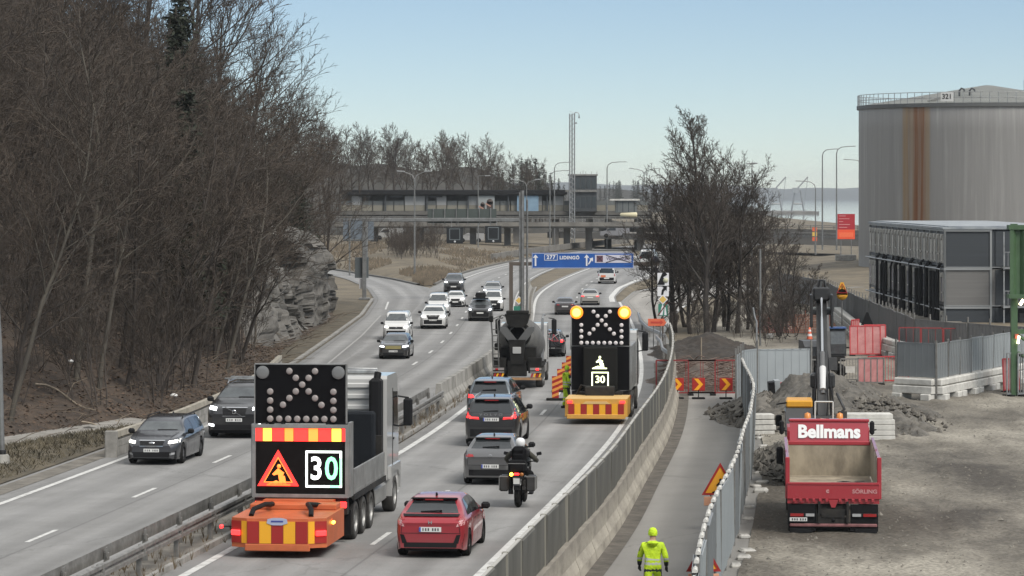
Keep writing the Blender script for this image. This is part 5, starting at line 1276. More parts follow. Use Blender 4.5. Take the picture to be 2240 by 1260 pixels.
# profiles from rear (0) to front (1): top line, shoulder line (fractions of H), half width (fraction)
TYPES = {
 'hatch': dict(L=4.5, W=1.80, H=1.44, r=.325, ax=(.175, .795), sill=.19, top=[(0, .60), (.02, .655), (.045, .70), (.10, .775), (.20, .955), (.30, .995), (.42, 1.0), (.52, .985), (.60, .93), (.735, .70), (.80, .665), (.92, .60), (.975, .52), (1, .44)],
   sh=[(0, .58), (.08, .655), (.25, .66), (.5, .635), (.72, .61), (.9, .55), (1, .42)], wd=[(0, .82), (.03, .90), (.10, .975), (.3, 1), (.7, .99), (.88, .95), (.96, .86), (1, .68)], tum=.50,
   rw=[(.05, .72), (.05, .95)], ),
 'estate': dict(L=4.85, W=1.88, H=1.48, r=.335, ax=(.20, .81), sill=.19, top=[(0, .60), (.012, .68), (.035, .77), (.085, .955), (.2, .99), (.4, 1.0), (.52, .985), (.60, .92), (.72, .70), (.80, .665), (.93, .60), (.98, .52), (1, .44)],
   sh=[(0, .58), (.05, .66), (.25, .655), (.5, .63), (.72, .61), (.9, .55), (1, .42)], wd=[(0, .85), (.03, .92), (.10, .98), (.3, 1), (.7, .99), (.88, .95), (.96, .86), (1, .70)], tum=.47),
 'suv': dict(L=4.75, W=1.90, H=1.68, r=.37, ax=(.19, .80), sill=.24, top=[(0, .60), (.012, .67), (.035, .76), (.085, .95), (.18, .99), (.4, 1.0), (.55, .985), (.62, .93), (.73, .72), (.80, .69), (.93, .63), (.985, .55), (1, .47)],
   sh=[(0, .58), (.05, .66), (.25, .66), (.5, .64), (.72, .63), (.9, .58), (1, .45)], wd=[(0, .86), (.03, .93), (.10, .985), (.3, 1), (.7, .99), (.9, .96), (.965, .89), (1, .74)], tum=.40),
 'saloon': dict(L=4.7, W=1.82, H=1.45, r=.325, ax=(.19, .80), sill=.19, top=[(0, .60), (.01, .66), (.03, .70), (.13, .72), (.20, .80), (.29, .95), (.38, .995), (.45, 1.0), (.54, .975), (.61, .90), (.73, .69), (.80, .665), (.93, .60), (.98, .52), (1, .44)],
   sh=[(0, .58), (.05, .65), (.25, .655), (.5, .63), (.72, .61), (.9, .55), (1, .42)], wd=[(0, .83), (.03, .91), (.10, .975), (.3, 1), (.7, .99), (.88, .95), (.96, .86), (1, .70)], tum=.50),
 'van': dict(L=4.95, W=1.92, H=1.95, r=.335, ax=(.19, .80), sill=.22, top=[(0, .50), (.004, .80), (.02, .965), (.1, .995), (.4, 1.0), (.62, .985), (.71, .94), (.83, .66), (.90, .61), (.965, .55), (.99, .48), (1, .42)],
   sh=[(0, .48), (.05, .54), (.5, .54), (.78, .53), (.9, .51), (1, .40)], wd=[(0, .92), (.02, .96), (.08, .99), (.3, 1), (.75, .99), (.9, .95), (.97, .88), (1, .74)], tum=.17),
}
def car(name, label, kind, near, px_w, col_, facing, cat='car', group=None, opt=None, dims=None):
    """near: photo pixel of the road point under the middle of the end that faces us; px_w: its width in photo pixels"""
    o = opt or {}; T = dict(TYPES[kind]); T.update(dims or {})
    L, W, H = T['L'], T['W'], T['H']
    P = G(*near); road = Lc if facing == 'to' else Rc
    h = hdg(road, P.y) + o.get('yaw', 0)
    s = (px_w * P.y / FOC) / W
    s = max(.86, min(1.14, s))
    d = Vector((math.sin(h), math.cos(h), 0))
    ctr = P + d * (L * s / 2)
    root = thing(name, label, cat, ctr, -h + (math.pi if facing == 'to' else 0), group, s)
    r = T['r']; ya = [-L / 2 + a * L for a in T['ax']]; sill = T['sill']
    st_ = sorted(set([i / 46 for i in range(47)] + [.004, .012, .03, .97, .988, .996] + [a + q / L for a in T['ax'] for q in (-r * 1.14, -r * 1.05, -r * .8, -r * .45, r * .45, r * .8, r * 1.05, r * 1.14)]))
    P_ = []
    NS = 13
    for t in st_:
        y = -L / 2 + t * L; zt = cr(T['top'], t) * H; zs = min(cr(T['sh'], t) * H, zt - .015); w = cr(T['wd'], t) * W / 2
        zb = sill + (.06 * max(0, (.04 - t) / .04) + .05 * max(0, (t - .96) / .04))
        for yw in ya:
            dd = abs(y - yw)
            if dd < r * 1.14: zb = max(zb, r + math.sqrt(max(0, (r * 1.14) ** 2 - dd * dd)))
        zb = min(zb, zs - .05); c = zt - zs
        wr = w * .955 - T['tum'] * c - .01; wr = max(wr, .25)
        half = [(w * .965, zb), (w * .99, lerp(zb, zs, .3)), (w, lerp(zb, zs, .62)), (w * .985, lerp(zb, zs, .86)), (w * .955, zs), (lerp(w * .945, wr, .08), lerp(zs, zt, .05)), (lerp(w * .945, wr, .5), lerp(zs, zt, .48)),
                (wr + .005, lerp(zs, zt, .86)), (wr - .05 * min(1, c * 3), lerp(zs, zt, .95)), (wr * .8, lerp(zs, zt, .985)), (wr * .55, zt - .004), (wr * .28, zt - .001), (0, zt)]
        P_.append([Vector((x, y, z)) for x, z in half] + [Vector((-x, y, z)) for x, z in half[-2::-1]])
    q = MB(); nv = len(P_[0])
    q.grid(P_, len(P_), nv)
    q.add(P_[0], [tuple(range(nv))]); q.add(P_[-1], [tuple(range(nv))[::-1]])
    body = q.obj('body', col_, root)
    bvh = BVHTree.FromPolygons([Vector(v) for v in q.v], q.f)
    def shot(u, v, dr):
        if dr == 'rear': a, d_ = Vector((u, -L, v)), Vector((0, 1, 0))
        elif dr == 'front': a, d_ = Vector((u, L, v)), Vector((0, -1, 0))
        elif dr == 'right': a, d_ = Vector((3, u, v)), Vector((-1, 0, 0))
        elif dr == 'left': a, d_ = Vector((-3, u, v)), Vector((1, 0, 0))
        else: a, d_ = Vector((u, v, 5)), Vector((0, 0, -1))
        hit = bvh.ray_cast(a, d_)
        return (hit[0] if hit[0] is not None else None), d_
    def patch(nm, quads, dr, m, off=.008, n=(6, 5), par=None, mirror=False):
        """panels that follow the body; quads of (u, v) corners seen along dr"""
        qq = MB()
        for quad in (quads + ([[(-u, v) for u, v in z][::-1] for z in quads] if mirror else [])):
            rows = []
            for i in range(n[0] + 1):
                row = []
                for j in range(n[1] + 1):
                    a, b = i / n[0], j / n[1]
                    u = (1 - a) * (1 - b) * quad[0][0] + a * (1 - b) * quad[1][0] + a * b * quad[2][0] + (1 - a) * b * quad[3][0]
                    v = (1 - a) * (1 - b) * quad[0][1] + a * (1 - b) * quad[1][1] + a * b * quad[2][1] + (1 - a) * b * quad[3][1]
                    p, d_ = shot(u, v, dr)
                    row.append(None if p is None else p - d_ * off)
                rows.append(row)
            flat = [p for r_ in rows for p in r_]
            idx = {}; vs = []
            for k, p in enumerate(flat):
                if p is not None: idx[k] = len(vs); vs.append(p)
            nn = n[1] + 1; fs = []
            for i in range(n[0]):
                for j in range(n[1]):
                    c4 = (i * nn + j, (i + 1) * nn + j, (i + 1) * nn + j + 1, i * nn + j + 1)
                    if all(k in idx for k in c4): fs.append(tuple(idx[k] for k in c4))
            qq.add(vs, fs, 0, True)
        return qq.obj(nm, m, par or root)
    Z = lambda f: f * H
    hw = W / 2
    # under-body and wheels
    q = MB(); q.bx(-hw * .70, hw * .70, -L * .47, L * .46, .17, .55); q.bx(-hw * .90, hw * .90, ya[0] + r * 1.2, ya[1] - r * 1.2, .16, .5); q.bx(-hw * .86, hw * .86, -L * .48, ya[0] - r * 1.18, .24, .5); q.bx(-hw * .86, hw * .86, ya[1] + r * 1.18, L * .475, .22, .48); q.obj('underbody', M_trim, root)
    wt_ = .22 if kind != 'suv' else .25
    ty, rim = wheel_meshes(r, wt_)
    for yw in ya:
        for sx in (-1, 1):
            w_ = put('wheel', ty, root, (sx * (hw - wt_ / 2 - .02), yw, r)); put('rim', rim, w_)
    # glass
    big = px_w > 60
    gl = o.get('glass', M_glass)
    tp = lambda t: cr(T['top'], t) * H
    sh = lambda t: cr(T['sh'], t) * H
    wst = {'hatch': (.735, .60), 'estate': (.72, .60), 'suv': (.73, .62), 'saloon': (.73, .61), 'van': (.83, .71)}[kind]
    if facing == 'to':
        zb_, zt_ = tp(wst[0]) + .03, tp(wst[1]) - .03
        patch('windscreen', [[(-hw * .80, zb_), (hw * .80, zb_), (hw * .60, zt_), (-hw * .60, zt_)]] if kind != 'van' else [[(-hw * .84, zb_), (hw * .84, zb_), (hw * .74, zt_), (-hw * .74, zt_)]], 'front', o.get('glass', M_glassl), n=(8, 6))
        if o.get('bonnet_line', True) and big:
            for sx in (-1, 1):
                y0, y1 = -L / 2 + .745 * L, L / 2 * .86
                q = MB()
                for a, b in zip(np.linspace(y0, y1, 7)[:-1], np.linspace(y0, y1, 7)[1:]): pass
    else:
        rb = o.get('rear_glass')
        zb_, zt_, wb_, wt2 = rb if rb else {'hatch': (.755, .93, .70, .56), 'estate': (.70, .93, .74, .60), 'suv': (.69, .93, .76, .62), 'saloon': (.755, .94, .74, .58), 'van': (.58, .90, .80, .76)}[kind]
        patch('rear_window', [[(-hw * wb_, Z(zb_)), (hw * wb_, Z(zb_)), (hw * wt2, Z(zt_)), (-hw * wt2, Z(zt_))]], 'rear', M_glass, n=(8, 6))
    # side glass: (t0, t1) windows, follows shoulder and roof lines
    wins = {'hatch': [(.17, .30, .235), (.31, .47, None), (.48, .66, None)], 'estate': [(.08, .24, .11), (.25, .43, None), (.44, .645, None)], 'suv': [(.09, .24, .12), (.25, .44, None), (.45, .66, None)],
            'saloon': [(.30, .465, .35), (.475, .66, None)], 'van': [(.62, .775, None)] if not o.get('glazed') else [(.06, .32, None), (.34, .60, None), (.62, .775, None)]}[kind]
    def zroof(t): return lerp(sh(t), tp(t), .84)
    for (t0, t1, tt) in wins:
        ta = tt if tt else t0
        # front edge slanted when the roof drops
        tb = t1
        while tb > t0 and zroof(tb) - sh(tb) < .10: tb -= .01
        te = tb
        q4 = []
        n_ = 5
        a_t = [lerp(t0, tb, k / n_) for k in range(n_ + 1)]
        quads = []
        for k in range(n_):
            u0, u1 = a_t[k], a_t[k + 1]
            z00, z01 = sh(u0) + .045, sh(u1) + .045
            lim0 = lerp(z00, zroof(max(u0, ta)), 1 if u0 >= ta else max(.15, (u0 - t0) / (ta - t0 + 1e-6))); lim1 = lerp(z01, zroof(max(u1, ta)), 1 if u1 >= ta else max(.15, (u1 - t0) / (ta - t0 + 1e-6)))
            quads.append([(-L / 2 + u0 * L, z00), (-L / 2 + u1 * L, z01), (-L / 2 + u1 * L, max(z01 + .02, lim1)), (-L / 2 + u0 * L, max(z00 + .02, lim0))])
        for dr in ('right', 'left'): patch('side_window', quads, dr, gl, n=(1, 3))
    # sill cladding, door seams
    if big:
        for dr in ('right', 'left'):
            seams = [(.31, sill + .1), (.475, sill + .08), (.665, sill + .1)]
            patch('door_seam', [[(-L / 2 + t * L, z), (-L / 2 + t * L + .014, z), (-L / 2 + t * L + .014, sh(t)), (-L / 2 + t * L, sh(t))] for t, z in seams], dr, M_trim, off=.004, n=(1, 4))
            patch('door_handle', [[(-L / 2 + t * L, sh(t) - .10), (-L / 2 + t * L + .16, sh(t) - .10), (-L / 2 + t * L + .16, sh(t) - .07), (-L / 2 + t * L, sh(t) - .07)] for t in (.35, .50)], dr, o.get('handle', M_trim), off=.02, n=(2, 1))
    if big and facing == 'away':
        ts = {'hatch': .15, 'estate': .05, 'suv': .05, 'saloon': .1, 'van': .03}[kind]
        patch('tailgate_seam', [[(sx * hw * .80, Z(.42)), (sx * hw * .80 + .014, Z(.42)), (sx * hw * .74 + .014, Z(.70)), (sx * hw * .74, Z(.70))] for sx in (-1, 1)] + [[(-hw * .8, Z(.42)), (hw * .8, Z(.42)), (hw * .8, Z(.42) + .012), (-hw * .8, Z(.42) + .012)]], 'rear', M_trim, off=.005, n=(8, 4))
        patch('tailgate_crease', [[(-hw * .7, Z(.575)), (hw * .7, Z(.575)), (hw * .7, Z(.575) + .02), (-hw * .7, Z(.575) + .02)]], 'rear', col_, off=.018, n=(8, 1))
    if big and facing == 'to':
        yb0, yb1 = -L / 2 + (wst[0] + .03) * L, -L / 2 + .945 * L
        patch('bonnet_seam', [[(sx * hw * .74, yb0), (sx * hw * .74 + .018, yb0), (sx * hw * .62 + .018, yb1), (sx * hw * .62, yb1)] for sx in (-1, 1)], 'top', M_trim, off=.004, n=(1, 8))
        patch('wiper', [[(-hw * .62, tp(wst[0]) + .035), (hw * .1, tp(wst[0]) + .03), (hw * .1, tp(wst[0]) + .06), (-hw * .62, tp(wst[0]) + .06)]], 'front', M_trim, off=.02, n=(6, 1))
    # mirrors
    tm = wst[0] - .045
    for sx in (-1, 1):
        q = MB(); q.box((sx * (hw + .075), -L / 2 + tm * L, sh(tm) + .12), (.22, .12, .17), ch=.05); q.box((sx * (hw - .05), -L / 2 + tm * L + .01, sh(tm) + .05), (.12, .07, .05)); q.obj('mirror', o.get('mirror', M_trim), root)
    # bumpers / cladding
    if facing == 'to':
        f = o.get('face', {})
        zl = f.get('lamp_z', .52 if kind != 'van' else .47); lh = f.get('lamp_h', .085); lw = f.get('lamp_w', .34)
        for sx in (-1, 1):
            a, b = hw * .93, hw * (.93 - lw)
            quad = [(sx * b, Z(zl) - Z(lh) * .40), (sx * a, Z(zl) - Z(lh) * .2), (sx * a * .985, Z(zl) + Z(lh) * .65), (sx * b, Z(zl) + Z(lh) * .25)]
            patch('headlight', [quad], 'front', o.get('lamp', M_head), off=.012, n=(5, 3))
        gz0, gz1, gw, gw2 = f.get('grille', (.40, .53, .40, .46))
        g_ = patch('grille', [[(-hw * gw, Z(gz0)), (hw * gw, Z(gz0)), (hw * gw2, Z(gz1)), (-hw * gw2, Z(gz1))]], 'front', o.get('grille_m', M_trim), off=.012, n=(6, 3))
        if f.get('chrome'):
            e = .028
            patch('grille_frame', [[(-hw * gw2 - .02, Z(gz1)), (hw * gw2 + .02, Z(gz1)), (hw * gw2 + .02, Z(gz1) + e), (-hw * gw2 - .02, Z(gz1) + e)], [(-hw * gw - .02, Z(gz0) - e), (hw * gw + .02, Z(gz0) - e), (hw * gw + .02, Z(gz0)), (-hw * gw - .02, Z(gz0))]], 'front', M_chrome, off=.02, n=(6, 1), par=root)
        lz0, lz1 = f.get('lower', (.17, .27))
        patch('lower_grille', [[(-hw * .62, Z(lz0)), (hw * .62, Z(lz0)), (hw * .70, Z(lz1)), (-hw * .70, Z(lz1))]], 'front', M_trim, off=.012, n=(6, 2))
        pz = f.get('plate', .335)
        q = MB(); p, _ = shot(0, Z(pz), 'front'); y_ = (p.y if p else L / 2) + .03
        q.bx(-.26, .26, y_ - .02, y_, Z(pz) - .055, Z(pz) + .055); q.obj('number_plate', M_plate, root)
        if px_w > 55:
            q = MB(); rn = random.Random(label)
            for k in range(6): x = -.2 + k * .07 + (.05 if k > 2 else 0); q.bx(-x - rn.uniform(.012, .02), -x + rn.uniform(.012, .02), y_, y_ + .004, Z(pz) - .032, Z(pz) + .032)
            tag(q.obj('plate_marks', M_ink, root), kind='stuff')
        for sx in (-1, 1):
            if f.get('fog', False): patch('fog_lamp', [[(sx * hw * .66, Z(.23)), (sx * hw * .86, Z(.25)), (sx * hw * .86, Z(.29)), (sx * hw * .66, Z(.28))]], 'front', M_headoff if not f.get('drl') else o.get('lamp', M_head), off=.014, n=(3, 2))
        if f.get('clad'): patch('bumper', [[(-hw * .95, Z(.15)), (hw * .95, Z(.15)), (hw * .97, Z(f['clad'])), (-hw * .97, Z(f['clad']))]], 'front', M_trim, off=.006, n=(14, 3))
        if f.get('emblem') == 'oval':
            p, _ = shot(0, Z(.5), 'front'); q = MB(); q.lathe([(0, .001), (.0, .06), (-.02, .065)], axis='Y', n=16); o_ = q.obj('emblem', M_chrome, root, (0, p.y + .035, Z((gz0 + gz1) / 2))); o_.scale = (1.6, 1, .75)
        elif f.get('emblem') == 'diagonal':
            p, _ = shot(0, Z(.5), 'front'); q = MB(); q.box((0, p.y + .03, Z((gz0 + gz1) / 2)), (gw * 2 * hw * .98, .012, .02), ry=R(-28 if True else 0)); q.lathe([(p.y + .02, .07), (p.y + .045, .07), (p.y + .045, .045)], (0, 0, Z((gz0 + gz1) / 2)), 'Y', 14); q.obj('emblem', M_chrome, root)
        elif f.get('emblem') == 'round':
            p, _ = shot(0, Z((gz0 + gz1) / 2), 'front'); q = MB(); q.lathe([(p.y + .0, .06), (p.y + .03, .06), (p.y + .03, .04)], (0, 0, Z((gz0 + gz1) / 2)), 'Y', 14); q.obj('emblem', M_chrome, root)
    else:
        b_ = o.get('back', {})
        for sx in (-1, 1):
            for nm, mm, quads in b_.get('tail', [('taillight', M_tail, [[(.60, .56), (.93, .545), (.93, .66), (.62, .635)]])]):
                patch(nm, [[(sx * u * hw, Z(v)) for u, v in qd] for qd in quads], 'rear', mm, off=.012, n=(4, 3))
        pz = b_.get('plate', .5); p, _ = shot(0, Z(pz), 'rear'); y_ = (p.y if p else -L / 2) - .03
        q = MB(); q.bx(-.27, .27, y_, y_ + .02, Z(pz) - .058, Z(pz) + .058); q.obj('number_plate', M_plate, root)
        if px_w > 55:
            q = MB(); rn = random.Random(label)
            for k in range(6): x = -.17 + k * .065 + (.04 if k > 2 else 0); q.bx(x - rn.uniform(.012, .02), x + rn.uniform(.012, .02), y_ - .004, y_, Z(pz) - .034, Z(pz) + .034)
            tag(q.obj('plate_marks', M_ink, root), kind='stuff')
            q = MB(); q.bx(-.268, -.225, y_ - .003, y_, Z(pz) - .055, Z(pz) + .055); q.obj('plate_band', mat('plate_blue', (.03, .06, .35), .5), root)
        lo = b_.get('low', (.17, .28, .80))
        patch('bumper', [[(-hw * lo[2], Z(lo[0])), (hw * lo[2], Z(lo[0])), (hw * lo[2], Z(lo[1])), (-hw * lo[2], Z(lo[1]))]], 'rear', M_trim, off=.014, n=(10, 3))
        # wiper and spoiler
        if big:
            sp_t = {'hatch': .20, 'estate': .085, 'suv': .085, 'saloon': .1, 'van': .02}[kind]
            if kind != 'saloon':
                q = MB(); zt = tp(sp_t); q.box((0, -L / 2 + sp_t * L - .06, zt + .0), (hw * 1.25, .24, .045), rx=-.12, ch=.015); q.obj('spoiler', o.get('spoiler', col_), root)
                q = MB(); q.box((0, -L / 2 + sp_t * L - .175, zt - .015), (hw * .5, .02, .03)); q.obj('brake_light', M_tail, root)
            z_w = Z(b_.get('wiper', .755)); p, _ = shot(.1, z_w, 'rear')
            if p: q = MB(); q.box((-.02, p.y - .03, z_w + .01), (.52, .03, .03), ry=-.06); q.lathe([(-.05, .03), (.02, .04)], (.2, p.y, z_w), 'Y', 8); q.obj('wiper', M_trim, root)
    # antenna / rails
    if big and kind != 'van':
        q = MB(); ty_ = -L / 2 + .27 * L; q.prism([(ty_ - .1, tp(.26) - .01), (ty_ + .1, tp(.28) - .01), (ty_ - .06, tp(.27) + .07), (ty_ - .09, tp(.27) + .07)], 'X', -.02, .02); q.obj('antenna', M_trim, root)
    if o.get('rails'):
        for sx in (-1, 1):
            q = MB(); xs = sx * (hw * .955 - T['tum'] * (tp(.35) - sh(.35)) - .06)
            q.tube([(xs * 1.02, -L / 2 + .12 * L, tp(.12) - .03), (xs, -L / 2 + .15 * L, tp(.15) + .045), (xs, -L / 2 + .52 * L, tp(.52) + .045), (xs * 1.01, -L / 2 + .56 * L, tp(.56) - .01)], .02, 5); q.obj('roof_rail', o.get('rail_m', M_chrome), root)
    root['h'] = H; 
    return root, dict(L=L, W=W, H=H, patch=patch, shot=shot, Z=Z, hw=hw, s=s, top=tp, sh=sh)
P_red = paint('red', (.32, .013, .025), .25, .28); P_grey = paint('mid_grey', (.115, .115, .117), .5, .35); P_black = paint('black', (.014, .014, .016), .3, .28); P_blueg = paint('blue_grey', (.10, .12, .135), .5, .3)
P_navy = paint('charcoal', (.035, .038, .047), .4, .3); P_white = paint('white', (.60, .60, .585), .0, .35); P_silver = paint('silver', (.36, .36, .35), .6, .35); P_beige = paint('beige', (.36, .345, .31), .5, .35); P_dgrey = paint('dark_grey', (.05, .052, .055), .4, .3); P_brown = paint('dark_brown', (.05, .042, .042), .4, .3)

# ---- right lanes, seen from behind
c, i_ = car('hatchback', 'shiny red five-door hatchback with black rear diffuser, nearest car on the right lanes', 'hatch', (941, 1222), 163, P_red, 'away', opt=dict(yaw=0, spoiler=M_trim,
   rear_glass=(.745, .925, .72, .56),
   back=dict(plate=.49, wiper=.765, low=(.15, .27, .86), tail=[('taillight', mat('clear_tail', (.55, .30, .30), .15, coat=.6), [[(.70, .535), (.96, .57), (.965, .69), (.80, .665)]]), ('taillight', M_tail, [[(.70, .64), (.86, .655), (.90, .70), (.70, .675)]])])))
for sx in (-1, 1): i_['patch']('bumper_vent', [[(sx * .56, i_['Z'](.26)), (sx * .90, i_['Z'](.25)), (sx * .92, i_['Z'](.42)), (sx * .64, i_['Z'](.40))]], 'rear', M_trim, off=.012, n=(3, 3))
i_['patch']('spoiler', [[(-.66, i_['Z'](.70)), (.66, i_['Z'](.70)), (.70, i_['Z'](.735)), (-.70, i_['Z'](.735))]], 'rear', M_trim, off=.05, n=(8, 2))
q = MB(); p, _ = i_['shot'](0, i_['Z'](.60), 'rear'); zz = i_['Z'](.61)
for dx in (-.035, .035): q.box((dx, p.y - .02, zz), (.02, .02, .085), ry=dx * 3)
q.box((0, p.y - .02, zz), (.06, .02, .018)); q.obj('emblem', M_chrome, c)
c, i_ = car('hatchback', 'dark grey hatchback with two-tone bumper just left of the motorcycle', 'hatch', (1072, 1062), 128, P_grey, 'away', opt=dict(glass=M_glass, back=dict(plate=.40, wiper=.78, low=(.14, .34, .9), tail=[('taillight', M_tail, [[(.56, .60), (.94, .585), (.95, .665), (.60, .645)]])])), dims=dict(H=1.47))
i_['patch']('bumper', [[(-.86, i_['Z'](.33)), (.86, i_['Z'](.33)), (.88, i_['Z'](.42)), (-.88, i_['Z'](.42))]], 'rear', mat('grey_plastic', (.06, .06, .06), .6), off=.016, n=(8, 2))
q = MB(); p, _ = i_['shot'](0, i_['Z'](.6), 'rear'); q.lathe([(p.y - .03, .05), (p.y - .01, .06)], (0, 0, i_['Z'](.61)), 'Y', 14); q.bx(-.05, .05, p.y - .035, p.y - .025, i_['Z'](.61) - .008, i_['Z'](.61) + .008); q.obj('emblem', M_chrome, c)
_rl = [('taillight', M_tailon, [[(.70, .60), (.95, .58), (.955, .70), (.86, .70)], [(.84, .69), (.93, .69), (.84, .93), (.77, .93)]]), ('taillight', M_tailon, [[(.42, .565), (.78, .575), (.78, .61), (.46, .605)]])]
c, i_ = car('suv', 'black SUV with tall lit red lamps and pale roof between the two grey cars', 'suv', (1074, 978), 122, P_black, 'away', opt=dict(rails=True, back=dict(plate=.56, wiper=.72, low=(.14, .36, .93), tail=_rl)))
text('lettering', 'VOLVO', .13, M_chrome, c, (0, -i_['L'] / 2 - .01 + .0, i_['Z'](.655)), wide=1.3, space=1.7)
c.children[-1].location.y = 0
p, _ = i_['shot'](0, i_['Z'](.655), 'rear'); c.children[-1].location.y = p.y + i_['L'] / 2 - .02
c, i_ = car('suv', 'blue-grey SUV with pale roof directly behind the concrete mixer', 'suv', (1071, 925), 108, P_blueg, 'away', opt=dict(back=dict(plate=.5, tail=[('taillight', M_tailon, [[(.62, .58), (.95, .57), (.95, .68), (.66, .64)]])])), dims=dict(H=1.66))
c, i_ = car('suv', 'dark SUV carrying bicycles on a rear rack to the right of the concrete mixer', 'suv', (1204, 781), 58, P_dgrey, 'away', opt=dict(back=dict(plate=.36, low=(.12, .3, .92), tail=[('taillight', M_tailon, [[(.66, .56), (.94, .55), (.94, .68), (.7, .66)]])])))
DARKSUV = c
car('saloon_car', 'dark brown car in the left lane beside the amber warning lamp', 'saloon', (1236, 689), 44, P_brown, 'away', opt=dict(back=dict(tail=[('taillight', M_tail, [[(.5, .56), (.93, .55), (.93, .64), (.55, .63)]])])))
car('saloon_car', 'beige saloon car in the right lane behind the white minibus', 'saloon', (1291, 668), 43, P_beige, 'away', opt=dict(back=dict(tail=[('taillight', M_tailon, [[(.6, .55), (.93, .54), (.93, .63), (.65, .62)]])])))
c, i_ = car('minibus', 'white minibus with orange markings just below the blue road sign', 'van', (1327, 621), 40, P_white, 'away', cat='van', opt=dict(glazed=True, back=dict(plate=.3, low=(.10, .34, .95), tail=[('taillight', M_tail, [[(.8, .42), (.93, .42), (.93, .56), (.82, .56)]])])))
i_['patch']('orange_marking', [[(-.62, i_['Z'](.36)), (-.1, i_['Z'](.36)), (-.1, i_['Z'](.47)), (-.62, i_['Z'](.47))]], 'rear', mat('orange_film', (.6, .16, .06), .5), off=.02, n=(2, 2))
car('delivery_van', 'white truck far ahead, half hidden by the right end of the blue sign', 'van', (1413, 591), 36, P_white, 'away', cat='van', opt=dict(yaw=.1), dims=dict(H=2.4))
# ---- left lanes, seen from the front
car('estate_car', 'charcoal estate car with lit oval-nosed front, nearest oncoming car at the left', 'estate', (331, 1018), 124, P_navy, 'to', opt=dict(rails=True, rail_m=M_trim, face=dict(grille=(.44, .545, .40, .44), chrome=True, fog=True, emblem='oval', lower=(.18, .30), plate=.335)))
c, i_ = car('suv', 'big black SUV with roof bars partly hidden by the dark signboard', 'suv', (512, 960), 136, P_black, 'to', opt=dict(rails=True, lamp=M_headc, face=dict(grille=(.44, .585, .36, .40), chrome=True, fog=True, drl=True, emblem='diagonal', clad=.24, plate=.36, lamp_z=.575, lamp_h=.09)), dims=dict(L=4.95, W=1.96, H=1.68, tum=.48))
for t_ in (.22, .45):
    q = MB(); y_ = -i_['L'] / 2 + t_ * i_['L']; q.bx(-.8, .8, y_ - .04, y_ + .04, i_['top'](t_) + .07, i_['top'](t_) + .12, ch=.01); q.bx(-.68, -.62, y_ - .04, y_ + .04, i_['top'](t_), i_['top'](t_) + .1); q.bx(.62, .68, y_ - .04, y_ + .04, i_['top'](t_), i_['top'](t_) + .1); q.obj('roof_bar', M_galv, c)
car('estate_car', 'black low car with yellowish grille leading the oncoming white van', 'estate', (860, 786), 68, P_black, 'to', opt=dict(lamp=M_headc, face=dict(grille=(.42, .55, .50, .50), plate=.33), grille_m=mat('brassy_grille', (.20, .17, .07), .3, .6)))
car('delivery_van', 'white delivery van close behind the black car with the yellowish grille', 'van', (866, 744), 60, P_white, 'to', cat='van', opt=dict(face=dict(grille=(.40, .475, .5, .5), clad=.34, emblem='round', plate=.24)))
car('suv', 'white SUV with black bumper and bright round lamps in the middle of the oncoming queue', 'suv', (947, 720), 58, P_white, 'to', opt=dict(rails=True, lamp=M_headc, face=dict(grille=(.42, .60, .36, .50), clad=.40, lamp_z=.545, lamp_h=.10, plate=.39)), dims=dict(H=1.66))
car('minibus', 'white minibus directly behind the white SUV', 'van', (958, 693), 49, P_white, 'to', cat='van', opt=dict(glazed=True, lamp=M_headc, face=dict(clad=.36)))
car('saloon_car', 'small white car with one bright lamp showing beside the white minibus', 'hatch', (996, 672), 38, P_white, 'to', opt=dict(lamp=M_headc, face=dict(clad=.38)))
c, i_ = car('suv', 'dark oncoming SUV with a black roof box', 'suv', (1050, 703), 54, P_dgrey, 'to', opt=dict(lamp=M_headc, face=dict(grille=(.40, .52, .5, .55), clad=.42, lamp_z=.56, lamp_w=.22, lamp_h=.10, plate=.40)), dims=dict(H=1.62))
rb = MB(); rb.prism([(-.35, 0), (.35, 0), (.42, .2), (.34, .42), (-.34, .42), (-.42, .2)], 'Y', -1.0, .7); rb.prism([(-.34, .02), (.34, .02), (.38, .2), (-.38, .2)], 'Y', .7, .95); rb.bx(-.6, .6, -.6, -.5, -.07, .02); rb.bx(-.6, .6, .3, .4, -.07, .02)
tag(rb.obj('roof_box', M_trim, None, c.location + Vector((0, 0, 1.72 * c.scale.x)), c.rotation_euler.z), 'black roof box strapped on top of the dark oncoming SUV', 'roof box').scale = c.scale
car('delivery_van', 'white small van with one bright lamp behind the SUV with the roof box', 'van', (1079, 681), 36, P_white, 'to', cat='van', opt=dict(lamp=M_headc, face=dict(clad=.40)), dims=dict(H=1.82, L=4.4, W=1.8))
car('suv', 'pale grey SUV at the back of the oncoming inner lane', 'suv', (1077, 655), 41, P_silver, 'to', opt=dict(lamp=M_headc), dims=dict(H=1.7))
car('suv', 'tall dark SUV heading the far end of the oncoming outer lane', 'suv', (992, 641), 45, P_dgrey, 'to', opt=dict(face=dict(grille=(.42, .54, .45, .45), clad=.34, lamp_z=.57)), dims=dict(H=1.82, W=1.95))
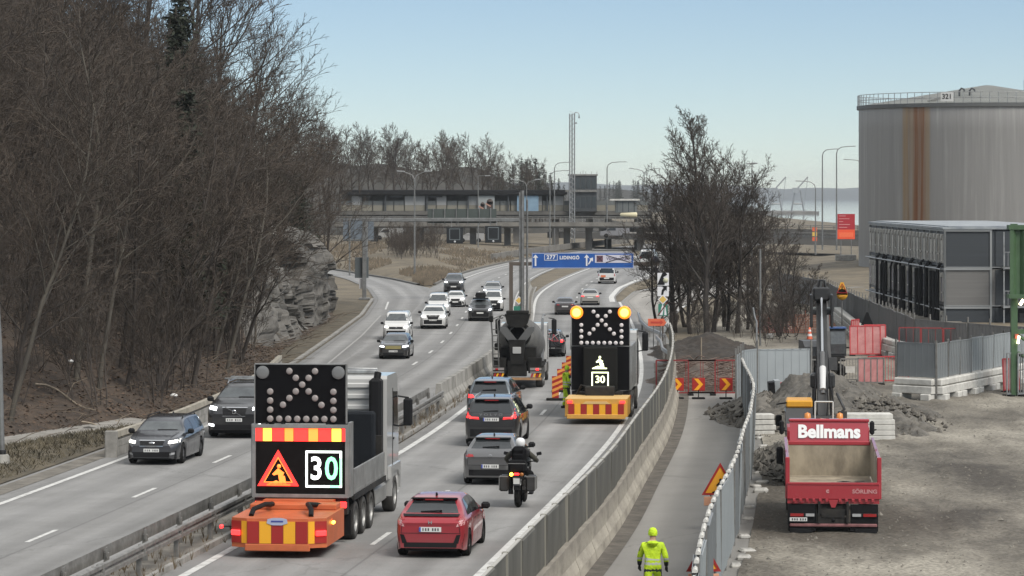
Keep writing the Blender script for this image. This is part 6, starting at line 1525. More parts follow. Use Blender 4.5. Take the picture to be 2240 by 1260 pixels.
# bicycles on the rack of the dark SUV
def bicycle(label, loc, rz, m, sc=1.0, cat='bicycle', group=None):
    t = thing('bicycle', label, cat, loc, rz, group, sc)
    for y in (-.52, .52):
        q = MB(); q.tube([(0, y + .33 * math.cos(a), .34 + .33 * math.sin(a)) for a in [k * math.pi / 8 for k in range(17)]], .022, 5, caps=False)
        for k in range(6): q.tube([(0, y, .34), (0, y + .32 * math.cos(k * 1.047), .34 + .32 * math.sin(k * 1.047))], .004, 3, caps=False)
        q.obj('wheel', M_rubber, t)
    q = MB()
    for a, b in (((-.52, .34), (-.12, .34)), ((-.12, .34), (-.22, .85)), ((-.22, .8), (.38, .82)), ((-.12, .34), (.40, .74)), ((-.52, .34), (-.2, .78)), ((.52, .34), (.38, .95))): q.tube([(0, a[0], a[1]), (0, b[0], b[1])], .022, 5)
    q.obj('frame', m, t)
    q = MB(); q.box((0, -.23, .9), (.14, .25, .06), ch=.02); q.obj('saddle', M_black, t)
    q = MB(); q.tube([(-.28, .42, 1.0), (-.2, .38, .98), (.2, .38, .98), (.28, .42, 1.0)], .016, 5); q.obj('handlebar', M_black, t)
    return t
dv = Vector((math.sin(-DARKSUV.rotation_euler.z), math.cos(DARKSUV.rotation_euler.z), 0)); b0 = DARKSUV.location - dv * (2.36 * DARKSUV.scale.x)
bicycle('bicycle with a red frame on the rear rack of the dark SUV', b0 - dv * .42 + Vector((0, 0, .6)), DARKSUV.rotation_euler.z + R(90), mat('bike_red', (.4, .04, .05), .4), .85)
bicycle('pale bicycle on the rear rack closest to the dark SUV', b0 - dv * .2 + Vector((.1, 0, .66)), DARKSUV.rotation_euler.z - R(90), mat('bike_white', (.5, .5, .5), .4), .85)
q = MB(); q.bx(-.03, .03, -.6, .08, .42, .5); q.bx(-.75, .75, -.48, -.38, .5, .56); q.bx(-.75, .75, -.25, -.15, .5, .56); q.bx(-.03, .03, -.1, -.04, .5, 1.3)
o_ = q.obj('bike_rack', M_trim, DARKSUV, (0, -2.36, .12))
# motorcycles / bicycles heap by the net fence
for k, (px, Y) in enumerate(((1690, 197), (1712, 198))):
    bicycle(['old dark red bicycle lying against the net fence, left one', 'dark bicycle with white bag by the net fence, right one'][k], (XA(px, Y), Y, 0), R(80 + 14 * k), mat('bike_maroon', (.12, .035, .04), .5), 1.15)
q = MB(); q.box((0, 0, .18), (.5, .3, .35), ch=.1); tag(q.obj('sack', M_concw, None, (XA(1683, 196), 195.5, 0), .4), 'white sack on the ground beside the dark red bicycle', 'sack')
# ------------------------------------------------------------------ trucks (local frame: +Y forward, origin on the ground under the rear end)
M_truckw = paint('truck_white', (.47, .47, .455), .0, .4); M_frame = mat('truck_frame', (.018, .018, .019), .8, c2=(.04, .037, .033), scale=2, spec=.15); M_dust = mat('dusty_rubber', (.055, .052, .047), .9, c2=(.028, .027, .026), scale=3)
M_alu = mat('grey_aluminium', (.32, .32, .31), .45, .5, c2=(.22, .22, .21), scale=2); M_matt = mat('matt_black_board', (.006, .006, .007), .9, spec=.08); M_bulb = mat('dull_bulb', (.27, .245, .235), .35); M_bulb2 = mat('large_dull_lamp', (.16, .165, .165), .3)
M_orange = mat('orange_steel', (.52, .13, .045), .5, c2=(.40, .10, .035), scale=1.4); M_sred = mat('stripe_red', (.30, .015, .012), .5); M_syel = mat('stripe_yellow', (.75, .36, .015), .5)
M_yelst = mat('yellow_steel', (.62, .33, .06), .5, c2=(.5, .26, .05), scale=1.5)
LEDS = dict(red=mat('led_red', (.8, .03, .02), .4, emit=1.5, ecol=(1, .03, .025)), white=mat('led_white', (.9, .95, .9), .4, emit=1.4, ecol=(.92, 1, .93)), green=mat('led_green', (.5, .9, .6), .4, emit=1.2, ecol=(.12, 1, .38)), orange=mat('led_orange', (.9, .25, .05), .4, emit=1.3, ecol=(1, .2, .03)), yellow=mat('led_yellow', (.9, .6, .1), .4, emit=1.2, ecol=(1, .58, .06)), lime=mat('led_lime', (.9, 1, .6), .4, emit=1.3, ecol=(.95, 1, .62)))
def truck_wheel(parent, x, y, r=.5, w=.3, m=None):
    q = MB(); h = w / 2
    q.lathe([(-h, r * .62), (-h, r * .93), (-h * .8, r), (h * .8, r), (h, r * .93), (h, r * .62), (-h, r * .62)], axis='X', n=26)
    o = q.obj('wheel', m or M_dust, parent, (x, y, r))
    q = MB(); s = 1 if x > 0 else -1
    q.lathe([(s * h * .95, r * .62), (s * h * .3, r * .55), (s * h * .3, r * .28), (s * h * .8, r * .24), (s * h * .8, .001)], axis='X', n=20)
    for k in range(8): a = k * .785; q.lathe([(s * h * .3, .03), (s * h * .5, .025), (s * h * .5, .001)], (0, r * .42 * math.cos(a), r * .42 * math.sin(a)), 'X', 6)
    q.obj('rim', M_alu, o)
def disc_row(name, m, parent, pts, r, y, n=14):
    q0 = MB(); q0.lathe([(0, r), (-.03, r * .95), (-.045, r * .6), (-.05, .001)], axis='Y', n=n, smooth=False); me = q0.mesh(name, m)
    for x, z in pts: put(name, me, parent, (x, y, z))
def arrow_board(t, w, z0, z1, y, m_bulb, big, r=.085, rb=.17, th=.12):
    q = MB(); q.bx(-w / 2, w / 2, y, y + th, z0, z1); q.obj('arrow_board', M_matt, t)
    q = MB(); q.bx(-w / 2 - .02, w / 2 + .02, y - .01, y + th, z1, z1 + .03); q.bx(-w / 2 - .03, -w / 2, y - .005, y + th, z0, z1); q.bx(w / 2, w / 2 + .03, y - .005, y + th, z0, z1); q.obj('board_frame', M_alu, t)
    H_ = z1 - z0; X = lambda u: u * w; Zf = lambda v: z0 + v * H_
    pts = []
    for k in range(8): pts.append((X(-.335 + k * .1), Zf(.075)))
    for k in range(1, 4): pts += [(X(-.335), Zf(.075 + k * .155)), (X(.365), Zf(.075 + k * .155))]
    for k in range(-3, 3):
        pts.append((X(.0 + k * .071 + .02 if k else .02), Zf(.66 + k * .115)))
    for k in (-3, -2, -1, 1, 2): pts.append((X(.02 - k * .071), Zf(.66 + k * .115)))
    disc_row('bulb', m_bulb, t, pts, r, y)
    disc_row('warning_lamp', big, t, [(-w / 2 + .19, z1 - .2), (w / 2 - .19, z1 - .2)], rb, y, 18)
def stripes(t, w, z0, z1, y, n, cols, name='stripe', skew=0):
    for k in range(n):
        x0 = -w / 2 + w * k / n; x1 = x0 + w / n
        q = MB(); q.bx(x0 + .004, x1 - .004, y - .012, y, z0, z1); q.obj(name, cols[k % len(cols)], t)
def frame_box(x0, x1, z0, z1, y, w, m, t, name, th=.02):
    q = MB(); q.bx(x0, x1, y - th, y, z1 - w, z1, ch=.004); q.bx(x0, x1, y - th, y, z0, z0 + w, ch=.004); q.bx(x0, x0 + w, y - th, y, z0 + w, z1 - w); q.bx(x1 - w, x1, y - th, y, z0 + w, z1 - w); q.obj(name, m, t)
def pole_line(m, a, b, w):
    a, b = Vector(a), Vector(b); d = (b - a).normalized(); return a, b
# ---------------- first warning truck
P = G(607, 1195, .3); hd = math.atan(.104)
t = thing('warning_truck', 'truck towing an orange crash cushion under a lit triangle and 30 sign', 'truck', (P.x, P.y, 0), -hd)
def cushion(t, W_, z0, z1, D, m, stripe_cols, top_m, chamfer=.42, n=8):
    """crash cushion: low box with chamfered rear corners; rear face at y=0"""
    c = chamfer; q = MB()
    poly = [(-W_ / 2 + c, 0), (W_ / 2 - c, 0), (W_ / 2, c * .55), (W_ / 2, D), (-W_ / 2, D), (-W_ / 2, c * .55)]
    q.prism(poly, 'Z', z0, z1); q.obj('crash_cushion', m, t)
    q = MB(); q.bx(-W_ / 2 + c - .05, W_ / 2 - c + .05, -.05, 0, z0 - .08, z0 + .1, ch=.02); q.obj('rubber_lip', m, t)
    return c
c = cushion(t, 2.36, .26, .98, 3.0, M_orange, None, None)
q = MB(); q.bx(-.75, .75, -.03, 0, z := .36, .92); q.obj('rear_panel', M_orange, t)
nst = 5
for k in range(nst):
    x0 = -.75 + 1.5 * k / nst; q = MB(); q.bx(x0 + .005, x0 + 1.5 / nst - .005, -.042, -.03, .37, .91); q.obj('stripe', [M_sred, M_syel][k % 2], t)
for sx in (-1, 1):
    a = Vector((sx * .76, 0, 0)); b = Vector((sx * 1.18, .231, 0)); d = (b - a).normalized(); nrm = Vector((d.y, -d.x, 0)) * (1 if sx > 0 else -1)
    for (u0, u1, m, nm) in ((0, .34, M_syel, 'stripe'), (.34, 1, M_sred, 'stripe')):
        p0, p1 = a.lerp(b, u0) + nrm * .015, a.lerp(b, u1) + nrm * .015
        q = MB(); vs = [(p0.x, p0.y, .37), (p1.x, p1.y, .37), (p1.x, p1.y, .91), (p0.x, p0.y, .91)]; vs += [(x - nrm.x * .012, y - nrm.y * .012, zz) for x, y, zz in vs]
        q.add(vs, [(0, 1, 2, 3), (4, 7, 6, 5), (0, 4, 5, 1), (1, 5, 6, 2), (2, 6, 7, 3), (3, 7, 4, 0)]); q.obj(nm, m, t)
    p0 = a.lerp(b, .67) + nrm * .04
    q = MB(); q.box((p0.x, p0.y, .62), (.28, .06, .13), rz=math.atan2(d.y, d.x), ch=.02); q.obj('tail_lamp', M_tailon, t)
q = MB(); q.prism([(-.26, .87), (-.12, .82), (.12, .82), (.26, .87), (.24, .97), (.1, 1.0), (-.1, 1.0), (-.24, .97)], 'Y', -.06, -.043); q.obj('maker_badge', mat('badge_blue', (.35, .38, .5), .5), t)
q = MB(); q.bx(-.15, .15, -.066, -.06, .895, .935); q.obj('badge_band', mat('badge_band_blue', (.04, .06, .25), .5), t)
q = MB()
for sx in (-1, 1): MB().tube([(sx * .75, .5, 1.0), (sx * .72, .7, 1.14), (sx * .55, 1.3, 1.2), (sx * .45, 1.8, 1.16), (sx * .62, 2.3, 1.1), (sx * .8, 2.5, 1.0)], .065, 8).obj('hydraulic_hose', M_black, t)
q = MB(); q.bx(-1.1, 1.1, 2.2, 3.0, .98, 1.12, ch=.02); q.bx(-.9, .9, 2.9, 3.4, .3, 1.15); q.obj('hitch_frame', M_orange, t)
q = MB(); q.box((-1.32, .35, .74), (.24, .03, .03)); q.obj('lamp_arm', M_trim, t); MB().lathe([(-.05, .001), (-.05, .05), (.03, .05)], (-1.46, .33, .74), 'Y', 10).obj('marker_lamp', M_tailon, t)
MB().lathe([(-.04, .001), (-.04, .045), (.03, .045)], (1.23, 1.0, .8), 'Y', 10).obj('marker_lamp', M_amber, t)
# sign panel
PY = 3.35
q = MB(); q.bx(-1.22, 1.22, PY, PY + .22, 1.24, 3.02); q.obj('sign_panel', mat('sign_face', (.007, .006, .006), .7, spec=.1), t)
frame_box(-1.25, 1.25, 1.18, 3.05, PY + .05, .09, M_alu, t, 'panel_frame', .1)
q = MB(); q.bx(1.22, 1.29, PY, PY + .5, 1.2, 3.1); q.bx(-1.28, -1.23, PY, PY + .4, 1.2, 3.05); q.obj('panel_side', M_alu, t)
rowc = [LEDS['red'], LEDS['yellow'], LEDS['red'], LEDS['orange'], LEDS['red'], LEDS['orange'], LEDS['red'], LEDS['yellow'], LEDS['red']]
xs = [-1.2, -.98, -.74, -.42, -.18, .2, .46, .8, 1.06, 1.2]
for k in range(9): q = MB(); q.bx(xs[k] + .006, xs[k + 1] - .006, PY - .012, PY - .002, 2.62, 2.95); q.obj('light_stripe', rowc[k], t)
def tri_ring(cx, cz, R_, w, y, m, parent, name):
    q = MB(); P3 = [(cx + R_ * math.sin(a), cz + R_ * math.cos(a)) for a in (0, 2.094, 4.189)]; P4 = [(cx + (R_ - w * 2) * math.sin(a), cz + (R_ - w * 2) * math.cos(a)) for a in (0, 2.094, 4.189)]
    for k in range(3):
        a, b, c_, d = P3[k], P3[(k + 1) % 3], P4[(k + 1) % 3], P4[k]
        vs = [(p[0], y - .012, p[1]) for p in (a, b, c_, d)] + [(p[0], y, p[1]) for p in (a, b, c_, d)]
        q.add(vs, [(3, 2, 1, 0), (4, 5, 6, 7), (0, 1, 5, 4), (1, 2, 6, 5), (2, 3, 7, 6), (3, 0, 4, 7)])
    return q.obj(name, m, parent)
tri_ring(-.58, 1.78, .62, .085, PY - .002, LEDS['red'], t, 'warning_triangle')
tri_ring(-.58, 1.78, .44, .02, PY - .003, LEDS['orange'], t, 'triangle_border')
def digger(parent, cx, cz, s, y, m, name='worker_symbol'):
    q = MB()
    def pr(poly): q.prism([(cx + a * s, cz + b * s) for a, b in poly], 'Y', y - .014, y - .004)
    pr([(-.5, -.42), (.5, -.42), (.5, -.34), (.18, -.34), (-.1, -.2), (-.5, -.36)]); pr([(.05, -.34), (.17, -.34), (.16, -.05), (.24, .12), (.10, .2), (-.02, .05)])
    pr([(.2, -.34), (.32, -.34), (.26, -.02), (.12, 0)]); pr([(-.02, .05), (.12, .2), (-.02, .3), (-.26, .06), (-.2, .0)]); q.lathe([(y - .014, .001), (y - .014, .085 * s), (y - .004, .085 * s)], (cx + .02 * s, 0, cz + .38 * s), 'Y', 10)
    q.obj(name, m, parent)
digger(t, -.57, 1.74, .62, PY, LEDS['orange'])
frame_box(.13, 1.07, 1.44, 2.38, PY - .002, .055, LEDS['white'], t, 'speed_frame', .012)
q = MB(); q.bx(1.017, 1.068, PY - .02, PY - .015, 1.5, 2.2); q.bx(.75, 1.0, PY - .02, PY - .015, 1.442, 1.494); q.obj('speed_frame_glow', LEDS['green'], t)
text('lettering', '3', .82, LEDS['white'], t, (.41, PY - .01, 1.90), bold=.014, wide=.85); text('lettering', '0', .82, LEDS['green'], t, (.80, PY - .01, 1.90), bold=.014, wide=.85)
arrow_board(t, 2.34, 3.08, 4.58, PY - .02, M_bulb, M_bulb2)
for sx in (-1, 1): MB().tube([(sx * .8, PY + .3, 1.2), (sx * .8, PY + .3, 4.3)], .07, 6).obj('board_post', M_frame, t)
# chassis
q = MB(); q.bx(-.45, .45, 3.2, 13.4, .72, 1.02); q.bx(-1.2, 1.2, 3.4, 3.7, .75, 1.15); q.obj('chassis', M_frame, t)
for sx in (-1, 1):
    q = MB(); q.bx(sx * 1.05 - .14, sx * 1.05 + .14, 3.32, 3.4, .92, 1.08, ch=.02); q.obj('tail_lamp', M_tailon, t)
    q = MB(); q.bx(sx * .95 - .3, sx * .95 + .3, 3.7, 3.74, .2, .85); q.obj('mudflap', M_black, t)
    for y in (4.6, 5.95, 7.3): truck_wheel(t, sx * 1.07, y, .5, .34)
    truck_wheel(t, sx * 1.07, 11.9, .51, .32)
    for y in (4.6, 5.95, 7.3):
        q = MB(); pts = [(y + .62 * math.cos(a), .5 + .62 * math.sin(a)) for a in [k * math.pi / 8 for k in range(9)]]
        q.prism(pts + [(y + .58 * math.cos(a), .5 + .58 * math.sin(a)) for a in [k * math.pi / 8 for k in range(8, -1, -1)]], 'X', sx * 1.05 - .2, sx * 1.05 + .2); q.obj('mudguard', M_frame, t)
# tipper body: low alu sides, dark load board at the front
q = MB(); q.bx(-1.24, 1.24, 3.8, 9.6, 1.12, 1.26); q.obj('load_floor', M_frame, t)
for sx in (-1, 1):
    for k in range(3):
        y0 = 4.1 + k * 1.85; q = MB(); q.bx(sx * 1.25 - .025, sx * 1.25 + .025, y0, y0 + 1.78, 1.2, 1.86, ch=.01); q.bx(sx * 1.27 - .015, sx * 1.27 + .015, y0 + .1, y0 + 1.68, 1.24, 1.3); q.obj('side_board', M_alu, t)
    q = MB(); q.bx(sx * 1.27 - .03, sx * 1.27 + .03, 3.95, 9.7, 1.06, 1.2); q.obj('side_rail', M_frame, t)
q = MB(); q.bx(-.2, 1.12, 8.5, 9.0, 1.3, 3.02, ch=.06); q.obj('load_box', mat('slate_board', (.010, .012, .015), .8, spec=.15), t)
q = MB(); q.bx(-1.2, 1.2, 9.55, 9.7, 1.2, 2.3); q.obj('bulkhead', M_frame, t)
for sx in (1, -1):
    q = MB(); q.bx(sx * 1.0 - .18, sx * 1.0 + .18, 8.5, 10.6, .45, .95, ch=.06); q.obj('side_tank', M_alu, t)
# cab
def cab(t, y0, y1, z0, z1, m, w=1.22, mh=.78):
    q = MB(); q.prism([(y0, z0), (y1, z0), (y1 + .02, z0 + (z1 - z0) * .5), (y1 - .22, z1 - .12), (y1 - .5, z1), (y0 + .05, z1), (y0, z1 - .1)], 'X', -w, w); q.obj('cab', m, t)
    for sx in (-1, 1):
        q = MB(); q.prism([(y1 - 1.15, z0 + 1.25), (y1 - .15, z0 + 1.2), (y1 - .28, z1 - .55), (y1 - 1.15, z1 - .5)], 'X', sx * w - .012, sx * w + .012); q.obj('side_window', M_glass, t)
        q = MB(); q.bx(sx * w - .014, sx * w + .014, y1 - 1.22, y1 - 1.2, z0 + .1, z1 - .4); q.bx(sx * w - .02, sx * w + .02, y1 - 1.1, y1 - .95, z0 + 1.05, z0 + 1.1); q.obj('door_seam', M_trim, t)
        q = MB(); q.box((sx * (w + .28 * mh / .78), y1 - .05, z0 + 1.75 * (mh / .78) ** .3), (.26 * mh / .78, .14, mh), ch=.05); q.tube([(sx * w, y1 - .1, z0 + 2.2), (sx * (w + .3), y1 - .02, z0 + 2.15)], .025, 5); q.tube([(sx * w, y1 - .1, z0 + 1.35), (sx * (w + .28), y1 - .02, z0 + 1.4)], .025, 5); q.obj('mirror', M_trim, t)
    q = MB(); q.prism([(y1 + .025, z0 + 1.15), (y1 + .03, z0 + (z1 - z0) * .5), (y1 - .19, z1 - .2), (y1 - .21, z1 - .2), (y1 + .0, z0 + 1.15)], 'X', -w * .92, w * .92); q.obj('windscreen', M_glass, t)
cab(t, 10.4, 12.7, 1.0, 3.9, M_truckw)
q = MB()
for k in range(5): q.bx(-1.15, .75, 10.33, 10.4, 2.35 + k * .3, 2.5 + k * .3, ch=.03)
q.obj('cab_rear_rib', M_truckw, t)
q = MB(); q.bx(.78, 1.12, 9.9, 10.45, 1.4, 3.85, ch=.08); q.tube([(.95, 10.1, 2.0), (.95, 10.05, 3.6), (1.0, 10.2, 4.0)], .1, 8); q.obj('exhaust_stack', M_black, t)
q = MB(); q.tube([(-1.0, 10.7, 3.95), (-1.0, 10.7, 4.08), (.9, 10.7, 4.08), (.9, 10.7, 3.95)], .025, 5); q.bx(-.9, .8, 11.2, 11.5, 3.9, 4.02, ch=.03); q.obj('roof_rack', M_galv, t)
q = MB(); q.prism([(11.05, .5), (11.2, .95), (11.5, 1.15), (12.3, 1.15), (12.6, .95), (12.75, .6), (12.8, 1.35), (10.9, 1.35)], 'X', 1.0, 1.27); q.prism([(11.05, .5), (11.2, .95), (11.5, 1.15), (12.3, 1.15), (12.6, .95), (12.75, .6), (12.8, 1.35), (10.9, 1.35)], 'X', -1.27, -1.0); q.bx(-1.22, 1.22, 12.4, 12.85, .35, 1.1, ch=.05); q.obj('front_fender', M_truckw, t)
# ---------------- second warning truck
P = G(1304, 912, .3); hd2 = hdg(Rc, P.y)
t = thing('warning_truck', 'truck with two glowing amber lamps above a dark bulb board', 'truck', (P.x, P.y, 0), -hd2)
c = cushion(t, 2.42, .3, .98, 2.6, M_yelst, None, None, chamfer=.12)
scol = [M_sred, M_syel]
for k in range(9):
    x0 = -1.08 + 2.16 * k / 9; q = MB(); q.bx(x0 + .004, x0 + .236, -.026, 0, .36, .80); q.obj('stripe', scol[k % 2], t)
for sx in (-1, 1): q = MB(); q.bx(sx * 1.02 - .1, sx * 1.02 + .1, -.05, 0, .82, .93, ch=.02); q.obj('tail_lamp', M_tailon, t)
q = MB(); q.bx(-1.2, 1.2, .05, 2.5, .98, 1.0); q.prism([(-.55, .8), (.55, .8), (.4, .9), (-.4, .9)], 'Y', -.04, 0); q.obj('cushion_lid', mat('pale_yellow_lid', (.6, .40, .16), .6), t)
q = MB(); q.bx(-.9, .9, 2.4, 3.2, .4, 1.1); q.bx(-.55, .6, 1.9, 2.6, 1.0, 1.35, ch=.03); q.tube([(-.9, 2.4, 1.0), (-.7, 2.2, 1.4), (-.4, 2.3, 1.3), (-.5, 2.5, 1.0)], .05, 6); q.obj('hitch_frame', M_frame, t)
PY = 3.2
q = MB(); q.bx(-1.14, 1.14, PY, PY + .15, 1.15, 2.86); q.obj('sign_panel', M_matt, t)
q = MB(); q.bx(-.68, .68, PY - .32, PY, 1.08, 2.86, ch=.05); q.obj('sign_box', mat('dark_sign_box', (.014, .014, .013), .8, spec=.1), t)
digger(t, -.02, 2.24, .58, PY - .322, LEDS['lime'])
frame_box(-.34, .34, 1.27, 1.88, PY - .322, .05, LEDS['lime'], t, 'speed_frame', .014)
text('lettering', '30', .40, LEDS['lime'], t, (0, PY - .335, 1.57), bold=.006)
arrow_board(t, 2.28, 2.9, 4.42, PY - .02, mat('bright_bulb', (.62, .58, .57), .35), M_amber, r=.08, rb=.17)
q0 = MB(); q0.lathe([(-.02, .165), (-.05, .2), (-.03, .25), (0, .26)], axis='Y', n=20); me_ = q0.mesh('lamp_halo', mat('amber_halo', (.9, .25, .02), .4, emit=1.1, ecol=(1, .2, .01)))  # glowing ring added to imitate the orange halo round each amber lamp
for sx in (-1, 1): put('lamp_halo', me_, t, (sx * .95, PY - .02, 4.22))
q = MB(); q.bx(-.45, .45, 3.0, 11, .7, 1.0); q.bx(-1.15, 1.15, 3.3, 3.5, .7, 1.1); q.obj('chassis', M_frame, t)
q = MB(); q.bx(-1.2, 1.2, 3.6, 8.0, 1.1, 2.9, ch=.03)
for k in range(9): q.bx(1.2, 1.225, 3.7 + k * .5, 3.76 + k * .5, 1.15, 2.85)
q.obj('load_body', M_alu, t)
cab(t, 8.2, 10.2, 1.0, 3.3, M_truckw)
for sx in (-1, 1):
    for y in (4.5, 5.8): truck_wheel(t, sx * 1.05, y)
    truck_wheel(t, sx * 1.05, 9.4)
    q = MB(); q.bx(sx * 1.05 - .16, sx * 1.05 + .16, 3.25, 3.3, .8, .95); q.obj('tail_lamp', M_tail, t)
# ---------------- concrete mixer
P = G(1131, 850); s_ = .93
t = thing('concrete_mixer', 'dirty concrete mixer truck with a grey drum and black chute, seen from behind', 'truck', (P.x, P.y, 0), -hdg(Rc, P.y), None, s_)
M_drum = mat('drum_grey', (.14, .137, .128), .7, c2=(.075, .073, .068), scale=.9); M_dirty = mat('dirty_black', (.010, .010, .010), .8, c2=(.022, .021, .019), scale=2, spec=.15)
q = MB(); dr = [(.0, .38), (.05, .62), (.5, .86), (1.5, 1.08), (2.6, 1.2), (3.8, 1.2), (4.9, .95), (5.3, .7), (5.3, .01)]
M = Matrix.Translation((0, .65, 2.65)) @ Matrix.Rotation(R(-11), 4, 'X')
q.lathe(dr, axis='Y', n=36); q.xf(M); q.obj('drum', M_drum, t)
q = MB(); q.lathe([(.045, .66), (-.02, .6), (-.02, .5), (.06, .42)], axis='Y', n=30); q.xf(M); q.obj('drum_ring', M_dirty, t)
q = MB(); q.lathe([(.1, .45), (.12, .01)], axis='Y', n=24); q.xf(M); q.obj('drum_mouth', M_matt, t)
q = MB(); q.prism([(-.62, 3.65), (.62, 3.65), (.5, 3.2), (.3, 3.0), (-.3, 3.0), (-.5, 3.2)], 'Y', .15, .85); q.bx(-.55, .55, .2, .8, 3.65, 3.82, ch=.03); q.obj('hopper', M_dirty, t)
q = MB(); q.prism([(-.85, 3.05), (-.5, 3.0), (0, 2.35), (.5, 3.0), (.85, 3.05), (.85, 2.85), (.12, 1.95), (-.12, 1.95), (-.85, 2.85)], 'Y', .1, .35); q.obj('chute_frame', mat('grey_steel', (.11, .11, .107), .5, .3), t)
q = MB(); q.prism([(-.42, 2.4), (.42, 2.4), (.3, 1.2), (-.3, 1.2)], 'Y', -.05, .5); q.bx(-.45, .45, .0, .7, .6, 1.35); q.obj('chute', M_dirty, t)
q = MB(); q.bx(-.22, .2, -.1, .0, 1.72, 2.05, ch=.02); q.obj('chute_plate', mat('light_steel', (.34, .34, .33), .5), t)
q = MB(); q.bx(-1.15, 1.15, .2, 8.4, .85, 1.12); q.bx(-1.2, -.55, .1, .7, .75, 1.5); q.bx(.55, 1.2, .1, .7, .75, 1.5); q.bx(-.9, .9, .6, 1.4, 1.0, 2.0); q.obj('chassis', M_dirty, t)
q = MB(); q.bx(-1.2, 1.2, 0, .12, .42, .54); q.obj('rear_bumper', mat('rust_bumper', (.30, .17, .08), .7, var=.3), t)
for sx in (-1, 1):
    for k in range(4):
        q = MB(); x0 = sx * .92; q.prism([(x0 - .26 + k * .13, .56), (x0 - .17 + k * .13, .56), (x0 - .11 + k * .13, .74), (x0 - .2 + k * .13, .74)], 'Y', -.02, .1); q.obj('stripe', [M_sred, M_syel][k % 2], t)
    q = MB(); q.bx(sx * .92 - .28, sx * .92 + .28, 0, .1, .78, .84); q.bx(sx * .92 - .28, sx * .92 + .28, 0, .1, .9, 1.02); q.obj('lamp_bar', mat('grey_lamp_bar', (.22, .2, .19), .5), t)
    q = MB(); q.bx(sx * 1.0 - .07, sx * 1.0 + .07, -.03, 0, .9, 1.0, ch=.01); q.obj('tail_lamp', M_tailon if sx > 0 else M_tail, t)
    for y in (1.3, 2.65): truck_wheel(t, sx * 1.05, y, .5, .36)
    truck_wheel(t, sx * 1.05, 7.4)
    q = MB(); q.bx(sx * 1.1 - .14, sx * 1.1 + .14, .5, 3.6, 1.02, 1.1); q.obj('mudguard', M_dirty, t)
q = MB(); q.tube([(-1.18, .1, .9), (-1.22, .05, 2.6), (-1.28, .0, 3.4)], .04, 5); q.tube([(-.9, .1, .9), (-.95, .05, 2.9), (-1.0, .2, 3.3), (-.8, .4, 3.6)], .035, 5); q.tube([(-1.28, 0, 3.4), (-.75, .3, 3.62), (-.5, .4, 3.5)], .035, 5)
for k in range(7): q.tube([(-1.2, .07, 1.1 + k * .3), (-.92, .07, 1.1 + k * .3)], .025, 4)
q.obj('ladder', mat('ladder_steel', (.12, .12, .115), .5, .4), t)
q = MB(); q.box((-1.27, -.02, 3.42), (.2, .12, .3), ch=.03); q.box((-.98, .3, 2.05), (.3, .3, .35), ch=.05); q.obj('ladder_box', M_dirty, t)
q = MB(); q.bx(1.02, 1.16, 3.3, 3.5, 1.2, 3.3); q.tube([(1.1, 3.4, 3.3), (1.1, 3.6, 3.5), (1.1, 6, 3.4)], .05, 6); q.obj('drum_stand', M_galv, t)
q = MB(); q.bx(.85, 1.2, 3.6, 5.8, .55, 1.0, ch=.05); q.obj('water_tank', M_alu, t)
cab(t, 6.5, 8.5, .95, 2.95, M_truckw, 1.18)
# ---------------- dump truck in the yard
P = G(1823, 1172); s_ = .95; hd3 = .075
t = thing('dump_truck', 'red dump truck with an empty sandy bed and Bellmans lettering, seen from behind', 'truck', (P.x, P.y, 0), -hd3, None, s_)
M_dred = paint('dump_red', (.34, .018, .03), .1, .4); M_bed = mat('sandy_bed', (.36, .31, .23), .85, c2=(.16, .135, .10), scale=1.6, detail=8, stretch=(1, 1, .5))
BW_ = 1.26
q = MB(); q.bx(-BW_ + .1, BW_ - .1, .2, 5.2, 1.14, 1.22); q.obj('bed_floor', M_bed, t)
for sx in (-1, 1):
    q = MB(); q.prism([(.1, 1.2), (5.2, 1.2), (5.2, 2.32), (.3, 2.14), (.1, 1.9)], 'X', sx * BW_ - .04, sx * BW_ + .04); q.obj('bed_side', M_dred, t)
    q = MB(); q.prism([(.15, 1.23), (5.15, 1.23), (5.15, 2.26), (.3, 2.08)], 'X', sx * (BW_ - .055) - .012, sx * (BW_ - .055) + .012); q.obj('bed_lining', M_bed, t)
    q = MB(); q.bx(sx * BW_ - .06, sx * BW_ + .06, .06, .2, 1.0, 2.16, ch=.02); q.obj('bed_post', M_dred, t)
q = MB(); q.bx(-BW_ + .06, BW_ - .06, 5.0, 5.08, 1.2, 2.14); q.obj('bed_front', M_bed, t)
q = MB(); q.prism([(5.0, 2.15), (5.12, 2.15), (5.3, 2.78), (5.15, 2.82)], 'X', -1.14, 1.14); q.bx(-1.17, 1.17, 5.1, 5.36, 2.76, 2.86, ch=.03); q.bx(-1.2, 1.2, 4.98, 5.1, 2.1, 2.22, ch=.02); q.obj('headboard', M_dred, t)
text('lettering', 'Bellmans', .52, mat('white_letters', (.75, .75, .74), .5), t, (0, 5.0 + .04, 2.48), rx=90 - 14, bold=.022, wide=.98)
q = MB(); q.bx(-BW_ - .02, BW_ + .02, .0, .1, 1.0, 1.44, ch=.02); q.bx(-BW_, BW_, -.02, .02, 1.40, 1.47, ch=.01); q.obj('tailgate', M_dred, t)
text('lettering', 'SÖRLING', .15, mat('pink_letters', (.5, .25, .25), .5), t, (.86, -.012, 1.22), bold=.004, wide=1.1)
text('lettering', 'c', .17, mat('pink_letters', (.5, .25, .25), .5), t, (-.16, -.012, 1.24), bold=.01)
q = MB(); rn = random.Random(6)
for k in range(30): q.box((.5 + rn.uniform(-.5, .5), 1.4 + rn.uniform(-1, 1), 1.24), (.3, .4, .1), rz=rn.random(), ch=.03)
q.obj('leftover_soil', M_soil, t)
q = MB(); q.bx(-BW_, BW_, .05, .3, .88, 1.02)
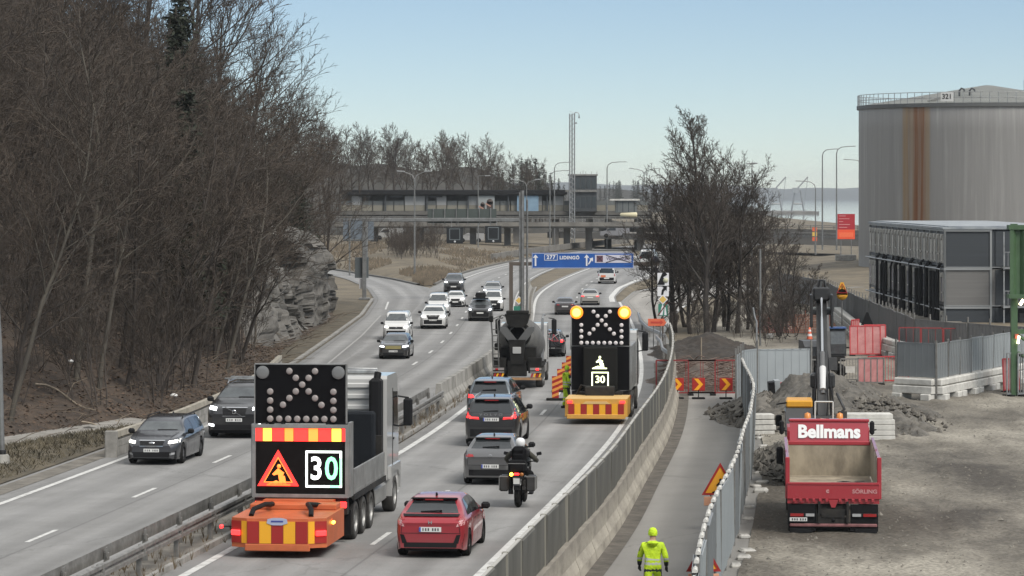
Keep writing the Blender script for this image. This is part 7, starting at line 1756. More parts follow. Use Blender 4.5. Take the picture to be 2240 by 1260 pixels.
for k in range(-6, 7):
    if abs(k) != 0: q.bx(k * .18 - .04, k * .18 + .04, -.04, .06, .93, 1.02, ch=.01)
q.obj('hinge_row', M_dred, t)
q = MB(); q.prism([(-.14, 1.0), (.14, 1.0), (.05, .78), (-.05, .78)], 'Y', -.02, .06); q.obj('latch', M_dred, t)
q = MB(); q.bx(-.42, .42, .1, 8.5, .55, .95); q.prism([(-.38, .74), (.38, .74), (.3, .50), (-.3, .50)], 'Y', 0, .12); q.bx(-.42, -.36, -.05, .3, .36, .95); q.bx(.36, .42, -.05, .3, .36, .95); q.bx(-.38, .38, .02, .14, .34, .5); q.obj('chassis', M_frame, t)
MB().lathe([(-.02, .001), (-.02, .05), (.05, .05)], (0, .02, .43), 'Y', 12).obj('tow_pin', M_black, t)
for sx in (-1, 1):
    q = MB(); q.bx(sx * .88 - .34, sx * .88 + .34, .0, .06, .52, .62, ch=.01); q.obj('lamp_carrier', M_black, t)
    q = MB(); q.bx(sx * 1.0 - .18, sx * 1.0 + .18, -.02, 0, .53, .61); q.obj('tail_lamp', M_tail, t)
    q = MB(); q.bx(sx * .64 - .12, sx * .64 + .12, -.02, 0, .53, .61); q.obj('reverse_lamp', M_headoff, t)
    q = MB(); q.bx(sx * .85 - .38, sx * .85 + .38, .04, .09, .12, .86); q.obj('mudflap', M_black, t)
    for y in (.95, 2.3): truck_wheel(t, sx * 1.02, y, .5, .42)
    truck_wheel(t, sx * 1.08, 7.0)
    q = MB(); q.bx(sx * .9 - .3, sx * .9 + .3, -.02, .05, .08, .2); q.obj('bumper_end', M_trim, t)
q = MB(); q.bx(-1.2, 1.2, .0, .1, .24, .33, ch=.02); q.obj('rear_bumper', mat('pink_bumper', (.20, .085, .085), .6, var=.3), t)
q = MB(); q.bx(-1.2, -.72, -.03, -.01, .40, .50); q.obj('number_plate', M_plate, t)
q = MB()
for k in range(6): q.bx(-1.14 + k * .065 + (.03 if k > 2 else 0), -1.105 + k * .065 + (.03 if k > 2 else 0), -.034, -.03, .42, .48)
tag(q.obj('plate_marks', M_ink, t), kind='stuff')
cab(t, 5.9, 7.9, .95, 2.55, mat('cab_red', (.25, .014, .022), .4), 1.2, .42)
q = MB(); q.bx(-.85, .95, 6.2, 6.7, 2.56, 2.75, ch=.05); q.obj('roof_board', M_yelst, t)
for x in (-.6, .35):
    q = MB(); q.lathe([(2.75, .1), (2.92, .09), (2.96, .001)], (x, 6.4, 0), 'Z', 10); q.obj('beacon', mat('amber_beacon', (.6, .22, .04), .3), t)
q = MB(); q.box((-1.42, 6.2, 1.7), (.2, .14, .5), ch=.04); q.obj('mirror', M_black, t)
# ---------------- excavators
M_yel = mat('excavator_yellow', (.62, .30, .02), .45, c2=(.5, .24, .02), scale=1.2); M_arm = mat('boom_black', (.018, .019, .02), .45, c2=(.03, .03, .03), scale=2)
ex = thing('wheeled_excavator', 'yellow wheeled excavator in front of the dump truck with its black boom raised', 'excavator', (9.5, 98.6, 0), -.08, None, .88)
q = MB(); q.bx(-1.05, 1.05, -1.6, 1.8, .75, 1.05, ch=.05); q.bx(-.5, .5, -1.3, 1.3, .5, .9); q.lathe([(1.05, .7), (1.25, .7)], axis='Z', n=18); q.obj('undercarriage', M_frame, ex)
for sx in (-1, 1):
    for y in (-1.25, 1.35): truck_wheel(ex, sx * 1.06, y, .55, .42)
q = MB(); q.prism([(-1.2, 1.25), (1.0, 1.25), (1.05, 2.0), (.9, 2.72), (-.75, 2.72), (-1.2, 1.9)], 'X', -1.22, -.28); q.obj('cab', mat('excavator_dark', (.03, .031, .033), .5), ex)
q = MB(); q.bx(-1.2, -.28, -.8, .95, 2.72, 2.98, ch=.05); q.obj('cab_roof', M_yel, ex)
q = MB(); q.prism([(-1.12, 1.95), (-.72, 2.66), (-.70, 2.66), (-1.09, 1.95)], 'X', -1.1, -.4); q.obj('rear_window', M_glassl, ex)
q = MB(); q.bx(-1.236, -1.22, -.9, .8, 1.8, 2.6); q.obj('side_window', M_glass, ex)
q = MB(); q.prism([(-1.9, 1.2), (1.0, 1.2), (1.0, 2.05), (-.9, 2.2), (-1.75, 2.12), (-1.95, 1.7)], 'X', -.25, 1.25); q.obj('engine_housing', M_yel, ex)
q = MB(); q.bx(-1.25, 1.25, -2.0, -1.5, 1.15, 1.9, ch=.15); q.obj('counterweight', M_yel, ex)
for x in (.0, .85):
    q = MB(); q.lathe([(2.15, .09), (2.36, .09), (2.4, .001)], (x, -1.2, 0), 'Z', 10); q.obj('beacon', mat('amber_beacon', (.6, .22, .04), .3), ex)
q = MB()
for a in (-.2, .42): q.tube([(a, -1.0, 2.1), (a, -1.0, 2.95)], .025, 5)
q.tube([(-.2, -1.0, 2.95), (.42, -1.0, 2.95)], .025, 5); q.obj('handrail', mat('white_rail', (.6, .6, .58), .5), ex)
q = MB(); q.lathe([(-.25, .16), (.25, .16), (.25, .001)], (.75, -.9, 2.36), 'Z', 10); q.obj('exhaust', M_frame, ex)
q = MB(); q.box((-1.45, .3, 2.2), (.22, .12, .4), ch=.04); q.obj('mirror', M_black, ex)
def boom(t, x, pts, w, m, name):
    q = MB(); pl = []
    n = len(pts)
    for sgn in (1, -1):
        rng_ = range(n) if sgn > 0 else range(n - 1, -1, -1)
        for i in rng_:
            p = Vector(pts[i][:2]); d = (Vector(pts[min(i + 1, n - 1)][:2]) - Vector(pts[max(i - 1, 0)][:2])).normalized(); nn_ = Vector((-d.y, d.x)) * pts[i][2] / 2 * sgn
            pl.append((p.x + nn_.x, p.y + nn_.y))
    q.prism(pl, 'X', x - w / 2, x + w / 2); return q.obj(name, m, t)
boom(ex, .12, [(.6, 1.6, .5), (1.6, 2.9, .55), (2.7, 3.9, .52), (3.9, 4.95, .42), (5.2, 6.25, .34)], .38, M_arm, 'boom')
boom(ex, .12, [(4.9, 6.5, .3), (5.3, 6.0, .42), (5.6, 3.6, .34), (6.1, 1.9, .26)], .3, M_arm, 'stick')
q = MB(); q.tube([(.12, 1.4, 3.05), (.12, 2.9, 4.45)], .1, 8); q.obj('boom_cylinder', mat('cylinder_grey', (.12, .12, .12), .4, .3), ex)
q = MB(); q.tube([(.12, 2.9, 4.45), (.12, 4.7, 6.35)], .05, 8); q.obj('cylinder_rod', M_chrome, ex)
q = MB(); q.tube([(.12, 1.5, 3.2), (.12, 2.3, 3.95)], .125, 8); q.obj('cylinder_barrel', mat('barrel_white', (.55, .55, .54), .4), ex)
q = MB(); q.bx(-.18, .42, 4.75, 5.25, 6.25, 6.75, ch=.06); q.bx(-.26, .5, 4.6, 4.8, 5.75, 5.95, ch=.03); q.bx(-.3, -.2, 4.2, 5.2, 5.3, 6.5, ch=.03); q.bx(.44, .54, 4.2, 5.2, 5.3, 6.5, ch=.03); q.tube([(.0, 5.0, 6.7), (.05, 4.95, 7.0), (.24, 4.9, 7.0), (.26, 5.0, 6.7)], .05, 6); q.obj('boom_head', M_arm, ex)
q = MB(); q.bx(-.32, .56, 2.2, 2.7, 3.2, 3.75, ch=.08); q.bx(-.45, .7, .4, 1.1, 1.5, 2.35, ch=.1); q.tube([(-.3, .7, 2.3), (-.5, .5, 2.7), (-.35, 1.2, 3.1)], .05, 6); q.tube([(.55, .7, 2.3), (.85, .4, 2.6), (.6, 1.2, 3.1)], .05, 6); q.obj('boom_foot', M_arm, ex)
for sx in (-1, 1): MB().tube([(.12 + sx * .3, .7, 1.5), (.12 + sx * .32, 1.5, 2.3), (.12 + sx * .3, 2.2, 3.2)], .075, 8).obj('lift_cylinder', M_frame, ex)
for k, sx in enumerate((-1, 1, .5)): MB().tube([(.12 + sx * .18, .5, 2.0), (.12 + sx * .34, .9, 2.9), (.12 + sx * .26, 1.6, 3.4), (.12 + sx * .18, 3.2, 4.5)], .028, 5).obj('hose', M_black, ex)
q = MB(); q.bx(-.2, .44, 4.95, 5.1, 5.9, 6.0); q.box((.0, 5.1, 6.3), (.1, .12, .12)); q.box((.26, 5.1, 6.3), (.1, .12, .12)); q.obj('boom_lamp', M_headoff, ex)
q = MB(); q.prism([(5.7, 1.9), (6.5, 1.9), (6.6, 1.3), (6.1, .9), (5.6, 1.2)], 'X', -.35, .6); q.obj('bucket', M_arm, ex)
p = G(1808, 826); ex2 = thing('excavator', 'dark excavator facing us behind the soil heap, right of the raised boom', 'excavator', (p.x, p.y + 1.5, 0), math.pi + .05)
q = MB(); q.bx(-.95, -.55, -1.3, 1.3, 0, .6, ch=.15); q.bx(.55, .95, -1.3, 1.3, 0, .6, ch=.15); q.obj('track', M_rubber, ex2)
q = MB(); q.bx(-.6, .6, -.8, .8, .4, .75); q.bx(-.95, .95, -1.6, .9, .75, 1.0, ch=.05); q.obj('undercarriage', M_frame, ex2)
q = MB(); q.prism([(-.7, 1.0), (.9, 1.0), (.95, 1.6), (.75, 2.35), (-.6, 2.35), (-.7, 1.6)], 'X', -.98, -.15); q.obj('cab', mat('excavator_dark', (.03, .031, .033), .5), ex2)
q = MB(); q.prism([(.955, 1.12), (.97, 1.6), (.79, 2.2), (.77, 2.2), (.93, 1.6), (.93, 1.12)], 'X', -.92, -.22); q.obj('front_window', M_glassl, ex2)
q = MB(); q.bx(-.99, -.14, .3, .9, 2.35, 2.42); q.obj('roof_trim', mat('blue_trim', (.05, .10, .25), .5), ex2)
q = MB(); q.prism([(-1.7, .95), (.5, .95), (.5, 1.45), (-.2, 1.7), (-1.6, 1.7)], 'X', .1, 1.0); q.obj('engine_housing', mat('excavator_grey', (.06, .062, .064), .5), ex2)
boom(ex2, .02, [(.6, 1.2, .4), (1.0, 2.6, .4), (.7, 3.5, .3)], .26, M_arm, 'boom')
boom(ex2, .02, [(.5, 3.7, .22), (1.4, 2.2, .28), (1.9, .9, .2)], .2, M_arm, 'stick')
q = MB(); q.prism([(1.6, 1.0), (2.1, 1.0), (2.2, .4), (1.8, .15), (1.4, .4)], 'X', -.35, .4); q.obj('bucket', M_arm, ex2)
# ------------------------------------------------------------------ gantries, signs, lamps
M_pole = mat('lamp_steel', (.25, .255, .25), .5, .6, c2=(.17, .17, .165), scale=2); M_brown = mat('brown_post', (.085, .068, .055), .6); M_white = mat('sign_white', (.66, .66, .67), .5); M_blue = mat('sign_blue', (.012, .085, .33), .45, c2=(.010, .07, .28), scale=.8); M_dback = mat('sign_back', (.10, .115, .12), .5, .3)
def vpole(t, x, y, z0, z1, r, m=None, name='pole', n=8):
    q = MB(); q.tube([(x, y, z0), (x, y, z1)], r, n); return q.obj(name, m or M_pole, t)
GY = 268.0; px0 = XA(797, GY); px1 = XA(1139, GY); zb = ZA(481, GY)
t = thing('sign_gantry', 'grey steel gantry over the oncoming lanes with two black hanging lane signs', 'gantry', (px0, GY, 0))
q = MB(); q.bx(-.17, .17, -.17, .17, 0, zb + .15, ch=.03); q.bx(-.45, .45, -.45, .45, -.05, .15, ch=.03); q.obj('post', M_pole, t)
q = MB(); q.bx(px1 - px0 - .15, px1 - px0 + .15, -.17, .17, 0, zb + 2.3, ch=.03); q.obj('post', M_pole, t)
q = MB(); q.bx(-.15, px1 - px0 + .1, -.16, .16, zb - .14, zb + .16, ch=.03); q.obj('beam', M_pole, t)
for pa, pb, ya, yb in ((977, 1013, 497, 532), (1061, 1097, 494, 531)):
    xa, xb = XA(pa, GY) - px0, XA(pb, GY) - px0; za, zb2 = ZA(yb, GY), ZA(ya, GY)
    q = MB(); q.bx(xa, xb, -.4, -.15, za, zb2, ch=.02); o_ = q.obj('lane_sign', mat('lane_sign_black', (.010, .012, .014), .5), t)
    frame_box(xa + .25, xb - .25, za + .28, zb2 - .12, -.402, .035, mat('lane_frame', (.20, .23, .24), .5), t, 'sign_frame', .012)
    q = MB(); q.lathe([(-.43, .001), (-.43, .09), (-.4, .09)], ((xa + xb) / 2, 0, za + .13), 'Y', 10); q.obj('sign_lamp', mat('lamp_pale', (.45, .46, .46), .3), t)
    q = MB()
    for dx in (.3, .7): q.bx(lerp(xa, xb, dx) - .03, lerp(xa, xb, dx) + .03, -.3, -.17, zb2, zb - .1)
    q.obj('hanger', M_pole, t)
xa, xb = XA(935, GY) - px0, XA(1086, GY) - px0
q = MB(); q.bx(xa, xb, .2, .32, ZA(488, GY), ZA(457, GY)); q.obj('sign_back', mat('green_sign_back', (.055, .068, .062), .6), t)
for k in range(6): MB().bx(lerp(xa, xb, (k + .5) / 6) - .04, lerp(xa, xb, (k + .5) / 6) + .04, .12, .2, ZA(492, GY), ZA(455, GY)).obj('sign_strut', M_pole, t)
q = MB(); q.bx(XA(776, GY) - px0, XA(806, GY) - px0, .2, .32, ZA(608, GY), ZA(563, GY), ch=.01); q.obj('small_sign_back', M_dback, t)
q = MB(); q.bx(-.45, -.2, .2, .25, .9, 1.75); q.obj('white_plate', M_white, t)
t = thing('road_sign', 'big blue-grey road sign seen from the back beside the end of the cliff', 'road sign', (XA(784, 345), 345, .3))
w_ = XA(818, 345) - XA(750, 345); za, zb2 = ZA(533, 345), ZA(484, 345)
q = MB()
for k in range(3):
    for j in range(2): q.bx(-w_ / 2 + w_ * k / 3 + .02, -w_ / 2 + w_ * (k + 1) / 3 - .02, 0, .06, za + (zb2 - za) * j / 2 + .02, za + (zb2 - za) * (j + 1) / 2 - .02)
q.obj('panel', mat('grey_blue_back', (.13, .155, .18), .5, .2), t)
for x in (-w_ * .28, w_ * .28): vpole(t, x, -.12, -.3, zb2, .09)
q = MB(); q.bx(-w_ / 2, w_ / 2, -.06, 0, za + .1, za + .2); q.bx(-w_ / 2, w_ / 2, -.06, 0, zb2 - .2, zb2 - .1); q.obj('rail', M_pole, t)
# blue direction sign
BY = 233.0; bx0 = XA(1118, BY)
t = thing('direction_sign', 'wide blue overhead direction sign reading 277 LIDINGÖ across the right lanes', 'road sign', (bx0, BY, 0))
zbm = ZA(577, BY)
q = MB(); q.bx(-.14, .14, -.14, .14, 0, zbm + .12); q.bx(-.14, XA(1447, BY) - bx0, -.12, .12, zbm - .13, zbm + .13, ch=.02); q.obj('frame', M_brown, t)
q = MB(); q.bx(XA(1447, BY) - bx0 - .14, XA(1447, BY) - bx0 + .14, -.14, .14, 0, zbm + .12); q.obj('post', M_pole, t)
xa, xb = XA(1163, BY) - bx0, XA(1386, BY) - bx0; za, zb2 = ZA(587, BY), ZA(553, BY); W_, H_ = xb - xa, zb2 - za
q = MB(); q.bx(xa, xb, -.25, -.13, za, zb2, ch=.01); q.obj('panel', M_blue, t)
frame_box(xa + .02, xb - .02, za + .02, zb2 - .02, -.252, .025, M_white, t, 'panel_border', .006)
def arrow(parent, x, z0, z1, w, y, m):
    q = MB(); q.prism([(x - w * .22, z0), (x + w * .22, z0), (x + w * .22, z1 - w * .9), (x + w * .75, z1 - w * .9), (x, z1), (x - w * .75, z1 - w * .9), (x - w * .22, z1 - w * .9)], 'Y', y - .012, y); return q.obj('arrow', m, parent)
arrow(t, xa + .28, za + .18, zb2 - .12, .26, -.256, M_white); arrow(t, xa + 4.0, za + .18, zb2 - .12, .26, -.256, M_white)
q = MB(); q.prism([(xa + 4.08, za + .3), (xa + 4.18, za + .3), (xa + 4.36, za + .58), (xa + 4.46, za + .5), (xa + 4.46, za + .8), (xa + 4.18, za + .7), (xa + 4.27, za + .64)], 'Y', -.27, -.257); q.obj('arrow', M_white, t)
frame_box(xa + .92, xa + 1.88, zb2 - .55, zb2 - .1, -.258, .035, M_white, t, 'number_frame', .01)
text('lettering', '277', .38, M_white, t, (xa + 1.4, -.266, zb2 - .325), bold=.014, space=1.15); text('lettering', 'LIDINGÖ', .33, M_white, t, (xa + 2.75, -.266, zb2 - .36), bold=.013, space=1.1)
q = MB(); q.bx(xa + 4.6, xa + 7.25, -.266, -.257, zb2 - .72, zb2 - .14); q.obj('covered_panel', mat('lilac_panel', (.52, .51, .58), .5), t)
q = MB(); q.bx(xa + 4.72, xa + 5.18, -.272, -.266, zb2 - .66, zb2 - .2); q.obj('emblem_box', mat('brown_box', (.13, .05, .075), .5), t)
text('lettering', 'Värtahamnen', .32, mat('violet_letters', (.10, .08, .15), .5), t, (xa + 6.25, -.274, zb2 - .43), wide=.95, bold=.006)
q = MB()
for (a, b, c_, d) in ((4.75, -.22, 5.15, -.64), (4.75, -.64, 5.15, -.22), (5.4, -.17, 7.2, -.70), (5.4, -.70, 7.2, -.17)):
    L = math.hypot(c_ - a, d - b); q.box((xa + (a + c_) / 2, -.28, zb2 + (b + d) / 2), (L, .008, .055), ry=-math.atan2(d - b, c_ - a))
q.obj('cross_tape', mat('tape_dark', (.03, .03, .045), .5), t)
q = MB()
for zz_ in (zbm + .15, zbm - .72): q.prism([(XA(1424, BY) - bx0, zz_), (XA(1444, BY) - bx0, zz_), (XA(1436, BY) - bx0, zz_ + .5)], 'Y', -.2, -.12)
MB().prism([(XA(1423, BY) - bx0, zbm + .13), (XA(1444, BY) - bx0, zbm + .13), (XA(1434, BY) - bx0, zbm + .62)], 'Y', -.2, -.12).obj('dark_triangle', mat('navy_film', (.02, .027, .06), .4), t)
MB().prism([(XA(1423, BY) - bx0, zbm - .65), (XA(1444, BY) - bx0, zbm - .65), (XA(1434, BY) - bx0, zbm - .14)], 'Y', -.2, -.12).obj('dark_triangle', mat('navy_film', (.02, .027, .06), .4), t)
# stacked signs on the right post
SY2 = 188.0; sx0 = XA(1450, SY2)
t = thing('sign_post', 'post with two white signs, a yellow diamond and a green road-end sign', 'road sign', (sx0, SY2, 0))
vpole(t, 0, .06, -.05, ZA(596, SY2), .05, M_brown)
def plate(t, pa, pb, ya, yb, m, name, Y, x0, y=-.03, th=.03):
    q = MB(); q.bx(XA(pa, Y) - x0, XA(pb, Y) - x0, y, y + th, ZA(yb, Y), ZA(ya, Y), ch=.005); return q.obj(name, m, t)
plate(t, 1438, 1463, 597, 625, M_white, 'white_sign', SY2, sx0); plate(t, 1438, 1463, 627, 648, M_white, 'white_sign', SY2, sx0)
z = ZA(623, SY2); q = MB(); q.prism([(-.33, z), (.1, z), (.12, z + .3), (.02, z + .45), (.2, z + .55), (.26, z + .62), (.1, z + .76), (-.02, z + .72)], 'Y', -.05, -.031); q.obj('black_figure', M_trim, t)
q = MB(); q.lathe([(-.052, .001), (-.052, .15), (-.03, .15)], (.16, 0, z + .26), 'Y', 14); q.obj('globe_symbol', mat('pale_olive', (.45, .45, .32), .5), t)
z = ZA(645, SY2); q = MB(); q.prism([(-.1, z), (.02, z), (.06, z + .2), (.16, z + .3), (.22, z + .22), (.24, z + .52), (-.04, z + .5), (.04, z + .42), (-.06, z + .28)], 'Y', -.05, -.031); q.obj('black_arrow', M_trim, t)
z = ZA(655, SY2); q = MB(); q.prism([(0, z - .3), (.3, z), (0, z + .3), (-.3, z)], 'Y', -.05, -.03); q.obj('diamond', M_white, t)
q = MB(); q.prism([(0, z - .22), (.22, z), (0, z + .22), (-.22, z)], 'Y', -.06, -.05); q.obj('diamond_field', mat('diamond_yellow', (.62, .42, .10), .5), t)
plate(t, 1440, 1460, 665, 691, mat('sign_green', (.03, .19, .13), .5), 'green_sign', SY2, sx0)
za = ZA(691, SY2); q = MB(); q.prism([(-.2, za + .05), (-.02, za + .05), (.05, za + .5), (-.02, za + .72), (-.08, za + .5)], 'Y', -.045, -.031); q.prism([(.08, za + .05), (.22, za + .05), (.16, za + .5), (.1, za + .5)], 'Y', -.045, -.031); q.obj('road_symbol', M_white, t)
q = MB(); q.box((-.02, -.05, za + .4), (.95, .012, .07), ry=-.95); q.obj('red_bar', mat('dark_red_bar', (.13, .02, .02), .5), t)
M_osign = mat('orange_sign', (.62, .13, .06), .5, emit=.0)
t = thing('arrow_sign', 'small orange arrow sign low on the verge below the green sign', 'road sign', (XA(1437, 186), 186, 0))
z = ZA(713, 186); q = MB(); q.prism([(-.52, z), (.4, z), (.54, z + .2), (.4, z + .42), (-.52, z + .42)], 'Y', -.03, 0); q.obj('panel', M_osign, t)
q = MB(); q.prism([(-.36, z + .16), (.2, z + .16), (.2, z + .08), (.38, z + .21), (.2, z + .34), (.2, z + .26), (-.36, z + .26)], 'Y', -.042, -.031); q.obj('arrow', mat('red_arrow', (.45, .05, .03), .5), t)
vpole(t, -.2, .04, -.05, z, .03); vpole(t, .2, .04, -.05, z, .03)
# left median sign pair: yellow diamond and green plate on the brown post
mx, my = Lc(222) + 4.4, 222
t = thing('median_sign', 'yellow diamond over a green plate on the median in front of the gantry post', 'road sign', (mx - .3, my, .1))
z = ZA(657, my) - .1; q = MB(); q.prism([(0, z - .3), (.3, z), (0, z + .3), (-.3, z)], 'Y', -.05, -.02); q.obj('diamond', M_white, t)
q = MB(); q.prism([(0, z - .22), (.22, z), (0, z + .22), (-.22, z)], 'Y', -.06, -.05); q.obj('diamond_field', mat('diamond_yellow', (.62, .42, .10), .5), t)
q = MB(); q.bx(-.36, .36, -.05, -.02, z - 1.2, z - .4); q.obj('green_plate', mat('sign_green', (.03, .19, .13), .5), t)
q = MB(); q.box((.05, -.06, z - .8), (.95, .012, .06), ry=-.9); q.obj('red_bar', mat('dark_red_bar', (.13, .02, .02), .5), t)
vpole(t, 0, 0, -.1, z + .2, .04)
# tall grey mast on the median behind the mixer
t = thing('median_mast', 'tall grey pole on the median behind the concrete mixer', 'pole', (Lc(212) + 4.45, 212, .1)); vpole(t, 0, 0, -.1, ZA(420, 212), .125); vpole(t, .32, .1, -.1, ZA(440, 212), .07)
# yellow warning sign, dark triangle sign, red board
t = thing('warning_sign', 'yellow board with a red warning triangle by the white barrier row', 'road sign', (XA(1842, 206), 206, 0))
z = ZA(640, 206); q = MB(); q.lathe([(-.03, .001), (-.03, .36), (0, .36)], (0, 0, z - .12), 'Y', 20); q.prism([(-.36, z - .15), (.36, z - .15), (.1, z + .66), (-.1, z + .66)], 'Y', -.03, 0); q.obj('board', mat('board_yellow', (.66, .33, .02), .5), t)
tri_ring(0, z + .18, .42, .05, -.035, M_sred, t, 'red_triangle'); q = MB(); q.bx(-.035, .035, -.045, -.03, z + .12, z + .4); q.bx(-.035, .035, -.045, -.03, z + .02, z + .08); q.obj('mark', M_trim, t); q = MB(); q.bx(-.2, .2, -.04, -.03, z - .28, z - .2); q.obj('text_bar', mat('amber_bar', (.45, .2, .02), .5), t); vpole(t, 0, .05, -.05, z + .5, .04)
for px, Y, yb, yt, lb in ((1897, 186, 712, 683, 'black triangular sign back standing on the white barriers'), (1823, 172, 730, 706, 'dark brown triangular sign back left of the red net barriers')):
    t = thing('triangle_sign', lb, 'road sign', (XA(px, Y), Y, 0)); za, zb2 = ZA(yb, Y), ZA(yt, Y)
    q = MB(); q.prism([(-.36, za + .02), (.36, za + .02), (.05, zb2), (-.05, zb2)], 'Y', -.02, .02); q.obj('panel', M_black if 'black' in lb else mat('brown_back', (.10, .05, .03), .6), t)
    if 'black' in lb: q = MB(); q.bx(-.3, .3, -.02, .02, za - .42, za - .04); q.obj('lower_panel', M_black, t)
    vpole(t, 0, .05, 0, zb2 - .2, .035)
RY = 405.0; t = thing('site_board', 'tall red information board with an orange lower part left of the tank', 'sign board', (XA(1851, RY), RY, ZA(548, RY)))
zo = ZA(548, RY); w_ = XA(1870, RY) - XA(1832, RY); za, zm, zt_ = ZA(523, RY) - zo, ZA(502, RY) - zo, ZA(468, RY) - zo
q = MB(); q.bx(-w_ / 2, w_ / 2, -.05, .05, zm, zt_); q.obj('upper_panel', mat('board_crimson', (.36, .02, .03), .5), t)
q = MB(); q.bx(-w_ / 2, w_ / 2, -.05, .05, za, zm - .01); q.obj('lower_panel', mat('board_orange', (.75, .085, .03), .5), t)
q = MB()
for k, wd_ in enumerate((.5, .75, .3, .8, .6)): q.bx(-w_ * .42, -w_ * .42 + w_ * .8 * wd_, -.06, -.05, zt_ - .28 - .36 * k, zt_ - .22 - .36 * k)
q.obj('text_line', mat('pale_pink', (.6, .35, .35), .5), t)
q = MB(); q.bx(-w_ * .4, w_ * .4, -.06, -.05, za + .25, za + .85); q.obj('orange_field', mat('board_orange2', (.8, .15, .06), .5), t)
vpole(t, -w_ * .3, .1, -.6, za, .06); vpole(t, w_ * .3, .1, -.6, za, .06)
q = MB(); q.bx(-1.2, 1.2, -.4, .4, -1.2, -.5, ch=.05); tag(q.obj('concrete_block', M_concf, None, (XA(1850, 372), 372, 2.2)), 'pale concrete block on the slope under the red board', 'block')
t = thing('route_marker', 'orange and yellow sign stack on the edge of the raised road', 'road sign', (XA(1782, 398), 398, 2.4))
for k, m in enumerate((M_osign, mat('diamond_yellow', (.62, .42, .10), .5), M_osign)): q = MB(); q.bx(-.3, .3, -.03, 0, .5 + k * .6, 1.0 + k * .6, ch=.02); q.obj('plate', m, t)
vpole(t, 0, .04, -.8, 2.3, .05)
# lamps
def lamp(label, px, py, Y, arms, zbase=0, r=.10, style='curve', cat='street lamp'):
    """arms: signed lengths in photo pixels"""
    t = thing('street_lamp', label, cat, (XA(px, Y), Y, zbase)); zt = ZA(py, Y) - zbase; h0 = zt - .9
    q = MB(); q.tube([(0, 0, -.3), (0, 0, h0)], [r, r * .62], 8); q.obj('pole', M_pole, t)
    for a in arms:
        x = a * Y / FOC; q = MB(); s = 1 if x > 0 else -1; ax = abs(x)
        if style == 'curve': pts = [(0, 0, h0 - .05), (s * ax * .06, 0, h0 + .45), (s * ax * .25, 0, h0 + .78), (s * ax * .6, 0, zt - .02), (s * ax, 0, zt + .04)]
        elif style == 'vee': pts = [(0, 0, h0 - .05), (s * ax * .12, 0, h0 + .45), (s * ax * .5, 0, zt - .15), (s * ax, 0, zt)]
        else: pts = [(0, 0, h0 - .05), (0, 0, zt - .05), (s * ax, 0, zt)]
        q.tube(pts, [r * .6, r * .55, r * .5, r * .45, r * .4][:len(pts)], 6); q.obj('arm', M_pole, t)
        q = MB(); q.box((x - s * .35, 0, pts[-1][2] - .03), (.8, .28, .12), ry=-s * .05, ch=.04); q.obj('lamp_head', mat('lamp_head_grey', (.33, .34, .34), .4, .4), t)
    return t
lamp('double-armed street lamp on the dry grass island behind the gantry beam', 907, 374, 328, (-38, 37), .6, style='vee')
lamp('double-armed street lamp nearest the dark tree group', 1409, 368, 540, (-33, 34), style='vee', r=.13)
lamp('single-armed lamp with a tall curved neck right of the lift tower', 1328, 354, 505, (42,), r=.13)
lamp('curved single-armed lamp in front of the pale lattice mast', 1213, 355, 500, (36,), r=.12)
lamp('shorter curved lamp just left of the lattice mast', 1203, 373, 478, (44,), r=.11)
lamp('curved lamp with a left-pointing arm at the edge of the raised road', 1784, 396, 396, (-43,), 1.5)
lamp('left one of the two tall lamps beside the tank', 1799, 326, 432, (34,), 1.5, r=.12)
lamp('right one of the two tall lamps beside the tank', 1830, 320, 430, (41,), 1.5, r=.12)
lamp('lamp whose arm peeps out from behind the tank edge', 1886, 349, 425, (-40,), 1.5, r=.1)
lamp('T-topped lamp standing behind the dark tree group', 1645, 357, 300, (-11, 11), style='tee')
lamp('pale lamp pole above the right hanging lane sign', 1046, 384, 470, (26,), 0, style='tee')
lamp('thin lamp pole in front of the blue advertising board', 1152, 392, 455, (-34, 30), 0, style='vee', r=.09)
t = thing('slim_pole', 'slim bare metal pole in front of the dark trees', 'pole', (XA(1663, 187), 187, 0)); vpole(t, 0, 0, -.1, ZA(545, 187), .06)
t = thing('short_pole', 'short pale post with a bent top left of the slim pole', 'pole', (XA(1655, 180), 180, 0)); q = MB(); q.tube([(0, 0, -.1), (0, 0, 1.7), (-.12, 0, 2.0), (-.2, 0, 2.5)], .06, 6); q.obj('pole', M_galv, t)
t = thing('survey_stake', 'pale upright stake in front of the dark earth mound', 'stake', (XA(1534, 168), 168, 0)); vpole(t, 0, 0, -.05, ZA(738, 168), .035, mat('pale_wood', (.24, .2, .15), .85))
lp = thing('street_lamp', 'lamp pole with a round concrete foot at the left edge of the photo', 'street lamp', (XA(4, 104), 104, 0))
q = MB(); q.lathe([(-.1, .27), (.42, .25), (.48, .2), (.48, .01)], axis='Z', n=16); q.obj('foot', M_conc, lp); q = MB(); q.tube([(0, 0, .4), (-.08, 0, 4), (-.35, 0, 9.5)], [.1, .09, .06], 8); q.obj('pole', M_pole, lp)
q = MB(); q.lathe([(.46, .14), (.6, .14), (.62, .1)], axis='Z', n=12); q.obj('collar', M_trim, lp)
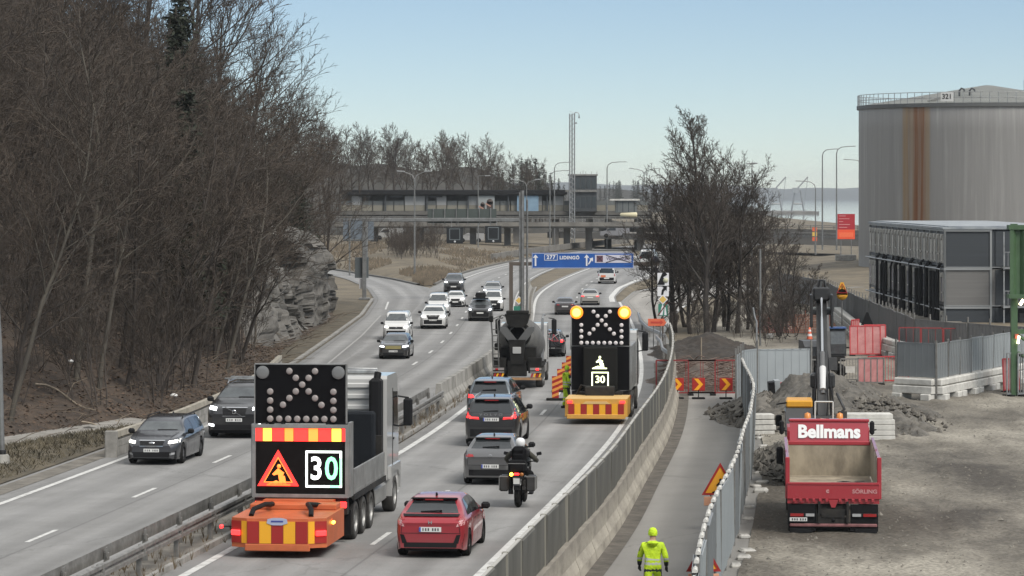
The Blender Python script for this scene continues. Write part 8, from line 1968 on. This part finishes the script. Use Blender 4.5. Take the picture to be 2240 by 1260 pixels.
# guardrails at the mouth of the slip road
def rail_run(label, pts, h=.62):
    t = thing('guardrail', label, 'guardrail'); q = MB()
    for hh in (h, h - .1): q.tube([(x, y, hh) for x, y in pts], .07, 6)
    q.bx(0, 0, 0, 0, 0, 0) if False else None
    q.obj('rail', M_galv, t); pm = MB(); pm.bx(-.05, .05, -.05, .05, 0, h); pme = pm.mesh('post', M_galvd)
    for x, y in pts: put('post', pme, t, (x + .08, y, 0))
rail_run('bent steel guardrail curling round at the end of the right lanes', [(XA(1396, 222), 222), (XA(1402, 208), 208), (XA(1418, 198), 198), (XA(1440, 192), 192), (XA(1452, 188), 188)])
rail_run('short steel guardrail bending in where the grey screen wall ends', [(XA(1436, 186), 186), (XA(1446, 180), 180), (XA(1449, 172), 172), (Wc(166), 166)])
# lane marker boards beside the second warning truck
for k, (px, py) in enumerate(((1215, 876), (1226, 858), (1236, 842), (1245, 826))):
    p = G(px, py); t = thing('marker_board', ['red and yellow striped marker board nearest to us, left of the worker', 'second striped marker board, just behind the nearest one', 'third striped marker board in the slanting row', 'farthest striped marker board, half behind the dark signboard'][k], 'marker', (p.x, p.y, 0), 0, 'striped marker boards along the closed lane')
    q = MB(); q.bx(-.15, .15, -.012, .012, .1, 1.05, ch=.005); q.obj('board', M_sred, t)
    for j in range(4): q = MB(); z0 = .12 + .24 * j; q.prism([(-.145, z0), (.145, z0 + .12), (.145, z0 + .24), (-.145, z0 + .12)], 'Y', -.02, -.012); q.obj('stripe', mat('stripe_orange', (.65, .26, .05), .5), t)
    q = MB(); q.bx(-.4, .4, -.2, .2, 0, .1, ch=.03); q.obj('foot', M_rubber, t)
p = G(1771, 743); t = thing('traffic_cone', 'orange striped cone in front of the net fence', 'cone', (p.x, p.y, 0)); q = MB(); q.lathe([(0, .26), (.5, .17), (1.05, .06), (1.06, .001)], axis='Z', n=14); q.obj('body', M_osign, t); t.scale = (.72, .72, .72)
q = MB(); q.lathe([(.3, .215), (.5, .178)], axis='Z', n=14); q.lathe([(.7, .14), (.85, .11)], axis='Z', n=14); q.obj('white_band', M_white, t); q = MB(); q.bx(-.3, .3, -.3, .3, 0, .05); q.obj('foot', M_rubber, t)
# roadwork triangles on the access road side of the fence
for k, (x, y, zc, sc) in enumerate(((5.53, 85.0, 1.24, .54), (4.16, 69.5, .98, .42))):
    t = thing('roadwork_sign', ['yellow roadwork triangle with red border leaning behind the fence top', 'second roadwork triangle low at the bottom edge, mostly hidden by the fence'][k], 'road sign', (x, y, 0), .05)
    q = MB(); q.prism([(sc * math.sin(a), zc + sc * math.cos(a)) for a in (0, 2.094, 4.189)], 'Y', -.01, .01); q.obj('field', mat('triangle_yellow', (.75, .34, .02), .5), t)
    tri_ring(0, zc, sc * 1.06, .055, -.012, M_sred, t, 'red_border'); digger(t, .0, zc - .05, sc * .8, -.012, M_trim)
    q = MB(); q.bx(-sc * .8, sc * .8, -.015, .015, zc - sc * .5 - .3, zc - sc * .5 - .06, ch=.01); q.obj('lower_plate', mat('orange_plate', (.62, .32, .2), .5), t); vpole(t, -.25, .03, 0, zc, .02); vpole(t, .25, .03, 0, zc, .02)

# ------------------------------------------------------------------ people and the motorcycle
def skin_body(verts, edges, sub=3):
    me = bpy.data.meshes.new('body'); names = list(verts); ix = {n: i for i, n in enumerate(names)}
    me.from_pydata([verts[n][0] for n in names], [(ix[a], ix[b]) for a, b in edges], [])
    o = bpy.data.objects.new('body', me); col.objects.link(o)
    sm = o.modifiers.new('skin', 'SKIN'); sm.use_smooth_shade = True
    for n in names:
        r = verts[n][1]; d = me.skin_vertices[0].data[ix[n]]; d.radius = r if isinstance(r, tuple) else (r, r); d.use_root = (n == 'pelvis')
    s2 = o.modifiers.new('sub', 'SUBSURF'); s2.levels = sub
    bpy.context.view_layer.update()
    ev = o.evaluated_get(bpy.context.evaluated_depsgraph_get()); m2 = bpy.data.meshes.new_from_object(ev)
    bpy.data.objects.remove(o); bpy.data.meshes.remove(me)
    for p in m2.polygons: p.use_smooth = True
    return m2
M_hv = mat('hi_vis_lime', (.56, .78, .02), .75, c2=(.38, .55, .015), scale=5, bump=.9, bscale=7); M_hvb = mat('work_navy', (.02, .022, .028), .8); M_refl = mat('reflective_band', (.5, .51, .5), .45); M_skin = mat('skin_tone', (.42, .26, .19), .6); M_glove = mat('dark_glove', (.03, .03, .032), .8)
def paint_faces(me, mats, fn):
    me.materials.clear()
    for m in mats: me.materials.append(m)
    for p in me.polygons: p.material_index = fn(p.center)
def hand(parent, at, d, side, m, curl=.5, s=1.0):
    """palm and five bent fingers; d = pointing direction, side = thumb side"""
    d = Vector(d).normalized(); sd = Vector(side).normalized(); nrm = d.cross(sd); at = Vector(at); q = MB()
    q.tube([at - d * .02, at + d * .04, at + d * .09], [.026 * s, .038 * s, .034 * s], 6)
    for k in range(4):
        b = at + d * .085 + sd * (.03 - .02 * k); L = (.07, .078, .072, .055)[k] * s
        q.tube([b, b + d * L * .5 + nrm * L * .12, b + (d * .75 + nrm * curl) * L], [.011, .010, .008], 5)
    b = at + d * .02 + sd * .03; q.tube([b, b + (d * .5 + sd * .7) * .04, b + (d * .9 + sd * .5 + nrm * .3) * .065], [.013, .011, .009], 5)
    return q.obj('hand', m, parent)
def worker(name, label, loc, rz, sc, stride=.2, hat=True):
    t = thing(name, label, 'person', loc, rz, None, sc)
    V = {'pelvis': ((0, 0, .98), (.175, .135)), 'waist': ((0, .0, 1.12), (.185, .14)), 'chest': ((0, .01, 1.33), (.205, .15)), 'neck0': ((0, .0, 1.5), (.11, .10)), 'neck': ((0, .01, 1.56), (.065, .065)), 'head0': ((0, .03, 1.64), (.085, .095)), 'head1': ((0, .03, 1.75), (.075, .085))}
    E = [('pelvis', 'waist'), ('waist', 'chest'), ('chest', 'neck0'), ('neck0', 'neck'), ('neck', 'head0'), ('head0', 'head1')]
    for s, n in ((-1, 'l'), (1, 'r')):
        st = stride * s
        V.update({n + 'hip': ((s * .105, .0, .88), (.115, .12)), n + 'knee': ((s * .12, st * .45 + .03, .50), (.085, .09)), n + 'ank': ((s * .125, st, .12), (.065, .07)), n + 'toe': ((s * .14, st + .15, .05), (.05, .045)),
                  n + 'sh': ((s * .215, .0, 1.43), (.095, .09)), n + 'elb': ((s * .30, -st * .35 + .02, 1.16), (.072, .07)), n + 'wr': ((s * .31, -st * .35 + .16, .95), (.05, .05))})
        E += [('pelvis', n + 'hip'), (n + 'hip', n + 'knee'), (n + 'knee', n + 'ank'), (n + 'ank', n + 'toe'), ('chest', n + 'sh'), (n + 'sh', n + 'elb'), (n + 'elb', n + 'wr')]
    me = skin_body(V, E)
    def f(c):
        x, y, z = c
        if z > 1.545: return 3
        if z < .13: return 1
        if abs(x) > .245 and z < 1.06: return 1
        if abs(x) > .16 and 1.30 < z < 1.44 and y > -.02: return 1
        if z > .84 and z < .90: return 1
        if 1.0 < z < 1.05 or 1.10 < z < 1.15: return 2
        if z < .84 and (abs(x) > .185): return 1
        if .28 < z < .33 or .44 < z < .48: return 2
        return 0
    paint_faces(me, [M_hv, M_hvb, M_refl, M_skin], f); put('body', me, t)
    q = MB(); q.lathe([(1.66, .102), (1.70, .108), (1.77, .10), (1.83, .06), (1.845, .001)], (0, .025, 0), 'Z', 18); q.obj('hat', M_hv, t)
    q = MB(); q.lathe([(-.11, .001), (-.1, .05), (-.06, .10), (.0, .13)], (0, -.07, 1.5), 'Z', 14); q.obj('hood', M_hv, t)
    q = MB(); q.tube([(0, .115, 1.70), (0, .135, 1.67), (0, .12, 1.65)], [.012, .018, .012], 6); q.obj('nose', M_skin, t)
    for s in (-1, 1):
        MB().lathe([(s * .085, .001), (s * .1, .03), (s * .095, .038)], (0, .02, 1.68), 'X', 8).obj('ear', M_skin, t)
        hand(t, (s * .31, -stride * s * .35 + .18, .93), (0, .55, -.8), (0, .8, .5), M_glove)
        q = MB(); q.prism([(-.1, 0), (.2, 0), (.2, .05), (.05, .1), (-.1, .1)], 'X', s * .13 - .05, s * .13 + .05); q.xf(Matrix.Translation((0, stride * s - .0, 0))); q.obj('boot', M_hvb, t)
    return t
wp = G(1428, 1331); worker('person', 'worker in lime hi-vis jacket and cap walking away along the access road', (wp.x, wp.y, .01), -.06, .945, .22)
wp = G(1239, 893); worker('person', 'small worker in lime hi-vis clothes beside the striped marker boards', (wp.x, wp.y, 0), -1.2, .97, .08)
# motorcycle
P = G(1131, 1112); s_ = 1.06
t = thing('motorcycle', 'black touring motorcycle with grey side cases and top case, seen from behind', 'motorcycle', (P.x, P.y, 0), -hdg(Rc, P.y), None, s_)
for y in (.33, 1.87):
    q = MB(); w = .085 if y < 1 else .06
    q.lathe([(-w, .25), (-w, .29), (-w * .55, .335), (0, .345), (w * .55, .335), (w, .29), (w, .25)], (0, y, .345), 'X', 26); o_ = q.obj('wheel', M_rubber, t)
    q = MB(); q.lathe([(-.05, .26), (-.02, .05), (.02, .05), (.05, .26)], (0, y, .345), 'X', 20); q.obj('rim', M_frame, o_)
q = MB(); q.bx(-.16, .16, .75, 1.4, .28, .72, ch=.06); q.bx(-.08, .08, .33, .9, .3, .42, ch=.02); q.tube([(.17, .5, .42), (.19, .1, .5), (.19, -.05, .55)], .055, 8); q.tube([(0, 1.87, .345), (0, 1.55, 1.05)], .06, 6); q.obj('engine', M_frame, t)
q = MB(); q.prism([(.1, .78), (.9, .78), (1.5, .85), (1.6, 1.0), (1.3, 1.1), (.95, .95), (.2, .9), (.05, .86)], 'X', -.14, .14); q.prism([(-.12, .62), (.25, .62), (.3, .8), (-.1, .86)], 'X', -.09, .09); q.obj('bodywork', paint('bike_black', (.02, .02, .022), .2, .35), t)
q = MB(); q.prism([(1.4, 1.0), (1.75, 1.0), (1.6, 1.38), (1.52, 1.38)], 'X', -.2, .2); q.obj('windshield', M_glass, t)
M_case = mat('grey_case', (.05, .049, .047), .5, .4, var=.2)
for sx in (-1, 1):
    q = MB(); q.box((sx * .36, .25, .66), (.26, .5, .42), ch=.045); q.obj('side_case', M_case, t)
    q = MB(); q.bx(sx * .36 - .12, sx * .36 + .12, -.012, .0, .84, .86); q.bx(sx * .485 - .01, sx * .485 + .01, .02, .48, .5, .84); q.obj('case_trim', M_alu, t)
    q = MB(); q.tube([(sx * .1, 1.42, 1.12), (sx * .3, 1.36, 1.16), (sx * .42, 1.26, 1.14)], .018, 6); q.obj('handlebar', M_black, t)
    q = MB(); q.tube([(sx * .32, 1.38, 1.16), (sx * .42, 1.42, 1.34)], .01, 4); q.box((sx * .45, 1.42, 1.36), (.14, .03, .09), ry=-sx * .2, ch=.02); q.obj('mirror', M_black, t)
    q = MB(); q.lathe([(-.02, .001), (-.02, .05), (.03, .05)], (sx * .14, -.12, .92), 'Y', 10); q.obj('indicator', M_amber if sx < 0 else mat('amber_off', (.35, .12, .02), .3), t)
    q = MB(); q.bx(sx * .26 - .06, sx * .26 + .06, .85, .95, .3, .33); q.obj('footrest', M_black, t)
q = MB(); q.box((0, .1, 1.12), (.48, .38, .33), ch=.06); q.obj('top_case', mat('soft_black', (.008, .008, .009), .9, spec=.1), t)
q = MB(); q.bx(-.235, .235, -.095, -.085, 1.2, 1.215); q.obj('case_trim', M_alu, t)
q = MB(); q.bx(-.07, .07, -.14, -.1, .90, .96, ch=.01); q.obj('tail_lamp', M_tailon, t)
q = MB(); q.box((0, -.14, .74), (.17, .015, .15), rx=.1); q.obj('number_plate', M_plate, t)
q = MB(); q.prism([(-.1, .5), (.02, .5), (.1, .85), (-.06, .85)], 'X', -.08, .08); q.obj('mudguard', M_black, t)
# rider
rd = thing('person', 'motorcyclist in black with a white helmet and a black backpack', 'person', P, -hdg(Rc, P.y), None, s_)
V = {'pelvis': ((0, .62, .98), (.175, .15)), 'waist': ((0, .64, 1.14), (.175, .14)), 'chest': ((0, .72, 1.36), (.205, .15)), 'neck0': ((0, .77, 1.5), (.10, .10)), 'neck': ((0, .80, 1.56), (.07, .07)), 'head': ((0, .84, 1.66), (.085, .09))}
E = [('pelvis', 'waist'), ('waist', 'chest'), ('chest', 'neck0'), ('neck0', 'neck'), ('neck', 'head')]
for s, n in ((-1, 'l'), (1, 'r')):
    V.update({n + 'hip': ((s * .14, .70, .94), (.11, .11)), n + 'knee': ((s * .27, 1.12, .84), (.085, .085)), n + 'ank': ((s * .27, .93, .42), (.06, .065)), n + 'toe': ((s * .28, 1.08, .34), (.05, .045)),
              n + 'sh': ((s * .215, .75, 1.44), (.09, .09)), n + 'elb': ((s * .40, .95, 1.25), (.07, .07)), n + 'wr': ((s * .40, 1.22, 1.17), (.048, .048))})
    E += [('pelvis', n + 'hip'), (n + 'hip', n + 'knee'), (n + 'knee', n + 'ank'), (n + 'ank', n + 'toe'), ('chest', n + 'sh'), (n + 'sh', n + 'elb'), (n + 'elb', n + 'wr')]
me = skin_body(V, E); paint_faces(me, [mat('rider_black', (.011, .011, .012), .8, spec=.15), mat('rider_olive', (.05, .048, .035), .8), M_hvb], lambda c: 1 if abs(c.x) > .28 and c.z > 1.1 else 0); put('body', me, rd)
q = MB(); prof = [(-.135, .05), (-.12, .10), (-.05, .13), (.02, .135), (.08, .12), (.125, .07), (.135, .001)]; q.lathe(prof, (0, .84, 1.70), 'Z', 20); q.obj('helmet', mat('helmet_white', (.68, .68, .67), .25, coat=.5), rd)
q = MB(); q.box((0, .955, 1.70), (.2, .06, .09), ch=.03); q.obj('visor', M_glass, rd)
for s in (-1, 1): hand(rd, (s * .40, 1.23, 1.165), (s * .05, 1, -.1), (-s, .2, .2), M_glove, curl=1.0)
for s in (-1, 1): q = MB(); q.prism([(.86, .30), (1.16, .30), (1.16, .36), (1.0, .46), (.86, .46)], 'X', s * .28 - .05, s * .28 + .05); q.obj('boot', M_hvb, rd)
q = MB(); q.box((0, .5, 1.40), (.40, .22, .46), rx=.12, ch=.09); q.box((0, .38, 1.32), (.30, .08, .24), rx=.12, ch=.04); tag(q.obj('backpack', mat('soft_black', (.012, .012, .013), .8), None, P, -hdg(Rc, P.y)), "black backpack on the motorcyclist's back", 'backpack').scale = (s_,) * 3

# ------------------------------------------------------------------ air
hb = MB(); hb.bx(-1700, 2800, -80, 7200, -5.2, 48)
M_air = bpy.data.materials.new('haze'); M_air.use_nodes = True; _t = M_air.node_tree
for n_ in list(_t.nodes):
    if n_.type == 'BSDF_PRINCIPLED': _t.nodes.remove(n_)
_v = _t.nodes.new('ShaderNodeVolumePrincipled'); _v.inputs['Density'].default_value = .00009; _v.inputs['Color'].default_value = (.88, .93, .97, 1); _v.inputs['Anisotropy'].default_value = .2
_t.links.new(_v.outputs[0], _t.nodes['Material Output'].inputs['Volume'])
tag(hb.obj('haze', M_air), kind='stuff')
